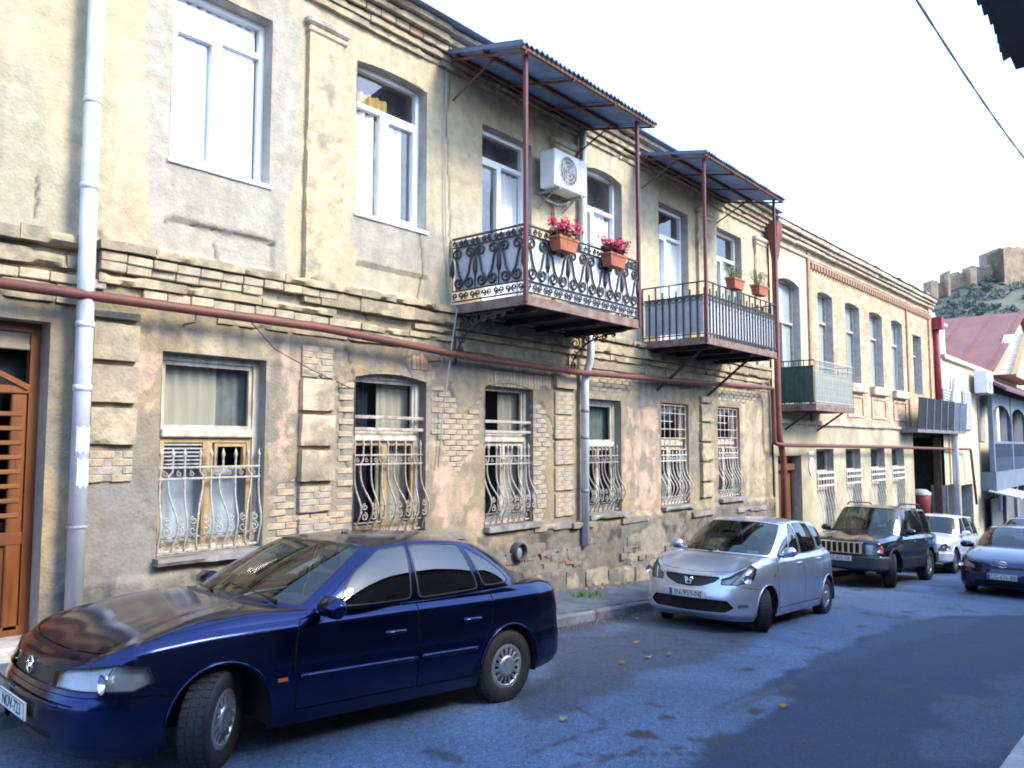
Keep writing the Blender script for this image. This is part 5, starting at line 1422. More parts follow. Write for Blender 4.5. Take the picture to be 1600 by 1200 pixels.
# red-roofed house with the gable to the street
H4 = thing('gabled_house', (56, 8, road_z(56)), 'house with a large red metal roof and a pale boarded gable', 'house')
gx0, gz0 = f3(1536, 580); gxa, gza = f3(1590, 488); gx1 = gxa + (gxa - gx0) * .9
M_redroof = mat('red_roof_sheet', (.21, .072, .048), .6, var=.22, scale=.5, stretch=(1, 3, 1))
gm = mat('gable_boards', (.66, .54, .40), .85, var=.25, scale=1.5, stretch=(3, 1, .3))
yb4 = Y3 + 16
def roof_z(x): return gz0 + (gza - gz0) * (x - gx0) / (gxa - gx0)
rx0 = 36.5
mo('roof', [(gx0 - .6, Y3 - .5, roof_z(gx0 - .6)), (gxa, Y3 - .5, gza), (gxa, yb4, gza), (gx0 - 8, yb4, roof_z(gx0 - 8)), (gx0 - 8, Y3 + 1.6, roof_z(gx0 - 8)), (gx0 - .6, Y3 + 1.2, roof_z(gx0 - .6)), (gx1, Y3 - .5, gz0), (gx1, yb4, gz0)], [(0, 1, 2, 3, 4, 5), (1, 6, 7, 2)], M_redroof, H4)
for k in range(11):
    yy = Y3 - .2 + k * 1.55
    mo('roof_seam', *tube([(gx0 - .5, yy, roof_z(gx0 - .5) + .03), (gxa, yy, gza + .03)], .035, 4), M_redroof, H4)
n = 10
for k in range(2 * n):
    xa = gx0 + (gx1 - gx0) * k / (2 * n); xb = gx0 + (gx1 - gx0) * (k + 1) / (2 * n) - .03
    zf = lambda x: roof_z(x) if x < gxa else gza - (gza - gz0) * (x - gxa) / (gx1 - gxa)
    mo('gable_board', [(xa, Y3, gz0 - .3), (xb, Y3, gz0 - .3), (xb, Y3, zf(xb) - .1), (xa, Y3, zf(xa) - .1), (xa, Y3 + .06, gz0 - .3), (xb, Y3 + .06, gz0 - .3), (xb, Y3 + .06, zf(xb) - .1), (xa, Y3 + .06, zf(xa) - .1)], [(0, 1, 2, 3), (7, 6, 5, 4), (0, 4, 5, 1), (1, 5, 6, 2), (2, 6, 7, 3), (3, 7, 4, 0)], gm, H4)
mo('house_body', *box(gx0 + .3, gx1, Y3 + .1, yb4, -6.5, gz0 - .1), M_cream3, H4)
vx0 = fac(1597, 575, Y3 - 1)[0]
mo('front_gable', [(gx0 + 1.5, Y3 - 1.0, gz0 - .1), (gx0 + 6.3, Y3 - 1.0, gz0 + 2.5), (gx0 + 11, Y3 - 1.0, gz0 - .1), (gx0 + 1.5, Y3 - .1, gz0 - .1), (gx0 + 6.3, Y3 - .1, gz0 + 2.5), (gx0 + 11, Y3 - .1, gz0 - .1)], [(0, 1, 2), (5, 4, 3), (0, 3, 4, 1), (1, 4, 5, 2), (0, 2, 5, 3)], gm, H4)
for sgn in (0, 1):
    A_ = (gx0 + 1.1, Y3 - 1.2, gz0 - .2) if sgn == 0 else (gx0 + 11.4, Y3 - 1.2, gz0 - .2)
    mo('barge_board', *tube([A_, (gx0 + 6.3, Y3 - 1.2, gz0 + 2.65)], .12, 4), mat('orange_barge', (.55, .27, .12), .8, var=.2), H4)

# blue-grey veranda house
H5 = thing('veranda_house', (50, 6.9, road_z(50)), 'blue-grey house with an arched veranda, patterned balustrade and dark garages below', 'house')
Y5 = 6.9
v0, v1 = fac(1550, 640, Y5)[0], fac(1640, 640, Y5)[0]
m5 = mat('bluegrey_timber', (.13, .165, .225), .8, var=.2, scale=3); m5d = mat('veranda_dark', (.08, .085, .10), .9)
mo('porch_roof', [(v0 - .5, Y5 - .7, 2.75), (v1, Y5 - .7, 2.75), (v1, Y3 + .1, 3.6), (v0 - .5, Y3 + .1, 3.6), (v0 - .5, Y5 - .7, 2.6), (v1, Y5 - .7, 2.6), (v1, Y3 + .1, 3.45), (v0 - .5, Y3 + .1, 3.45)], [(0, 1, 2, 3), (7, 6, 5, 4), (0, 4, 5, 1), (0, 3, 7, 4)], mat('maroon_porch_roof', (.13, .06, .07), .7, var=.3), H5)
mo('back_wall', *box(v0, v1, Y3 + .05, Y3 + .09, -6.2, 3.4), m5d, H5)
zr0, zr1 = fac(1575, 735, Y5)[1], fac(1575, 690, Y5)[1]
mo('floor_beam', *box(v0, v1, Y5 - .05, Y3, zr0 - .9, zr0), m5, H5)
for k in range(5):
    xx = v0 + .15 + (v1 - v0 - .3) * k / 4
    mo('veranda_post', *cbox(xx - .12, xx + .12, Y5 - .02, Y5 + .2, zr0, 2.62, .02), m5, H5)
for k in range(4):
    xa = v0 + .27 + (v1 - v0 - .3) * k / 4; xb = v0 + .03 + (v1 - v0 - .3) * (k + 1) / 4
    pts = [(xa, 2.6), (xa, 1.3)] + [((xa + xb) / 2 - (xb - xa) / 2 * math.cos(t), 1.3 + .75 * math.sin(t)) for t in np.linspace(0, math.pi, 12)] + [(xb, 1.3), (xb, 2.6)]
    mo('arch_panel', *extrude_poly(pts, Y5 + .03, Y5 + .10), m5, H5)
    bl = mo('balustrade', *cbox(xa, xb, Y5, Y5 + .08, zr1 - .12, zr1, .01), m5, H5)
    mo('lattice_panel', *box(xa, xb, Y5 + .05, Y5 + .06, zr0, zr1 - .12), mat('lattice_shade', (.16, .19, .24), .8), bl)
    nn_ = int((xb - xa) / .32)
    dia = mesh_data('lattice_bar', *tube([(0, Y5 + .02, zr0), (.30, Y5 + .02, zr0 + .7), (0, Y5 + .02, zr1 - .12)], .03, 4), m5)
    for q in range(nn_): inst('lattice_bar', dia, bl, Matrix.Translation((xa + q * .32, 0, 0)))
for k in range(3):
    xa = v0 + .4 + 3.6 * k
    mo('garage_door', *box(xa, xa + 3.0, Y5 + .25, Y5 + .3, -6.0, zr0 - 1.3), mat('garage_grey', (.10, .11, .13), .7, var=.2), H5)
    mo('garage_pier', *box(xa + 3.05, xa + 3.55, Y5 + .1, Y5 + .5, -6.2, zr0 - .9), mat('garage_pier', (.20, .20, .21), .9, var=.2), H5)
mo('garage_awning', [(v0 - .6, Y5 - 1.1, zr0 - 1.15), (v0 + 4.0, Y5 - 1.1, zr0 - 1.15), (v0 + 4.0, Y5 + .2, zr0 - .85), (v0 - .6, Y5 + .2, zr0 - .85), (v0 - .6, Y5 - 1.1, zr0 - 1.21), (v0 + 4.0, Y5 - 1.1, zr0 - 1.21), (v0 + 4.0, Y5 + .2, zr0 - .91), (v0 - .6, Y5 + .2, zr0 - .91)], [(0, 1, 2, 3), (7, 6, 5, 4), (0, 4, 5, 1), (0, 3, 7, 4)], mat('awning_grey', (.35, .35, .36), .7), H5)

# ================================================================== the hill with the old fortress
LAT = Vector((right.x, right.y, 0)).normalized(); DEP = Vector((fwd.x, fwd.y, 0)).normalized()
RIDX = np.array([-260, 0, 60, 105, 118, 131, 137, 146, 157, 166, 185, 220, 300, 420]); RIDZ = np.array([-6, -4, 8, 27, 36, 45.2, 48.4, 52.6, 55, 55.5, 60, 69, 60, 20.])
def ridge(l): return np.interp(l, RIDX, RIDZ)
def hill_z(l, d):
    t = np.clip((d - 115) / 145, 0, 1)
    prof = t * (.62 + .38 * t)
    back = np.clip((d - 262) / 260, 0, 1)
    z = -7 + (ridge(l * 260 / np.maximum(d, 150)) + 7) * prof * (1 - back * .8)
    return z + (fbm(l * .06, d * .06, 4, 7) - .5) * 9 * np.clip(t * 3, 0, 1) * np.clip((262 - d) / 40 + .15, .15, 1)
ls = np.linspace(-240, 400, 170); ds = np.linspace(105, 520, 90)
Lg, Dg = np.meshgrid(ls, ds)
Zg = hill_z(Lg, Dg)
V = np.stack([LAT.x * Lg + DEP.x * Dg, LAT.y * Lg + DEP.y * Dg, Zg], -1).reshape(-1, 3)
I = np.arange(V.shape[0]).reshape(len(ds), len(ls)); F = np.stack([I[:-1, :-1], I[:-1, 1:], I[1:, 1:], I[1:, :-1]], -1).reshape(-1, 4)
M_hill = mat('hillside', (.15, .15, .105), .95, color2=(.075, .09, .07), scale=.05, detail=9)
hl = mo('hill', V, F, M_hill, None, True); tag(hl, kind='structure')
rh = random.Random(21); V = []; F = []; V2 = []; F2 = []
for k in range(4200):
    l = rh.uniform(95, 230); d = rh.uniform(135, 262)
    if float(fbm(np.array([l * .05]), np.array([d * .05]), 3, 44)[0]) < .30: continue
    z = float(hill_z(np.array([l]), np.array([d]))[0]); c = LAT * l + DEP * d
    s = rh.uniform(.6, 1.7)
    a, b = leaf_cloud(13, s, s, s * .8, (c.x, c.y, z + s * .55), s * .42, rh)
    (VV, FF) = (V, F) if rh.random() < .6 else (V2, F2)
    n = len(VV); VV += a; FF += [tuple(i + n for i in f) for f in b]
sh = mo('hillside_shrubs', V, F, mat('shrub_green', (.060, .085, .080), .9, var=.4, scale=.3)); tag(sh, 'dark green scrub covering the hillside below the fortress', 'scrub', kind='stuff')  # bluish haze of the distance put into the shrub colour
sh = mo('hillside_grass', V2, F2, mat('shrub_olive', (.12, .135, .095), .9, var=.4, scale=.3)); tag(sh, 'olive dry bushes scattered on the hillside below the fortress', 'scrub', kind='stuff')
FT = thing('fortress', tuple(LAT * 160 + DEP * 258 + Vector((0, 0, 55))), 'ruined stone fortress with a square tower and walls along the hill crest', 'fortress')
M_fort = mat('fortress_stone', (.44, .335, .235), .95, var=.35, scale=.5, bump=1.0, bscale=1.2, color2=(.23, .165, .11))
def hp(px, d): return (px - 800) / 1260 * d
def fwall(p0, p1, t0, t1, d0, d1, thick=2.5, nm='rampart_wall'):
    """wall between photograph columns p0, p1 with top rows t0, t1"""
    n = 14; V = []; F = []
    for k in range(n + 1):
        t = k / n; px = p0 + (p1 - p0) * t; d = d0 + (d1 - d0) * t; py = t0 + (t1 - t0) * t
        zt = d * (-(py - 600) / 1260 + .0768) * 1.0 + rh.uniform(-.7, .5)
        l = hp(px, d)
        for dd in (0, thick):
            c = LAT * l + DEP * (d + dd); V += [(c.x, c.y, zt - 14), (c.x, c.y, zt)]
    for k in range(n):
        a = k * 4; F += [(a, a + 4, a + 5, a + 1), (a + 2, a + 3, a + 7, a + 6), (a + 1, a + 5, a + 7, a + 3)]
    F += [(0, 1, 3, 2), (n * 4, n * 4 + 2, n * 4 + 3, n * 4 + 1)]
    mo(nm, V, F, M_fort, FT)
fwall(1463, 1490, 440, 434, 256, 257); fwall(1490, 1530, 424, 420, 258, 257); fwall(1530, 1566, 414, 411, 259, 258); fwall(1490, 1494, 422, 421, 254, 254, 5, 'turret'); fwall(1526, 1536, 413, 412, 254, 254, 5, 'turret'); fwall(1463, 1474, 436, 435, 253, 253, 5, 'turret')
fwall(1566, 1580, 385, 383, 258, 252, 9, 'tower'); fwall(1580, 1640, 382.5, 383, 252, 254, 10, 'tower'); fwall(1640, 1720, 405, 395, 256, 262)
sm = thing('hillside_house', (0, 0, 0), 'small pale house with a tin roof part way up the hillside', 'house', mat=Matrix.Translation(LAT * hp(1446, 190) + DEP * 190 + Vector((0, 0, 190 * (-(508 - 600) / 1260 + .0768)))))
mo('walls', *box(-3, 3, -2.5, 2.5, -4, 1.2), mat('pale_walls', (.55, .52, .45), .9), sm, False, True)
mo('roof', *extrude_poly([(-3.4, 1.2), (3.4, 1.2), (0, 3.0)], -2.8, 2.8), mat('tin_roof', (.36, .38, .40), .6), sm, False, True)
sm = thing('hillside_house', (0, 0, 0), 'white house with red window bands below the fortress at the edge of view', 'house', mat=Matrix.Translation(LAT * hp(1608, 120) + DEP * 120 + Vector((0, 0, 120 * (-(560 - 600) / 1260 + .0768)))))
mo('walls', *box(-2.2, 6, -3, 3, -8, 2.6), mat('white_walls', (.70, .70, .72), .9), sm, False, True)
for z in (-1.6, .2): mo('window_band', *box(-2.25, -2.2, -2.5, 2.5, z, z + .9), mat('red_band', (.33, .08, .07), .7), sm, False, True)
mo('roof', *extrude_poly([(-2.6, 2.6), (6.4, 2.6), (2, 4.4)], -3.3, 3.3), mat('red_roof_far', (.30, .12, .10), .7), sm, False, True)

# ================================================================== house on the near side of the street: its eaves reach into the picture
HN = thing('near_house', (3.5, -3.5, road_z(3)), 'house on the near side of the street whose corrugated eaves hang overhead at the corner', 'house')
xe = 5.93; ye = .75; ze = 2.48
mo('wall', *box(1.2, xe - .3, -7.5, -.45, -2.6, ze - .1), mat('near_wall', (.35, .31, .26), .9, var=.25, scale=1.5), HN)
mb = corrugated(1.0, xe, ye, -4.0, ze, ze + 1.7, .14, .02, mat('eave_sheet', (.16, .20, .27), .6, metal=.3, var=.3, scale=2), HN, 'eaves_sheet')
mo('eaves_board', *box(1.0, xe - .02, -.45, ye - .05, ze - .075, ze - .03), mat('eaves_boarding', (.09, .10, .12), .9, var=.3, scale=3), HN)
mo('gable_wall', *extrude_poly([(-.45, ze - .1), (-7.5, ze - .1), (-4.0, ze + 1.6)], 1.3, xe - .35, 'yz'), mat('near_wall', (.35, .31, .26), .9), HN)
# the rest of the row: longer wings, out of the picture on this side, whose walls shade the road
mw = mat('near_wing_plaster', (.13, .12, .11), .9, var=.3, scale=.8); mws = mat('near_wing_roof', (.12, .10, .10), .8, var=.3)
for (xa, xb, yw, zt_, nw) in ((6.2, 17.0, -.75, 2.6, 4), (17.3, 30.0, -.9, 1.9, 5), (30.4, 46.0, -1.2, 1.0, 6), (-15.0, .2, -2.2, 3.2, 5)):
    ops = [(xa + (xb - xa) * (k + .3) / nw, xa + (xb - xa) * (k + .7) / nw, zz, zz + 1.6, 0) for k in range(nw) for zz in (road_z((xa + xb) / 2) + 1.2,)]
    wall_open('wing_wall', xa, xb, road_z(xb) - .6, zt_, ops, mw, HN, Matrix.Translation((0, yw, 0)) @ Matrix.Diagonal((1, -1, 1, 1)), .2)
    mo('wing_body', *box(xa, xb, yw - 7, yw - .21, road_z(xb) - .6, zt_ - .02), mat('near_wing_inside', (.02, .022, .026), .6), HN)
    mo('wing_roof', [(xa - .2, yw + .35, zt_ - .02), (xb + .2, yw + .35, zt_ - .02), (xb + .2, yw - 3.6, zt_ + .7), (xa - .2, yw - 3.6, zt_ + .7), (xb + .2, yw - 7.3, zt_), (xa - .2, yw - 7.3, zt_)], [(0, 1, 2, 3), (3, 2, 4, 5)], mws, HN)
# ================================================================== overhead cable
cb_ = thing('overhead_cable', tuple(pray(1420, 0) * 9), 'twisted overhead cable crossing the bright sky', 'cable')
A_ = pray(1420, 0) * 9.0; B_ = pray(1600, 245) * 15.0
dirn = (B_ - A_); P0 = A_ - dirn * .6; P1 = B_ + dirn * 1.2
for ph in (0, math.pi):
    pts = []
    for k in range(160):
        t = k / 159; p = P0.lerp(P1, t); sag = -.5 * math.sin(math.pi * t) + .45 * math.sin(math.pi * ((.6) / 2.8)) * 0
        s = math.sin(math.pi * .35) * .5
        p = p + Vector((0, 0, sag + .47)); a = t * 60 + ph
        pts.append((p.x + .012 * math.cos(a), p.y + .012 * math.cos(a) * .3, p.z + .012 * math.sin(a)))
    mo('strand', *tube(pts, .011, 5), mat('cable_bluegrey', (.10, .11, .14), .7), cb_, True)
# ================================================================== cars
def pchip(xk, Y, xq):
    """monotone cubic along axis 0; Y (k, ...)"""
    xk = np.asarray(xk, float); Y = np.asarray(Y, float); xq = np.asarray(xq, float)
    h = np.diff(xk); sh = (len(h),) + (1,) * (Y.ndim - 1)
    d = np.diff(Y, axis=0) / h.reshape(sh)
    m = np.zeros_like(Y)
    m[0] = d[0]; m[-1] = d[-1]
    if len(h) > 1:
        w1 = (2 * h[1:] + h[:-1]).reshape((-1,) + sh[1:]); w2 = (h[1:] + 2 * h[:-1]).reshape((-1,) + sh[1:])
        with np.errstate(divide='ignore', invalid='ignore'):
            mm = (w1 + w2) / (w1 / d[:-1] + w2 / d[1:])
        mm[(d[:-1] * d[1:]) <= 0] = 0
        m[1:-1] = np.nan_to_num(mm)
    i = np.clip(np.searchsorted(xk, xq, side='right') - 1, 0, len(h) - 1)
    t = ((xq - xk[i]) / h[i]); ts = t.reshape((-1,) + (1,) * (Y.ndim - 1)); hs = h[i].reshape(ts.shape)
    return ((1 + 2 * ts) * (1 - ts) ** 2) * Y[i] + ts * (1 - ts) ** 2 * hs * m[i] + ts * ts * (3 - 2 * ts) * Y[i + 1] + ts * ts * (ts - 1) * hs * m[i + 1]

def smooth_curve(pts, n=420):
    """dense Catmull-Rom style curve through points, by chord length; returns samples, param of samples, param of knots"""
    P = np.asarray(pts, float)
    u = np.concatenate([[0], np.cumsum(np.maximum(np.linalg.norm(np.diff(P, axis=0), axis=1), 1e-4))])
    uq = np.linspace(0, u[-1], n)
    # finite-difference tangents (non monotone, round) limited
    T = np.zeros_like(P)
    for i in range(1, len(P) - 1):
        a = (P[i] - P[i - 1]) / (u[i] - u[i - 1]); b = (P[i + 1] - P[i]) / (u[i + 1] - u[i])
        T[i] = (a * (u[i + 1] - u[i]) + b * (u[i] - u[i - 1])) / (u[i + 1] - u[i - 1])
    T[0] = (P[1] - P[0]) / (u[1] - u[0]); T[-1] = (P[-1] - P[-2]) / (u[-1] - u[-2])
    T[0][0] = 0; T[-1][0] = 0
    i = np.clip(np.searchsorted(u, uq, side='right') - 1, 0, len(P) - 2)
    h = (u[i + 1] - u[i])[:, None]; t = ((uq - u[i])[:, None]) / h
    S = (1 + 2 * t) * (1 - t) ** 2 * P[i] + t * (1 - t) ** 2 * h * T[i] + t * t * (3 - 2 * t) * P[i + 1] + t * t * (t - 1) * h * T[i + 1]
    return S, uq, u

class Patch:
    """table surface T[v,u]; domain u in [0,U], v in [0,V] metres"""
    def __init__(s, T, U, V):
        s.T = T; s.U = U; s.V = V; s.nv, s.nu = T.shape[:2]
        du = np.gradient(T, axis=1); dv = np.gradient(T, axis=0)
        n = np.cross(du, dv); l = np.linalg.norm(n, axis=2, keepdims=True)
        bad = l[..., 0] < 1e-12; n = n / np.maximum(l, 1e-12)
        if bad.any(): n[bad] = (0, 0, 1)
        s.N = n
    def ev(s, u, v, tab=None):
        T = s.T if tab is None else tab
        a = np.clip(np.asarray(u) / s.U, 0, 1) * (s.nu - 1); b = np.clip(np.asarray(v) / s.V, 0, 1) * (s.nv - 1)
        i = np.minimum(a.astype(int), s.nu - 2); j = np.minimum(b.astype(int), s.nv - 2)
        fa = (a - i)[:, None]; fb = (b - j)[:, None]
        return (T[j, i] * (1 - fa) + T[j, i + 1] * fa) * (1 - fb) + (T[j + 1, i] * (1 - fa) + T[j + 1, i + 1] * fa) * fb
    def vz(s, u, z):
        """v for a height z at u"""
        i = int(round(min(max(u / s.U, 0), 1) * (s.nu - 1)))
        return float(np.interp(z, np.maximum.accumulate(s.T[:, i, 2]), np.linspace(0, s.V, s.nv)))

def in_poly(px, py, poly):
    c = np.zeros(len(px), bool); n = len(poly)
    for i in range(n):
        x1, y1 = poly[i]; x2, y2 = poly[(i + 1) % n]
        if y1 == y2: continue
        k = ((y1 > py) != (y2 > py)) & (px < (x2 - x1) * (py - y1) / (y2 - y1) + x1)
        c ^= k
    return c

def densify(poly, step=.05, closed=True):
    out = []
    n = len(poly)
    for i in range(n if closed else n - 1):
        a = poly[i]; b = poly[(i + 1) % n]
        d = math.hypot(a[0] - b[0], a[1] - b[1]); k = max(1, int(math.ceil(d / step)))
        for q in range(k): out.append((a[0] + (b[0] - a[0]) * q / k, a[1] + (b[1] - a[1]) * q / k))
    if not closed: out.append(poly[-1])
    return out

def round_poly(poly, r=.03, k=3):
    out = []; n = len(poly)
    for i in range(n):
        p = Vector(poly[i]); a = Vector(poly[i - 1]); b = Vector(poly[(i + 1) % n])
        da, db = a - p, b - p
        ra = min(r, da.length * .45); rb = min(r, db.length * .45)
        if da.length < 1e-6 or db.length < 1e-6: continue
        s = p + da.normalized() * ra; e = p + db.normalized() * rb
        for q in range(k + 1):
            t = q / k
            out.append(tuple((1 - t) ** 2 * s + 2 * t * (1 - t) * p + t * t * e))
    return out

def strip_poly(line, w):
    """thin closed polygon along an open polyline"""
    L = []; Rr = []
    n = len(line)
    for i in range(n):
        a = Vector(line[max(i - 1, 0)]); b = Vector(line[min(i + 1, n - 1)])
        t = (b - a); t = t.normalized() if t.length > 0 else Vector((1, 0))
        nn = Vector((-t.y, t.x)) * (w / 2)
        L.append(tuple(Vector(line[i]) + nn)); Rr.append(tuple(Vector(line[i]) - nn))
    return L + Rr[::-1]

def cut_patch(P, regions, nu, nv):
    """regions: list of (name, polygon); later ones win. returns name -> (V, F, N)"""
    us = np.linspace(0, P.U, nu); vv = np.linspace(0, P.V, nv)
    g = [(a, b) for b in vv for a in us]
    pts = [Vector(p) for p in g]; edges = []
    for nm, poly in regions:
        q = densify(poly, .06); k = len(pts)
        q = [(min(max(a, 0), P.U), min(max(b, 0), P.V)) for a, b in q]
        pts += [Vector(p) for p in q]
        edges += [(k + i, k + (i + 1) % len(q)) for i in range(len(q))]
    v2, e2, f2, *_ = delaunay_2d_cdt(pts, edges, [], 0, 1e-5)
    A = np.array([(v[0], v[1]) for v in v2]); F = np.array(f2, dtype=int)
    a, b, c = A[F[:, 0]], A[F[:, 1]], A[F[:, 2]]
    ar = np.abs((b[:, 0] - a[:, 0]) * (c[:, 1] - a[:, 1]) - (b[:, 1] - a[:, 1]) * (c[:, 0] - a[:, 0]))
    F = F[ar > 1e-9]
    C = A[F].mean(axis=1)
    reg = np.zeros(len(F), int)
    names = ['body']
    for nm, poly in regions:
        if nm not in names: names.append(nm)
        reg[in_poly(C[:, 0], C[:, 1], poly)] = names.index(nm)
    X = P.ev(A[:, 0], A[:, 1]); Nn = P.ev(A[:, 0], A[:, 1], P.N)
    Nn /= np.maximum(np.linalg.norm(Nn, axis=1, keepdims=True), 1e-9)
    a, b, c = A[F[:, 0]], A[F[:, 1]], A[F[:, 2]]
    cw = ((b[:, 0] - a[:, 0]) * (c[:, 1] - a[:, 1]) - (b[:, 1] - a[:, 1]) * (c[:, 0] - a[:, 0])) < 0
    F[cw] = F[cw][:, ::-1]
    out = {}
    for i, nm in enumerate(names):
        f = F[reg == i]
        if not len(f): continue
        used, inv = np.unique(f, return_inverse=True)
        out[nm] = (X[used], inv.reshape(-1, 3), Nn[used])
    return out

class Bag:
    """collects mesh pieces with normals"""
    def __init__(s): s.V = []; s.F = []; s.N = []; s.n = 0
    def add(s, V, F, N, off=0.0):
        s.V.append(V + N * off); s.F.append(F + s.n); s.N.append(N); s.n += len(V)
    def obj(s, name, m, root):
        if not s.V: return None
        V = np.concatenate(s.V); F = np.concatenate(s.F); N = np.concatenate(s.N)
        _, first, inv = np.unique(np.round(V * 2e4).astype(np.int64), axis=0, return_index=True, return_inverse=True)
        inv = inv.ravel(); N2 = np.zeros((len(first), 3)); np.add.at(N2, inv, N); N2 /= np.maximum(np.linalg.norm(N2, axis=1, keepdims=True), 1e-9)
        F = inv[F]; F = F[(F[:, 0] != F[:, 1]) & (F[:, 1] != F[:, 2]) & (F[:, 0] != F[:, 2])]
        return mo(name, V[first], F, m, root, True, True, norms=N2)

def mirror(V, F, N):
    k = np.array([1, -1, 1]); return V * k, F[:, ::-1], N * k

def fix_orient(res, centre):
    """make normals point outwards"""
    out = {}
    for nm, (V, F, N) in res.items():
        d = V - centre
        if (N * d).sum() < 0: N = -N; F = F[:, ::-1]
        out[nm] = (V, F, N)
    return out

M_tyre = mat('tyre_rubber', (.018, .018, .02), .75, var=.3, scale=20, bump=.3, bscale=60)
M_black = mat('black_trim', (.012, .012, .014), .5, var=.2)
M_seam = mat('panel_gap', (.004, .004, .005), .9, var=.1)
M_chrome = mat('chrome', (.75, .76, .78), .12, 1, var=.1)
M_alloy = mat('wheel_silver', (.5, .51, .53), .35, .8, var=.2, scale=9)
M_lamp = glass_mat('lamp_lens', (.95, .97, 1.0), .04, ior=1.45)
M_reflector = mat('lamp_reflector', (.34, .355, .37), .30, .5, var=.25, scale=6)
M_amber = mat('amber_lens', (.50, .11, .025), .2, var=.1)
M_red = mat('red_lens', (.45, .01, .015), .15, var=.15)
M_carglass = glass_mat('car_glass', (.22, .27, .28), .35, ior=2.3)
M_glassclear = glass_mat('windscreen_glass', (.62, .72, .60), .15, ior=1.75)
M_inside = mat('car_interior', (.03, .03, .032), .85, var=.3)
M_seat = mat('seat_fabric', (.055, .055, .06), .95, var=.3, scale=30)
M_plate = mat('plate_white', (.72, .74, .74), .4, var=.08)
M_plateblue = mat('plate_blue', (.02, .07, .45), .4, var=.1)
M_ink = mat('plate_ink', (.01, .01, .012), .5, var=.1)

def paint(name, c, rough=.32, metal=.35, coat=1.0, dust=.12):
    m = mat(name, c, rough, metal, var=dust, scale=2.2, coat=coat)
    N, L = m.node_tree.nodes, m.node_tree.links; b = N['Principled BSDF']
    # road dust on the lower panels: dull and greyish, thicker towards the sills, broken up by noise
    tc = N.new('ShaderNodeTexCoord'); sx = N.new('ShaderNodeSeparateXYZ'); L.new(tc.outputs['Object'], sx.inputs['Vector'])
    n1 = N.new('ShaderNodeTexNoise'); n1.inputs['Scale'].default_value = 5; n1.inputs['Detail'].default_value = 6; L.new(tc.outputs['Object'], n1.inputs['Vector'])
    mr = N.new('ShaderNodeMapRange'); mr.inputs['From Min'].default_value = .55; mr.inputs['From Max'].default_value = .18; mr.inputs['To Max'].default_value = .55; L.new(sx.outputs['Z'], mr.inputs['Value'])
    mu = N.new('ShaderNodeMath'); mu.operation = 'MULTIPLY'; L.new(mr.outputs['Result'], mu.inputs[0]); L.new(n1.outputs['Fac'], mu.inputs[1])
    src = b.inputs['Base Color'].links[0].from_socket
    mx = N.new('ShaderNodeMix'); mx.data_type = 'RGBA'; mx.inputs['B'].default_value = (.055, .05, .045, 1); L.new(mu.outputs['Value'], mx.inputs['Factor']); L.new(src, mx.inputs['A']); L.new(mx.outputs['Result'], b.inputs['Base Color'])
    rr = N.new('ShaderNodeMath'); rr.operation = 'MULTIPLY_ADD'; rr.inputs[1].default_value = .9; rr.inputs[2].default_value = rough; L.new(mu.outputs['Value'], rr.inputs[0]); L.new(rr.outputs['Value'], b.inputs['Roughness'])
    r2 = N.new('ShaderNodeMapRange'); r2.inputs['To Min'].default_value = .03; r2.inputs['To Max'].default_value = .16; L.new(n1.outputs['Fac'], r2.inputs['Value']); L.new(r2.outputs['Result'], b.inputs['Coat Roughness'])
    return m

def font_obj(name, text, size, m, root, M, ext=.002, local=True, sx=1.0):
    cu = bpy.data.curves.new(name, 'FONT'); cu.body = text; cu.size = size; cu.extrude = ext
    cu.align_x = 'CENTER'; cu.align_y = 'CENTER'; cu.resolution_u = 3
    cu.materials.append(m)
    t = bpy.data.objects.new(name, cu); COL.objects.link(t)
    dg = bpy.context.evaluated_depsgraph_get(); me = bpy.data.meshes.new_from_object(t.evaluated_get(dg))
    bpy.data.objects.remove(t)
    o = bpy.data.objects.new(name, me); o.matrix_basis = M @ Matrix.Diagonal((sx, 1, 1, 1))
    return link(o, root, local)

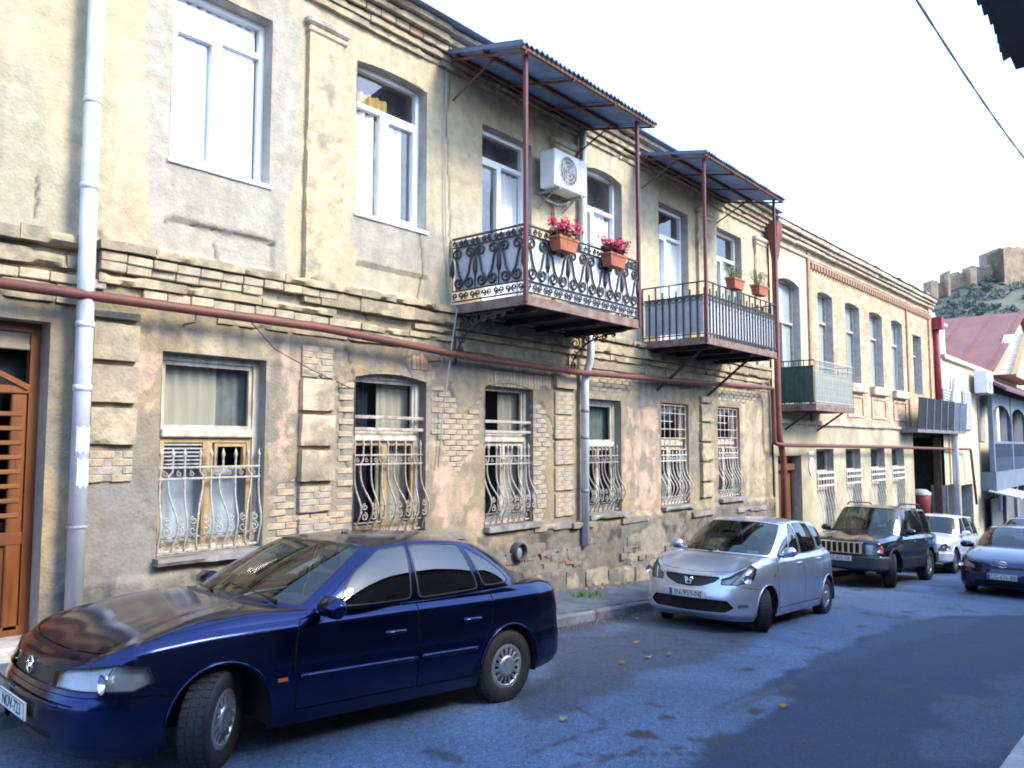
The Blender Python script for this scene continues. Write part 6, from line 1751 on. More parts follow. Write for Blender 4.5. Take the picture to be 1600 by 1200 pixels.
def make_wheel(root, x, y, side, r, w, steer, style, rim_r):
    """side -1 is the -y flank; a part with tyre, rim, spokes"""
    M = Matrix.Translation((x, y, r)) @ Matrix.Rotation(steer, 4, 'Z') @ (Matrix.Rotation(math.pi, 4, 'Z') if side > 0 else Matrix.Identity(4))
    # local: outer face at -y
    h = w / 2
    prof = [(rim_r, h * .8), (rim_r + .02, h * .95), (r * .93, h), (r * .985, h * .78), (r, h * .45), (r, -h * .45), (r * .985, -h * .78), (r * .93, -h), (rim_r + .02, -h * .97), (rim_r - .004, -h * .86)]
    V, F = lathe(prof, 40)
    wheel = mo('wheel', V, [f[::-1] for f in F], M_tyre, root, True, True, M)
    tread = MB()
    for k in range(36):
        a = 2 * math.pi * k / 36
        for q in (-.55, 0, .55):
            c = Vector((math.cos(a) * r, q * h, math.sin(a) * r))
            t = Vector((-math.sin(a), 0, math.cos(a))); n = Vector((math.cos(a), 0, math.sin(a))); yy = Vector((0, 1, 0))
            pts = [c + t * (.018 * s1) + yy * (.022 * s2) + n * (.004 if up else -.01) + t * (.012 * q) for up in (0, 1) for s1, s2 in ((-1, -1), (1, -1), (1, 1), (-1, 1))]
            tread.add((pts, [(4, 5, 6, 7), (0, 1, 5, 4), (1, 2, 6, 5), (2, 3, 7, 6), (3, 0, 4, 7)]))
    link_o = tread.obj('tread', M_tyre, wheel, False, True)
    V, F = lathe([(rim_r, -h * .84), (rim_r * .97, -h * .80), (rim_r * .95, -h * .45), (rim_r * .93, h * .7)], 32)
    mo('rim', V, [f[::-1] for f in F], M_alloy, wheel, True, True)
    V, F = lathe([(rim_r * .95, -h * .42), (.01, -h * .42)], 24)
    mo('brake_disc', V, [f[::-1] for f in F], M_black, wheel, True, True)
    if style == 'cap15':
        V, F = lathe([(rim_r * .98, -h * .84), (rim_r * .86, -h * .93), (rim_r * .80, -h * .90), (rim_r * .78, -h * .7)], 32)
        mo('rim_ring', V, [f[::-1] for f in F], M_alloy, wheel, True, True)
        V, F = lathe([(rim_r * .50, -h * .7), (rim_r * .48, -h * .97), (rim_r * .30, -h * 1.03), (rim_r * .26, -h * .98), (.03, -h * 1.0), (.001, -h * 1.0)], 28)
        mo('hub_cap', V, [f[::-1] for f in F], M_alloy, wheel, True, True)
        ns = 15; wd = .32
    elif style == 'cap_plain':
        V, F = lathe([(rim_r * .99, -h * .86), (rim_r * .84, -h * .96), (rim_r * .66, -h * .96), (rim_r * .64, -h * .8)], 32)
        mo('rim_ring', V, [f[::-1] for f in F], M_alloy, wheel, True, True)
        V, F = lathe([(rim_r * .46, -h * .8), (rim_r * .42, -h * .98), (rim_r * .2, -h * 1.04), (.001, -h * 1.04)], 28)
        mo('hub_cap', V, [f[::-1] for f in F], M_alloy, wheel, True, True)
        ns = 7; wd = .62
    else:
        V, F = lathe([(rim_r * .99, -h * .86), (rim_r * .9, -h * .9), (rim_r * .86, -h * .7)], 32)
        mo('rim_ring', V, [f[::-1] for f in F], M_alloy, wheel, True, True)
        V, F = lathe([(rim_r * .26, -h * .6), (rim_r * .24, -h * .88), (.001, -h * .92)], 20)
        mo('hub_cap', V, [f[::-1] for f in F], M_alloy, wheel, True, True)
        ns = 5; wd = .45
    r0, r1 = rim_r * .22, rim_r * .9
    if style == 'cap15': r0, r1 = rim_r * .44, rim_r * .82
    if style == 'cap_plain': r0, r1 = rim_r * .4, rim_r * .7
    sp = MB()
    for k in range(ns):
        a = 2 * math.pi * k / ns
        t = Vector((-math.sin(a), 0, math.cos(a))); n = Vector((math.cos(a), 0, math.sin(a)))
        w0 = math.pi * r0 / ns * wd * (1.7 if ns > 5 else 2.2); w1 = math.pi * r1 / ns * wd * (1.5 if ns > 5 else 1.1)
        pts = []
        for yy in (-h * .92, -h * .70):
            pts += [n * r0 + t * w0 + Vector((0, yy, 0)), n * r1 + t * w1 + Vector((0, yy + .01 * (yy < -h * .8), 0)), n * r1 - t * w1 + Vector((0, yy, 0)), n * r0 - t * w0 + Vector((0, yy, 0))]
        sp.add((pts, [(0, 1, 2, 3), (0, 4, 5, 1), (2, 6, 7, 3)]))
    sp.obj('spokes', M_alloy, wheel, False, True)
    return wheel

def make_car(name, label, cat, sp, M, paintm, near=True, group=None):
    root = thing(name, (0, 0, 0), label, cat, group, mat=M)
    OUT, uo, uk = smooth_curve([(x, y, 0) for x, y in sp['outline']])
    T = np.gradient(OUT, axis=0); T /= np.linalg.norm(T, axis=1, keepdims=True)
    NRM = np.stack([T[:, 1], -T[:, 0], 0 * T[:, 0]], 1)       # pointing inwards/outwards: fixed below
    if (NRM[len(NRM) // 2, 1]) < 0: NRM = -NRM
    ku = uk[sp['kidx']]
    lev = []
    for z, ins in sp['levels']:
        zz = pchip(ku, np.array(z, float), uo); ii = pchip(ku, np.array(ins, float), uo)
        p = OUT - NRM * ii[:, None]; p[:, 2] = zz; p[:, 1] = np.maximum(p[:, 1], 0)
        p[0, 1] = 0; p[-1, 1] = 0
        lev.append(p)
    lev = np.array(lev)
    dv = np.linalg.norm(np.diff(lev, axis=0), axis=2).mean(axis=1); vk = np.concatenate([[0], np.cumsum(dv)])
    Tl = pchip(vk, lev, np.linspace(0, vk[-1], 90))
    LP = Patch(Tl, uo[-1], vk[-1])
    ux = lambda x: float(np.interp(x, np.maximum.accumulate(OUT[:, 0]), uo))
    uidx = lambda i: float(np.interp(i, np.arange(len(uk)), uk))
    def side(poly): return [(ux(x), LP.vz(ux(x), z)) for x, z in poly]
    def front(poly): return [(uidx(i), LP.vz(uidx(i), z)) for i, z in poly]
    L = sp['L']
    regs = []
    rw = sp['wheel_r']
    for xa in (sp['fa'], sp['ra']):
        ra = sp.get('arch_r', rw + .045); zc = rw + sp.get('arch_dz', .01)
        flare = [(xa + (ra + .045) * math.cos(t), zc + (ra + .045) * math.sin(t)) for t in np.linspace(-.35, math.pi + .35, 40)]
        arch = [(xa + ra * math.cos(t), zc + ra * math.sin(t)) for t in np.linspace(0, math.pi, 36)] + [(xa - ra - .0, .0), (xa + ra, .0)]
        if sp.get('flare'): regs.append((sp['flare'], side(densify(flare, .04))))
        regs.append(('void', side(densify(arch, .04))))
    for nm, kind, poly in sp['lower']:
        if kind == 'side': regs.append((nm, side(densify(poly, .04))))
        elif kind == 'front': regs.append((nm, front(densify(poly, .12))))
        elif kind == 'seam': regs.append(('seam', strip_poly(side(densify(poly, .04, False)), .011)))
        elif kind == 'fseam': regs.append(('seam', strip_poly(front(densify(poly, .2, False)), .008)))
    # order: arches must win over everything except nothing -> move voids last
    regs = [r for r in regs if r[0] != 'void'] + [r for r in regs if r[0] == 'void']
    res = fix_orient(cut_patch(LP, regs, sp.get('nu', 110), sp.get('nv', 26)), np.array([L / 2, 0, .5]))
    bags = {}
    def put(nm, piece, sides=False, off=0.0):
        V, F, N = piece
        for s in (1, -1):
            q = piece if s > 0 else mirror(V, F, N)
            key = (nm, s if sides else 0)
            bags.setdefault(key, Bag()).add(q[0], q[1], q[2], off)
    offs = {'seam': -.007, 'grille': -.02, 'headlight': .004, 'taillight': .004, 'intake': -.03, 'moulding': .008, 'window': -.003, 'windscreen': -.003, 'rear_window': -.003, 'rubber': -.001, 'indicator': .005}
    for nm, pc in res.items():
        if nm == 'void': continue
        put(nm, pc, nm in ('headlight', 'taillight', 'front_door', 'rear_door', 'indicator', 'cladding', 'fog_lamp'), offs.get(nm, 0))
    # ---- greenhouse
    G0, _, gk = smooth_curve([g[0] for g in sp['glass']], 300)
    G1c = np.array([g[1] for g in sp['glass']], float)
    gp = np.array([np.interp(k, gk, np.arange(len(gk))) for k in np.linspace(0, gk[-1], 300)])
    G1 = np.zeros_like(G0)
    S1, u1, k1 = smooth_curve(G1c, 600)
    for a in range(3): G1[:, a] = np.interp(np.interp(gp, np.arange(len(k1)), k1), u1, S1[:, a])
    ns = 24; s = np.linspace(0, 1, ns)[:, None, None]
    Tg = G0[None] * (1 - s) + G1[None] * s
    tg = np.gradient(Tg.mean(axis=0), axis=0); nn = np.cross(tg, (G1 - G0)); nn /= np.maximum(np.linalg.norm(nn, axis=1, keepdims=True), 1e-6)
    cgx = np.array([(G0[0, 0] + G0[-1, 0]) / 2, 0, 1.1])
    sg = np.sign(((G0 + G1) / 2 - cgx)[:, 0] * nn[:, 0] + ((G0 + G1) / 2 - cgx)[:, 1] * nn[:, 1]); nn *= sg[:, None]
    Tg = Tg + nn[None] * (sp.get('bulge', .035) * 4 * s * (1 - s))
    Tg[:, 0, 1] = 0; Tg[:, -1, 1] = 0
    hgt = float(np.linalg.norm(G1 - G0, axis=1).mean())
    GP = Patch(Tg, gk[-1], hgt)
    gi = lambda i: float(np.interp(i, np.arange(len(gk)), gk))
    regs = []
    for nm, poly in sp['windows']:
        q = round_poly([(gi(i), sv * hgt) for i, sv in poly], sp.get('wround', .05))
        q = [(a, b) for a, b in q]
        cxm = sum(a for a, b in q) / len(q); cym = sum(b for a, b in q) / len(q)
        big = []
        for a, b in q:
            d = math.hypot(a - cxm, b - cym); k = (d + sp.get('rub', .018)) / d
            big.append((max(0, cxm + (a - cxm) * k) if a > .001 else 0, cym + (b - cym) * k))
        regs.append(('rubber', big)); regs.append((nm, q))
    for ln in sp.get('gseams', []):
        regs.append(('seam', strip_poly(densify([(gi(i), sv * hgt) for i, sv in ln], .05, False), .008)))
    res = fix_orient(cut_patch(GP, regs, 90, 16), np.array([(G0[0, 0] + G0[-1, 0]) / 2, 0, .9]))
    for nm, pc in res.items():
        put(nm, pc, nm == 'window', offs.get(nm, 0))
    # ---- roof cap
    w = np.linspace(0, 1, 14)[:, None]
    xr, zr = zip(*sp['roofline']); hc = pchip(np.array(xr), np.array(zr), np.clip(G1[:, 0], xr[0], xr[-1]))
    Tr = np.zeros((14, 300, 3))
    Tr[..., 0] = G1[None, :, 0]; Tr[..., 1] = G1[None, :, 1] * (1 - w); Tr[..., 2] = G1[None, :, 2] + np.maximum(hc - G1[:, 2], 0)[None] * (1 - (1 - w) ** 2)
    RP = Patch(Tr, gk[-1], .6)
    N = RP.N; N[..., :] = np.where(N[..., 2:3] < 0, -N, N); RP.N = N
    res = cut_patch(RP, [], 80, 10)
    for nm, (V, F, Nn) in res.items():
        a, b, c = V[F[:, 0]], V[F[:, 1]], V[F[:, 2]]
        fn = np.cross(b - a, c - a); F2 = F.copy(); F2[fn[:, 2] < 0] = F2[fn[:, 2] < 0][:, ::-1]
        put('body', (V, F2, Nn))
    # ---- deck: bonnet, shoulder strip, boot lid
    top = lev[-1]
    dk = sp['deck']                                         # [(outline x, glass idx), ...]
    tq = np.linspace(0, 1, 360); kx = np.linspace(0, 1, len(dk))
    uo_q = np.interp(tq, kx, [0 if i == 0 else (uo[-1] if i == len(dk) - 1 else ux(d[0])) for i, d in enumerate(dk)])
    gi_q = np.interp(tq, kx, [gi(d[1]) for d in dk])
    cr = np.interp(tq, kx, [d[2] for d in dk])
    A = np.stack([np.interp(uo_q, uo, top[:, k]) for k in range(3)], 1)
    B = np.stack([np.interp(gi_q, np.linspace(0, gk[-1], 300), G0[:, k]) for k in range(3)], 1)
    nw = 26; w = np.linspace(0, 1, nw)[:, None, None]
    Td = A[None] * (1 - w) + B[None] * w
    Td[..., 2] += cr[None] * 4 * w[..., 0] * (1 - w[..., 0])
    if sp.get('power_dome'):
        a_, y0_, w_ = sp['power_dome']
        Td[..., 2] += a_ * np.exp(-((Td[..., 1] - y0_) / w_) ** 2) * np.sin(np.pi * np.clip(w[..., 0], 0, 1)) * (Td[..., 0] < L / 2)
    DP = Patch(Td, 4.0, 1.0)
    N = DP.N; DP.N = np.where(N[..., 2:3] < 0, -N, N)
    regs = []
    for ln in sp.get('deck_seams', []):
        regs.append(('seam', strip_poly(densify([(a * 4.0, b) for a, b in ln], .05, False), .010)))
    for nm, poly in sp.get('deck_regions', []):
        regs.append((nm, densify([(a * 4.0, b) for a, b in poly], .08)))
    res = cut_patch(DP, regs, 120, 18)
    for nm, (V, F, Nn) in res.items():
        a, b, c = V[F[:, 0]], V[F[:, 1]], V[F[:, 2]]
        fn = np.cross(b - a, c - a); F2 = F.copy(); F2[fn[:, 2] < 0] = F2[fn[:, 2] < 0][:, ::-1]
        put(nm, (V, F2, Nn), False, offs.get(nm, 0))
    # ---- objects from the bags
    mm = dict(body=paintm, hood=paintm, front_door=paintm, rear_door=paintm, seam=M_seam, grille=sp.get('grille_mat', M_black), headlight=M_lamp, taillight=M_red, intake=M_seam, window=M_carglass,
              windscreen=M_glassclear, rear_window=M_carglass, rubber=M_black, moulding=sp.get('moulding_mat', paintm), bumper=sp.get('bumper_mat', paintm), rear_bumper=sp.get('bumper_mat', paintm), cladding=M_black, plastic=M_black, indicator=M_amber, fog_lamp=M_chrome, cowl=M_black, roof_black=M_black)
    nmap = dict(body='body', front_door='door', rear_door='door', seam='panel_gap', rubber='window_rubber', window='side_window', moulding='side_moulding', cladding='sill_cladding', plastic='black_trim')
    objs = {}
    for (nm, s), bag in bags.items():
        objs[(nm, s)] = bag.obj(nmap.get(nm, nm), mm.get(nm) or paintm, root)
    # lamp bowls behind the lenses
    for (nm, s), bag in bags.items():
        if nm == 'headlight':
            V = np.concatenate(bag.V) - np.concatenate(bag.N) * .035; F = np.concatenate(bag.F)
            mo('reflector', V, F, sp.get('reflector') or M_reflector, objs[(nm, s)], True, True)
            c = V.mean(axis=0)
            Vl = np.concatenate(bag.V); Nl = np.concatenate(bag.N)
            k = np.argsort(np.abs((Vl[:, 1] - c[1])))[:60]; k = k[np.argsort(Vl[k, 2])]
            lo_, hi_ = Vl[k[0]], Vl[k[-1]]
            mo('lamp_divider', *tube([tuple(lo_ - Nl[k[0]] * .006), tuple((lo_ + hi_) / 2 - Nl[k[30]] * .004), tuple(hi_ - Nl[k[-1]] * .006)], .006, 5), M_chrome, objs[(nm, s)], False, True)
            ef = np.concatenate(bag.F); cnt = {}
            for t3 in ef:
                for a_, b_ in ((t3[0], t3[1]), (t3[1], t3[2]), (t3[2], t3[0])):
                    q_ = (min(a_, b_), max(a_, b_)); cnt[q_] = cnt.get(q_, 0) + 1
            eb = MB()
            for (a_, b_), n_ in cnt.items():
                if n_ == 1: eb.add(tube([tuple(Vl[a_] - Nl[a_] * .002), tuple(Vl[b_] - Nl[b_] * .002)], .006, 4, cap=False))
            tag(eb.obj('lamp_seal', M_black, objs[(nm, s)], False, True), kind='stuff')
            for d, rr in ((-.13, .058), (.13, .058)):
                Vb, Fb = lathe([(rr, 0), (rr * .8, -.012), (rr * .35, -.028), (.001, -.03)], 18, 'x', (c[0] - .005 + (abs(d) * .05), c[1] + d * s * (1 if True else -1), c[2]))
                mo('bulb_housing', [(2 * (c[0]) - v[0] - .03, v[1], v[2]) for v in Vb], Fb, M_chrome, objs[(nm, s)], True, True)
    # ---- wheel wells, floor, interior
    W = max(y for x, y in sp['outline'])
    for xa in (sp['fa'], sp['ra']):
        for s_ in (1, -1):
            ra = sp.get('arch_r', rw + .045); zc = rw + sp.get('arch_dz', .01)
            V = []; F = []
            n = 26
            y_out = float(np.interp(xa, OUT[:, 0], OUT[:, 1])) - .012
            for yy in (y_out, y_out - .28):
                for t in np.linspace(-.25, math.pi + .25, n): V.append((xa + ra * math.cos(t), s_ * yy, zc + ra * math.sin(t)))
            for k in range(n - 1): F.append((k, k + 1, n + k + 1, n + k))
            V.append((xa, s_ * (y_out - .28), zc)); c0 = len(V) - 1
            for k in range(n - 1): F.append((n + k, n + k + 1, c0))
            mo('wheel_well', V, F, M_seam, root, True, True)
    fl = MB()
    zf = sp.get('floor_z', .24)
    fl.add(box(sp['fa'] + rw + .06, sp['ra'] - rw - .06, -W + .08, W - .08, zf - .02, zf + .02))
    fl.add(box(.14, L - .14, -W + .32, W - .32, zf, zf + .05))
    fl.obj('floor_pan', M_seam, root, False, True)
    gx0 = sp['glass'][0][0][0]; gx3 = sp['glass'][3][0][0]; gb = sp['glass'][-1][0][0]; gz = sp['glass'][3][0][2]
    dsh = MB()
    dsh.add(cbox(gx0 + .16, gx3 + .22, -W + .16, W - .16, gz - .25, gz - .005, .05))
    dsh.add(cbox(gx3 + .10, gx3 + .26, -.46, -.12, gz - .06, gz + .035, .03))
    dsh.obj('dashboard', M_inside, root, True, True)
    yd = -.36
    Vt, Ft = tube([(gx3 + .36 + .10 * math.sin(a) * .4, yd + .185 * math.cos(a), gz - .05 + .17 * math.sin(a)) for a in np.linspace(0, 2 * math.pi, 24, endpoint=False)], .015, 6, True)
    mo('steering_wheel', Vt, Ft, M_inside, root, True, True)
    xs_f = sp.get('seat_x', gx3 + .75)
    for yy in (-.36, .36):
        sb = MB(); sb.add(cbox(xs_f - .45, xs_f + .1, yy - .24, yy + .24, .34, .54, .07)); sb.add(cbox(xs_f + .0, xs_f + .16, yy - .23, yy + .23, .5, gz + .10, .07)); sb.add(cbox(xs_f + .08, xs_f + .18, yy - .13, yy + .13, gz + .13, gz + .30, .045))
        sb.obj('seat', M_seat, root, True, True)
    xb = sp.get('bench_x', xs_f + .95)
    sb = MB(); sb.add(cbox(xb - .45, xb + .1, -.6, .6, .36, .56, .07)); sb.add(cbox(xb, xb + .16, -.6, .6, .5, gz + .06, .07))
    for yy in (-.36, .36): sb.add(cbox(xb + .07, xb + .16, yy - .13, yy + .13, gz + .08, gz + .22, .04))
    sb.obj('rear_bench', M_seat, root, True, True)
    mo('parcel_shelf', *box(xb + .12, gb - .05, -.58, .58, gz - .03, gz - .01), M_inside, root, False, True)
    # ---- wheels
    st = sp.get('steer', 0)
    for xa, s_ in ((sp['fa'], st), (sp['ra'], 0)):
        for sd in (-1, 1):
            y_out = float(np.interp(xa, OUT[:, 0], OUT[:, 1])) - .025 - sp['tyre_w'] / 2
            make_wheel(root, xa, sd * y_out, sd, rw, sp['tyre_w'], s_, sp['rim'], sp['rim_r'])
    # ---- arch lips and rubbing strips
    for xa in (sp['fa'], sp['ra']):
        ra = sp.get('arch_r', rw + .045); zc = rw + sp.get('arch_dz', .01)
        for sd in (-1, 1):
            P = []
            for t in np.linspace(.02, math.pi - .02, 26):
                x = xa + ra * math.cos(t); z = zc + ra * math.sin(t); u = ux(x); q = LP.ev(np.array([u]), np.array([LP.vz(u, z)]))[0]; P.append((x, sd * (q[1] + .004), z))
            mo('arch_lip', *tube(P, sp.get('lip', .012), 6), paintm if not sp.get('flare') else M_black, root, True, True)
    for (xa, xb, z) in sp.get('strips', []):
        for sd in (-1, 1):
            P = []
            for x in np.linspace(xa, xb, 14):
                u = ux(x); q = LP.ev(np.array([u]), np.array([LP.vz(u, z)]))[0]; P.append((x, sd * (q[1] + .003), z))
            V, F = tube(P, .024, 8); V = [(v[0], v[1], z + (v[2] - z) * .9) for v in V]
            mo('side_moulding', V, F, paintm, root, True, True)
    # ---- mirrors
    for sd in (-1, 1):
        mx, my, mz = sp['mirror']
        mb = MB(); mb.add(cbox(mx - .06, mx + .08, my, my + sp.get('mir_w', .2), mz - .055, mz + .085, .05)); mb.add(cbox(mx - .035, mx + .035, my - .09, my + .04, mz - .055, mz - .01, .015))
        if sd < 0: mb.V = [(a, -b, c) for a, b, c in mb.V]; mb.F = [f[::-1] for f in mb.F]
        m_ = mb.obj('wing_mirror', sp.get('mirror_mat', paintm), root, True, True)
        mo('mirror_glass', [(mx + .0805, sd * (my + .055), mz - .005), (mx + .0805, sd * (my + sp.get('mir_w', .2) - .055), mz - .005), (mx + .0805, sd * (my + sp.get('mir_w', .2) - .055), mz + .035), (mx + .0805, sd * (my + .055), mz + .035)], [(0, 1, 2, 3)], M_chrome, m_, False, True)
    # ---- handles
    for hx, hz in sp.get('handles', []):
        for sd in (-1, 1):
            u = ux(hx); p = LP.ev(np.array([u]), np.array([LP.vz(u, hz)]))[0]
            y = p[1]
            mb = MB(); mb.add(cbox(hx - .10, hx + .10, y - .012, y + .022, hz - .018, hz + .018, .012))
            if sd < 0: mb.V = [(a, -b, c) for a, b, c in mb.V]; mb.F = [f[::-1] for f in mb.F]
            mb.obj('door_handle', sp.get('handle_mat', paintm), root, True, True)
    # ---- wipers
    if near:
        for (a0, s0, a1, s1) in sp.get('wipers', []):
            P0 = GP.ev(np.array([gi(abs(a0)), gi(abs(a1))]), np.array([s0, s1]) * hgt)
            pts = [(P0[0][0] - .02, P0[0][1] * (1 if a0 >= 0 else -1), P0[0][2] + .012), (P0[1][0] - .02, P0[1][1] * (1 if a1 >= 0 else -1), P0[1][2] + .014)]
            mo('wiper', *tube(pts, [.012, .006], 5), M_black, root, False, True)
    # ---- plate
    if sp.get('plate'):
        tx, pz, px, tilt, blue = sp['plate']
        Mp = Matrix.Translation((px, 0, pz)) @ Matrix.Rotation(tilt, 4, 'Y')
        pl = mo('number_plate', *cbox(-.008, .006, -.26, .26, -.056, .056, .004), M_plate, root, False, True, Mp)
        Mt = Matrix.Translation((-.0095, -.018 if blue else 0, -.002)) @ Matrix(((0, 0, -1, 0), (-1, 0, 0, 0), (0, 1, 0, 0), (0, 0, 0, 1)))
        font_obj('plate_text', tx, .105, M_ink, pl, Mt, .001, True, .92)
        bz = mo('plate_border', *tube([(-.009, -.253, -.05), (-.009, .253, -.05), (-.009, .253, .05), (-.009, -.253, .05)], .003, 4, True), M_ink, pl, False, True)
        if blue: mo('plate_band', *box(-.0098, -.0088, .215, .256, -.052, .052), M_plateblue, pl, False, True)
    return root, dict(LP=LP, GP=GP, ux=ux, uidx=uidx, gi=gi, hgt=hgt, OUT=OUT, objs=objs)

def car_matrix(pf, pr, front_axle, wheelbase, half_w, side=-1):
    """pf, pr: ground points of the street-side front and rear tyre (x, y); the car's local x runs from nose to tail"""
    a = Vector((pf[0], pf[1], road_z(pf[0]))); b = Vector((pr[0], pr[1], road_z(pr[0])))
    xa = (b - a); xa.normalize()
    up = Vector((SLOPE, 0, 1)).normalized()
    ya = up.cross(xa).normalized(); za = xa.cross(ya)
    mid = (a + b) / 2
    o = mid - xa * (front_axle + wheelbase / 2) - ya * (side * half_w)
    return Matrix(((xa.x, ya.x, za.x, o.x), (xa.y, ya.y, za.y, o.y), (xa.z, ya.z, za.z, o.z), (0, 0, 0, 1)))
# ------------------------------------------------------------------ the sedan in front
SEDAN = dict(L=4.477, fa=.93, ra=3.567, wheel_r=.308, tyre_w=.19, rim='cap15', rim_r=.19, arch_r=.350, arch_dz=.012,
    outline=[(0, 0), (.03, .40), (.13, .67), (.31, .80), (.62, .838), (.93, .85), (2.2, .853), (3.567, .85), (4.05, .835), (4.30, .765), (4.42, .55), (4.477, 0)],
    kidx=[0, 2, 3, 5, 6, 7, 9, 11],
    levels=[([.20, .19, .18, .19, .19, .20, .26, .28], [.09, .06, .05, .06, .06, .06, .06, .08]),
            ([.28, .28, .28, .31, .29, .32, .35, .36], [.015, .005, .0, .012, .015, .012, .005, .005]),
            ([.46, .46, .46, .46, .45, .48, .50, .50], [.0, .0, .0, .0, .0, .0, .0, .0]),
            ([.525, .525, .53, .55, .55, .57, .58, .58], [.022, .018, .012, .002, .0, .002, .015, .015]),
            ([.60, .61, .63, .68, .71, .73, .75, .76], [.05, .045, .03, .010, .010, .010, .03, .03]),
            ([.685, .70, .745, .82, .86, .89, .92, .945], [.085, .08, .06, .035, .030, .032, .06, .05]),
            ([.725, .745, .795, .868, .905, .935, .968, .995], [.14, .13, .10, .075, .068, .075, .11, .10])],
    glass=[((1.24, 0, .985), (2.00, 0, 1.375)), ((1.29, .38, .978), (2.03, .33, 1.37)), ((1.42, .62, .958), (2.10, .49, 1.357)), ((1.58, .735, .938), (2.19, .552, 1.345)),
           ((2.53, .778, .93), (2.55, .578, 1.372)), ((3.28, .768, .962), (3.14, .565, 1.362)), ((3.66, .735, .985), (3.33, .54, 1.335)), ((3.86, .62, 1.003), (3.43, .47, 1.325)), ((3.98, 0, 1.03), (3.50, 0, 1.34))],
    windows=[('windscreen', [(0, .05), (2.62, .05), (2.66, .5), (2.66, .94), (0, .95)]), ('window', [(3.22, .07), (3.945, .06), (3.955, .93), (3.30, .93), (3.16, .55)]),
             ('window', [(4.06, .06), (4.92, .07), (4.93, .92), (4.045, .93)]), ('window', [(5.10, .10), (5.95, .10), (6.0, .22), (5.75, .60), (5.10, .90)]),
             ('rear_window', [(6.75, .08), (8, .08), (8, .93), (6.75, .90)])],
    gseams=[[(4.0, 0), (4.0, 1)], [(5.01, 0), (5.01, .96)], [(3.09, .02), (3.12, .97)]],
    roofline=[(2.0, 1.375), (2.25, 1.412), (2.70, 1.428), (3.15, 1.41), (3.50, 1.34)], bulge=.03,
    deck=[(0, 0, .060), (.13, 1.1, .060), (.45, 2.0, .045), (1.0, 2.6, .025), (1.58, 3.0, .006), (2.53, 4.0, .004), (3.3, 5.0, .004), (3.75, 6.2, .008), (4.2, 7.0, .02), (4.4, 7.5, .03), (4.477, 8, .03)],
    deck_seams=[[(0, .035), (.10, .035), (.19, .06), (.24, .16), (.30, .40), (.36, .9)]], deck_regions=[('cowl', [(0, .93), (.30, .93), (.36, .93), (.40, 1.0), (0, 1.0)])],
    power_dome=(.007, .36, .22), strips=[(1.48, 2.50, .512), (2.56, 3.15, .516)],
    lower=[('front_door', 'side', [(1.46, .30), (2.53, .30), (2.53, .96), (1.56, .96), (1.47, .86), (1.44, .7)]), ('rear_door', 'side', [(2.53, .30), (3.14, .30), (3.22, .50), (3.34, .72), (3.36, .97), (2.53, .97)]),
           ('seam', 'seam', [(1.46, .30), (1.44, .7), (1.47, .86), (1.55, .94)]), ('seam', 'seam', [(2.53, .29), (2.53, .97)]), ('seam', 'seam', [(3.14, .30), (3.22, .50), (3.34, .72), (3.36, .97)]), ('seam', 'seam', [(1.46, .295), (3.14, .295)]),
           ('seam', 'fseam', [(0, .535), (1, .535), (2, .535), (3.1, .535), (3.7, .53), (4.05, .50)]), ('seam', 'seam', [(3.93, .60), (4.2, .60), (4.45, .60)]),
           ('grille', 'front', [(-.01, .565), (.95, .57), (.82, .66), (-.01, .655)]),
           ('headlight', 'front', [(1.02, .568), (3.25, .568), (3.62, .61), (3.50, .69), (2.9, .712), (1.5, .680), (.98, .645)]),
           ('intake', 'front', [(-.01, .245), (1.4, .25), (1.3, .325), (-.01, .325)]),
           ('taillight', 'side', [(4.28, .70), (4.477, .72), (4.477, .91), (4.24, .90)]),
           ('indicator', 'side', [(1.31, .498), (1.385, .498), (1.385, .522), (1.31, .522)])],
    flare=None, mirror=(1.64, .80, .955), mir_w=.27, handles=[(2.30, .725), (3.10, .75)], wipers=[(.2, .03, 2.2, .10), (-1.9, .04, -.2, .14)],
    steer=R_(40), plate=('NOV-723', .40, -.02, R_(-4), False), bumper_mat=None, seat_x=2.35, bench_x=3.15)

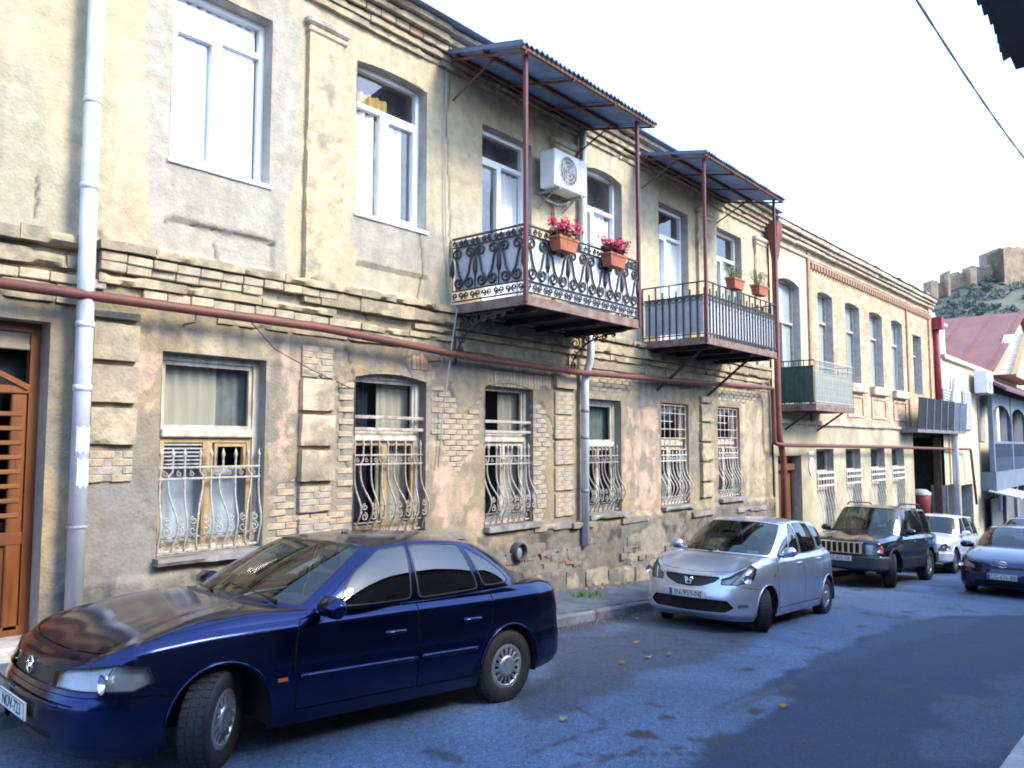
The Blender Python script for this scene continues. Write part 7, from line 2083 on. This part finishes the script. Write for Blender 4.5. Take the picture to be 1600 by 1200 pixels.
HATCH = dict(L=3.90, lip=.006, fa=.78, ra=3.28, wheel_r=.292, tyre_w=.175, rim='cap_plain', rim_r=.185, arch_r=.335, arch_dz=.012,
    outline=[(0, 0), (.035, .38), (.14, .63), (.34, .785), (.56, .825), (.78, .84), (2.0, .847), (3.28, .84), (3.6, .81), (3.78, .73), (3.87, .5), (3.90, 0)],
    kidx=[0, 2, 3, 5, 6, 7, 9, 11],
    levels=[([.18, .17, .17, .18, .18, .19, .24, .26], [.12, .07, .05, .05, .05, .05, .06, .08]),
            ([.26, .26, .27, .30, .28, .32, .36, .38], [.02, .005, .0, .01, .02, .01, .005, .005]),
            ([.46, .46, .47, .48, .46, .50, .52, .52], [.0, .0, .0, .0, .004, .0, .0, .0]),
            ([.58, .58, .60, .62, .64, .66, .66, .66], [.03, .02, .012, .002, .0, .0, .02, .03]),
            ([.655, .675, .72, .77, .80, .82, .84, .86], [.07, .055, .035, .012, .010, .010, .03, .05]),
            ([.735, .76, .82, .90, .93, .96, .98, 1.0], [.11, .10, .075, .045, .030, .035, .06, .08]),
            ([.762, .795, .87, .962, .985, 1.01, 1.03, 1.05], [.165, .155, .13, .09, .072, .08, .12, .13])],
    glass=[((.92, 0, 1.015), (1.76, 0, 1.47)), ((.98, .36, 1.01), (1.79, .34, 1.465)), ((1.12, .60, 1.0), (1.86, .50, 1.45)), ((1.24, .70, .99), (1.94, .562, 1.44)),
           ((2.20, .765, 1.0), (2.20, .588, 1.475)), ((3.02, .755, 1.025), (2.95, .575, 1.462)), ((3.42, .70, 1.045), (3.36, .55, 1.43)), ((3.60, .56, 1.06), (3.48, .46, 1.415)), ((3.68, 0, 1.08), (3.55, 0, 1.43))],
    windows=[('windscreen', [(0, .04), (2.68, .04), (2.70, .5), (2.68, .95), (0, .95)]), ('window', [(3.08, .05), (3.34, .05), (3.36, .62), (3.14, .38)]), ('window', [(3.44, .05), (3.95, .05), (3.955, .93), (3.60, .93), (3.42, .70)]),
             ('window', [(4.05, .05), (4.90, .05), (4.92, .92), (4.045, .93)]), ('window', [(5.08, .12), (5.9, .24), (5.85, .75), (5.08, .90)]), ('rear_window', [(6.8, .08), (8, .08), (8, .93), (6.8, .90)])],
    gseams=[[(4.0, 0), (4.0, 1)], [(5.0, 0), (5.0, .96)], [(3.02, .02), (3.06, .97)]],
    roofline=[(1.76, 1.47), (2.05, 1.51), (2.5, 1.525), (3.1, 1.505), (3.55, 1.43)], bulge=.035, wround=.06,
    deck=[(0, 0, .04), (.14, 1.1, .04), (.40, 2.0, .03), (.80, 2.6, .015), (1.24, 3.0, .004), (2.2, 4.0, .004), (3.0, 5.0, .004), (3.45, 6.2, .006), (3.7, 7.0, .01), (3.84, 7.5, .01), (3.90, 8, .01)],
    deck_seams=[[(0, .05), (.10, .06), (.19, .12), (.26, .30), (.34, .75), (.37, .95)]], deck_regions=[('cowl', [(0, .92), (.30, .92), (.37, .92), (.40, 1.0), (0, 1.0)])],
    power_dome=None,
    lower=[('front_door', 'side', [(1.16, .30), (2.20, .30), (2.20, 1.02), (1.24, 1.02), (1.12, .8), (1.13, .5)]), ('rear_door', 'side', [(2.20, .30), (2.86, .30), (2.92, .46), (3.05, .66), (3.06, 1.03), (2.20, 1.03)]),
           ('seam', 'seam', [(1.16, .30), (1.13, .5), (1.12, .8), (1.20, .98)]), ('seam', 'seam', [(2.20, .29), (2.20, 1.03)]), ('seam', 'seam', [(2.86, .30), (2.92, .46), (3.05, .66), (3.06, 1.03)]), ('seam', 'seam', [(1.16, .295), (2.86, .295)]),
           ('seam', 'fseam', [(1.7, .66), (2.6, .62), (3.4, .60), (4.2, .58)]), ('seam', 'seam', [(3.58, .60), (3.88, .62)]),
           ('grille', 'front', [(-.01, .588), (.45, .60), (.95, .665), (1.22, .722), (1.15, .742), (-.01, .735)]), 
           ('headlight', 'front', [(1.30, .645), (2.2, .65), (3.25, .72), (3.85, .86), (3.65, .905), (2.8, .845), (1.9, .765), (1.32, .715)]),
           ('intake', 'front', [(-.01, .275), (1.5, .285), (1.95, .35), (1.6, .44), (-.01, .45)]), ('fog_lamp', 'front', [(2.15, .345), (2.75, .365), (2.75, .40), (2.15, .395)]),
           ('taillight', 'side', [(3.62, .80), (3.9, .82), (3.9, 1.02), (3.56, 1.02)]),
           ('indicator', 'side', [(1.00, .735), (1.045, .735), (1.045, .775), (1.00, .775)])],
    mirror=(1.40, .80, 1.05), mir_w=.2, handles=[(2.02, .88), (2.86, .91)], wipers=[(.2, .02, 2.4, .07)], handle_mat=None,
    steer=R_(34), plate=('JN-959-NJ', .50, -.025, R_(-6), True), seat_x=2.0, bench_x=2.85)

JEEP = dict(L=4.61, fa=.86, ra=3.55, wheel_r=.365, tyre_w=.235, rim='spoke5', rim_r=.215, arch_r=.425, arch_dz=.03, floor_z=.38,
    outline=[(0, 0), (.02, .45), (.07, .70), (.16, .82), (.40, .875), (.86, .90), (2.3, .90), (3.55, .90), (4.3, .87), (4.5, .82), (4.58, .6), (4.61, 0)],
    kidx=[0, 2, 3, 5, 6, 7, 9, 11],
    levels=[([.36, .36, .36, .36, .34, .36, .40, .42], [.10, .08, .06, .06, .06, .06, .07, .09]),
            ([.42, .42, .42, .42, .40, .42, .46, .48], [.0, .0, .0, .0, .0, .0, .0, .0]),
            ([.64, .64, .64, .62, .58, .60, .66, .66], [.0, .0, .0, .0, .0, .0, .0, .0]),
            ([.67, .67, .67, .66, .62, .66, .70, .70], [.06, .05, .04, .012, .012, .012, .04, .05]),
            ([.82, .82, .82, .82, .80, .82, .85, .85], [.075, .065, .055, .02, .014, .014, .05, .06]),
            ([.93, .93, .93, .99, 1.0, 1.0, 1.03, 1.03], [.09, .085, .08, .05, .03, .03, .06, .08]),
            ([.99, .99, 1.0, 1.06, 1.07, 1.09, 1.1, 1.1], [.15, .14, .14, .11, .085, .09, .12, .14])],
    glass=[((1.36, 0, 1.16), (1.92, 0, 1.69)), ((1.40, .40, 1.15), (1.94, .38, 1.685)), ((1.50, .64, 1.12), (1.99, .56, 1.672)), ((1.60, .735, 1.10), (2.06, .615, 1.66)),
           ((2.50, .80, 1.085), (2.52, .65, 1.69)), ((3.35, .80, 1.10), (3.30, .645, 1.685)), ((4.15, .76, 1.115), (4.00, .62, 1.66)), ((4.38, .62, 1.12), (4.16, .52, 1.65)), ((4.46, 0, 1.13), (4.24, 0, 1.66))],
    windows=[('windscreen', [(0, .05), (2.66, .05), (2.66, .94), (0, .95)]), ('window', [(3.18, .07), (3.95, .07), (3.955, .92), (3.26, .92)]), ('window', [(4.05, .07), (4.94, .07), (4.95, .92), (4.045, .92)]), ('window', [(5.08, .07), (5.95, .07), (5.92, .92), (5.08, .92)]), ('rear_window', [(6.8, .08), (8, .08), (8, .93), (6.8, .90)])],
    gseams=[[(4.0, 0), (4.0, 1)], [(5.0, 0), (5.0, .96)], [(3.08, .02), (3.12, .97)]],
    roofline=[(1.92, 1.69), (2.2, 1.735), (2.9, 1.755), (3.8, 1.72), (4.24, 1.66)], bulge=.02,
    deck=[(0, 0, .03), (.07, 1.1, .03), (.30, 2.0, .025), (.90, 2.6, .02), (1.60, 3.0, .004), (2.5, 4.0, .004), (3.35, 5.0, .004), (4.2, 6.2, .005), (4.45, 7.0, .006), (4.55, 7.5, .006), (4.61, 8, .006)],
    deck_seams=[[(0, .05), (.10, .05), (.20, .10), (.28, .35), (.36, .9)]], deck_regions=[('cowl', [(0, .94), (.36, .94), (.40, 1.0), (0, 1.0)])], power_dome=(.012, .28, .18),
    lower=[('bumper', 'front', [(-.01, .35), (4.35, .34), (4.35, .655), (-.01, .655)]), ('cladding', 'side', [(1.28, .34), (3.12, .34), (3.12, .60), (1.28, .60)]), ('rear_bumper', 'side', [(3.98, .35), (4.75, .40), (4.75, .69), (3.98, .66)]),
           ('front_door', 'side', [(1.50, .62), (2.5, .62), (2.5, 1.11), (1.6, 1.12), (1.50, 1.0)]), ('rear_door', 'side', [(2.5, .62), (3.22, .62), (3.38, .85), (3.40, 1.13), (2.5, 1.13)]),
           ('seam', 'seam', [(1.50, .40), (1.50, 1.0), (1.56, 1.09)]), ('seam', 'seam', [(2.5, .40), (2.5, 1.12)]), ('seam', 'seam', [(3.14, .40), (3.22, .62), (3.38, .85), (3.40, 1.13)]),
           ('headlight', 'front', [(1.25, .70), (2.9, .70), (3.3, .74), (3.1, .90), (2.6, .93), (1.25, .93)]), ('indicator', 'front', [(3.12, .73), (3.5, .74), (3.5, .90), (3.12, .90)]),
           ('taillight', 'side', [(4.40, .80), (4.61, .80), (4.61, 1.1), (4.38, 1.1)])],
    flare='cladding', mirror=(1.78, .84, 1.16), mir_w=.22, handles=[(2.32, .95), (3.2, .97)], steer=R_(22), plate=('GG-805-RR', .60, -.02, 0, False), bumper_mat=None, seat_x=2.3, bench_x=3.2)
# ================================================================== the parked cars
PT_navy = paint('navy_car_paint', (.0045, .014, .080), .18, .95, .5)
PT_silver = paint('silver_car_paint', (.50, .57, .72), .30, .75)
PT_jeep = paint('dark_blue_car_paint', (.005, .009, .030), .25, .7)
PT_white = paint('white_car_paint', (.80, .81, .82), .35, 0)
PT_black = paint('blue_black_car_paint', (.006, .015, .07), .25, .8)
PT_pale = paint('pale_blue_car_paint', (.30, .42, .58), .3, .6)
M_bumpgrey = mat('grey_bumper_plastic', (.03, .033, .045), .6, var=.2, scale=5)
HATCH['reflector'] = mat('dark_lamp_bowl', (.22, .23, .25), .2, .7, var=.5, scale=9); SEDAN['bumper_mat'] = PT_navy; HATCH['handle_mat'] = PT_silver; JEEP['bumper_mat'] = M_bumpgrey
M_s = car_matrix((2.88, 4.76), (5.44, 4.57), SEDAN['fa'], 2.637, .85)
sedan, si = make_car('parked_sedan', 'navy blue four-door sedan parked nearest, front wheel turned out', 'car', SEDAN, M_s, PT_navy, group='cars parked along the kerb')
# badge on the grille: a ring with a lightning bolt
bd = mo('grille_badge', *tube([(.055 + .0 * t, .052 * math.cos(t), .625 + .052 * math.sin(t)) for t in np.linspace(0, 2 * math.pi, 24, endpoint=False)], .006, 5, True), M_chrome, sedan, True, True)
mo('badge_bolt', *extrude_poly([(-.075, .618), (-.01, .618), (.0, .634), (.075, .634), (.075, .63), (.012, .63), (.0, .614), (-.075, .614)], .048, .060, 'yz'), M_chrome, bd, False, True)
mo('aerial', *tube([(2.30, -.05, 1.42), (2.36, -.05, 1.435)], .012, 5), M_black, sedan, False, True)
for sd in (-1, 1): mo('bumper_strip', *tube([(-.012 + .16 * max(0, abs(y) - .25) ** 2 * 1.9, y, .50) for y in np.linspace(sd * .02, sd * .62, 10)], .010, 5), PT_navy, sedan, True, True)
hat, hi = make_car('parked_hatchback', 'silver compact hatchback parked behind the navy sedan', 'car', HATCH, car_matrix((10.98, 4.50), (13.48, 4.52), HATCH['fa'], 2.50, .84), PT_silver, group='cars parked along the kerb')
hb = MB()
hb.add(tube([(.035, -.055, .715), (.030, -.040, .625), (.028, .040, .625), (.033, .055, .715)], .006, 5)); hb.add(tube([(.032, -.030, .71), (.030, -.022, .672), (.030, .022, .672), (.032, .030, .71)], .007, 5)); hb.add(tube([(.030, -.022, .672), (.029, -.032, .632)], .007, 5)); hb.add(tube([(.030, .022, .672), (.029, .032, .632)], .007, 5))
hb.obj('grille_badge', M_chrome, hat, True, True)
mo('dash_card', *box(1.17, 1.175, -.52, -.36, 1.015, 1.06), mat('pale_card', (.55, .72, .78), .7), hat, False, True)
jeep, ji = make_car('parked_suv', 'dark blue four-wheel drive with a seven-slot chrome grille and grey bumpers', 'car', JEEP, car_matrix((18.9, 4.88), (21.58, 4.78), JEEP['fa'], 2.69, .90), PT_jeep, group='cars parked along the kerb')
gm_ = MB(); gm_.add(cbox(.045, .075, -.47, .47, .70, .955, .02)); gr = gm_.obj('grille', M_chrome, jeep, False, True)
for k in range(7):
    y = -.42 + .84 * (k + .5) / 7
    mo('grille_slot', *cbox(.03, .05, y - .038, y + .038, .725, .93, .008), M_seam, gr, False, True)
for s_ in (-1, 1): mo('roof_rack_rail', *tube([(2.2, s_ * .58, 1.74), (2.35, s_ * .58, 1.80), (3.8, s_ * .58, 1.79), (3.95, s_ * .57, 1.72)], .018, 5), M_black, jeep, True, True)
# white car facing the camera
WH = dict(JEEP); WH.update(L=4.3, wheel_r=.33, arch_r=.37, rim_r=.2, flare=None, plate=None, steer=0, power_dome=None, floor_z=.3)
WH['levels'] = [([z * .86 for z in a], b) for a, b in JEEP['levels']]
def _sc(p, k=.88): return (p[0], p[1], p[2] * k)
WH['glass'] = [(_sc(a), _sc(b)) for a, b in JEEP['glass']]; WH['roofline'] = [(x, z * .88) for x, z in JEEP['roofline']]; WH['mirror'] = (1.78, .84, 1.04)
WH['lower'] = [('headlight', 'front', [(1.6, .62), (3.0, .62), (3.6, .70), (3.3, .80), (2.2, .76)]), ('intake', 'front', [(-.01, .36), (1.0, .36), (.9, .46), (-.01, .46)]), ('seam', 'seam', [(1.5, .35), (1.5, .9)]), ('seam', 'seam', [(2.5, .35), (2.5, .95)]), ('seam', 'seam', [(3.4, .6), (3.4, .95)])]
WH['handles'] = []
wpx = gpx(1508, 888)
white, wi = make_car('parked_estate_car', 'white car facing the camera behind the dark four-wheel drive', 'car', WH, car_matrix((24.3, 4.75), (26.99, 4.70), WH['fa'], 2.69, .90), PT_white, near=False, group='cars parked along the kerb')
mo('bonnet_lettering', *box(.16, .165, -.35, .25, .80, .84), mat('faint_grey_lettering', (.55, .56, .60), .6), white, False, True)
# dark car on the far side of the road, facing the camera
TY = dict(SEDAN); TY.update(plate=('GG-626-BB', .42, -.02, R_(-4), True), steer=0, rim='spoke5', power_dome=None)
TY['lower'] = [r for r in SEDAN['lower'] if r[0] in ('front_door', 'rear_door', 'seam', 'taillight')] + [('grille', 'front', [(-.01, .565), (1.1, .57), (.9, .62), (-.01, .62)]), ('headlight', 'front', [(1.35, .56), (3.05, .58), (3.6, .70), (3.3, .755), (2.6, .73), (1.5, .64)]), ('intake', 'front', [(-.01, .25), (1.4, .25), (1.3, .34), (-.01, .34)])]
tx, tyy = gpx(1578, 915)
ty, ti = make_car('oncoming_sedan', 'blue-black sedan facing the camera on the other side of the road', 'car', TY, car_matrix((19.9, 2.05 + .0), (22.53, 2.02), TY['fa'], 2.637, .85), PT_black, near=False, group='cars beyond')
tb = MB(); tb.add(tube([(.06, .085 * math.cos(t), .665 + .06 * math.sin(t)) for t in np.linspace(0, 2 * math.pi, 20, endpoint=False)], .008, 5, True)); tb.add(tube([(.055, .035 * math.cos(t), .668 + .055 * math.sin(t)) for t in np.linspace(0, 2 * math.pi, 16, endpoint=False)], .007, 5, True)); tb.add(tube([(.057, .07 * math.cos(t), .69 + .022 * math.sin(t)) for t in np.linspace(0, 2 * math.pi, 16, endpoint=False)], .007, 5, True)); tb.obj('grille_badge', M_chrome, ty, True, True)
PB = dict(HATCH); PB.update(plate=None, steer=0)
far, fi = make_car('far_hatchback', 'pale blue car standing behind the blue-black sedan', 'car', PB, car_matrix((28.6, 2.9), (31.1, 2.85), PB['fa'], 2.5, .84), PT_pale, near=False, group='cars beyond')

# ================================================================== small things on the ground
rl_ = random.Random(77)
lm = [mat('fallen_leaf_ochre', (.42, .24, .05), .8), mat('fallen_leaf_brown', (.28, .13, .05), .8), mat('fallen_leaf_pale', (.45, .36, .20), .8)]
wh = ('beside the hatchback bumper', 'in the dark gutter near the kerb', 'in the middle of the worn lane', 'by the edge of the dark patch', 'on the road below the sedan boot', 'behind the sedan rear wheel', 'close to the hatchback front wheel')
for k, (px, py) in enumerate(((995, 970), (972, 1040), (1012, 1031), (1222, 1108), (1045, 1027), (880, 1130), (995, 1008))):
    x, y = gpx(px, py); s = .05
    V = [(s * math.cos(a) * (1 if q % 2 else .55), s * .7 * math.sin(a) * (1 if q % 2 else .55), .012 + rl_.uniform(0, .025)) for q, a in enumerate(np.linspace(0, 2 * math.pi, 10, endpoint=False))]
    V = V + [(a, b, c + .003) for a, b, c in V]; n = 10
    F = [tuple(range(n))[::-1], tuple(range(n, 2 * n))] + [(q, (q + 1) % n, (q + 1) % n + n, q + n) for q in range(n)]
    o = mo('fallen_leaf', V, F, lm[k % 3], None, False, False, Matrix.Translation((x, y, road_z(x) + .012)) @ Matrix.Rotation(rl_.uniform(0, 6), 4, 'Z') @ Matrix.Rotation(math.atan(SLOPE), 4, 'Y'))
    tag(o, 'fallen autumn leaf lying ' + wh[k], 'leaf', 'fallen leaves on the road')
V = []; F = []
for k in range(900):
    x = rl_.uniform(5.5, 19); y = KERB_Y - abs(rl_.gauss(0, .16)) - .02; s = rl_.uniform(.004, .014); z = road_z(x) + .012
    n = len(V); V += [(x - s, y - s, z - s), (x + s, y - s, z - s), (x, y + s, z - s), (x + rl_.uniform(-s, s) * .5, y, z + s)]; F += [(0 + n, 1 + n, 3 + n), (1 + n, 2 + n, 3 + n), (2 + n, 0 + n, 3 + n)]
o = mo('gutter_grit', V, F, mat('grit', (.16, .15, .14), .9, var=.5, scale=9)); tag(o, 'fine grit gathered in the gutter along the kerb', 'grit', kind='stuff')
# grass and leaf litter at the foot of the wall
V = []; F = []
for k in range(150):
    x = rl_.gauss(10.9, .16); y = FY - .75 + rl_.gauss(0, .10); z = road_z(x) + .16; a = rl_.uniform(0, 6.28); h = rl_.uniform(.05, .12)
    n = len(V); V += [(x - .008 * math.cos(a), y - .008 * math.sin(a), z), (x + .008 * math.cos(a), y + .008 * math.sin(a), z), (x + rl_.uniform(-.04, .04), y + rl_.uniform(-.04, .04), z + h)]; F.append((n, n + 1, n + 2))
o = mo('grass_tuft', V, F, mat('grass_green', (.10, .20, .03), .8)); tag(o, 'small green grass tuft at the foot of the wall behind the sedan', 'grass', kind='stuff')
V = []; F = []
for k in range(90):
    x = rl_.gauss(12.0, .5); y = FY - .35 + rl_.gauss(0, .14); z = road_z(x) + .20
    a, b = leaf_cloud(1, .01, .01, .006, (x, y, z + .01), .03, rl_); n = len(V); V += a; F += [tuple(i + n for i in f) for f in b]
o = mo('leaf_litter', V, F, mat('litter_brown', (.26, .14, .07), .9, var=.5, scale=5)); tag(o, 'brown leaf litter gathered at the foot of the white downpipe', 'leaf litter', kind='stuff')
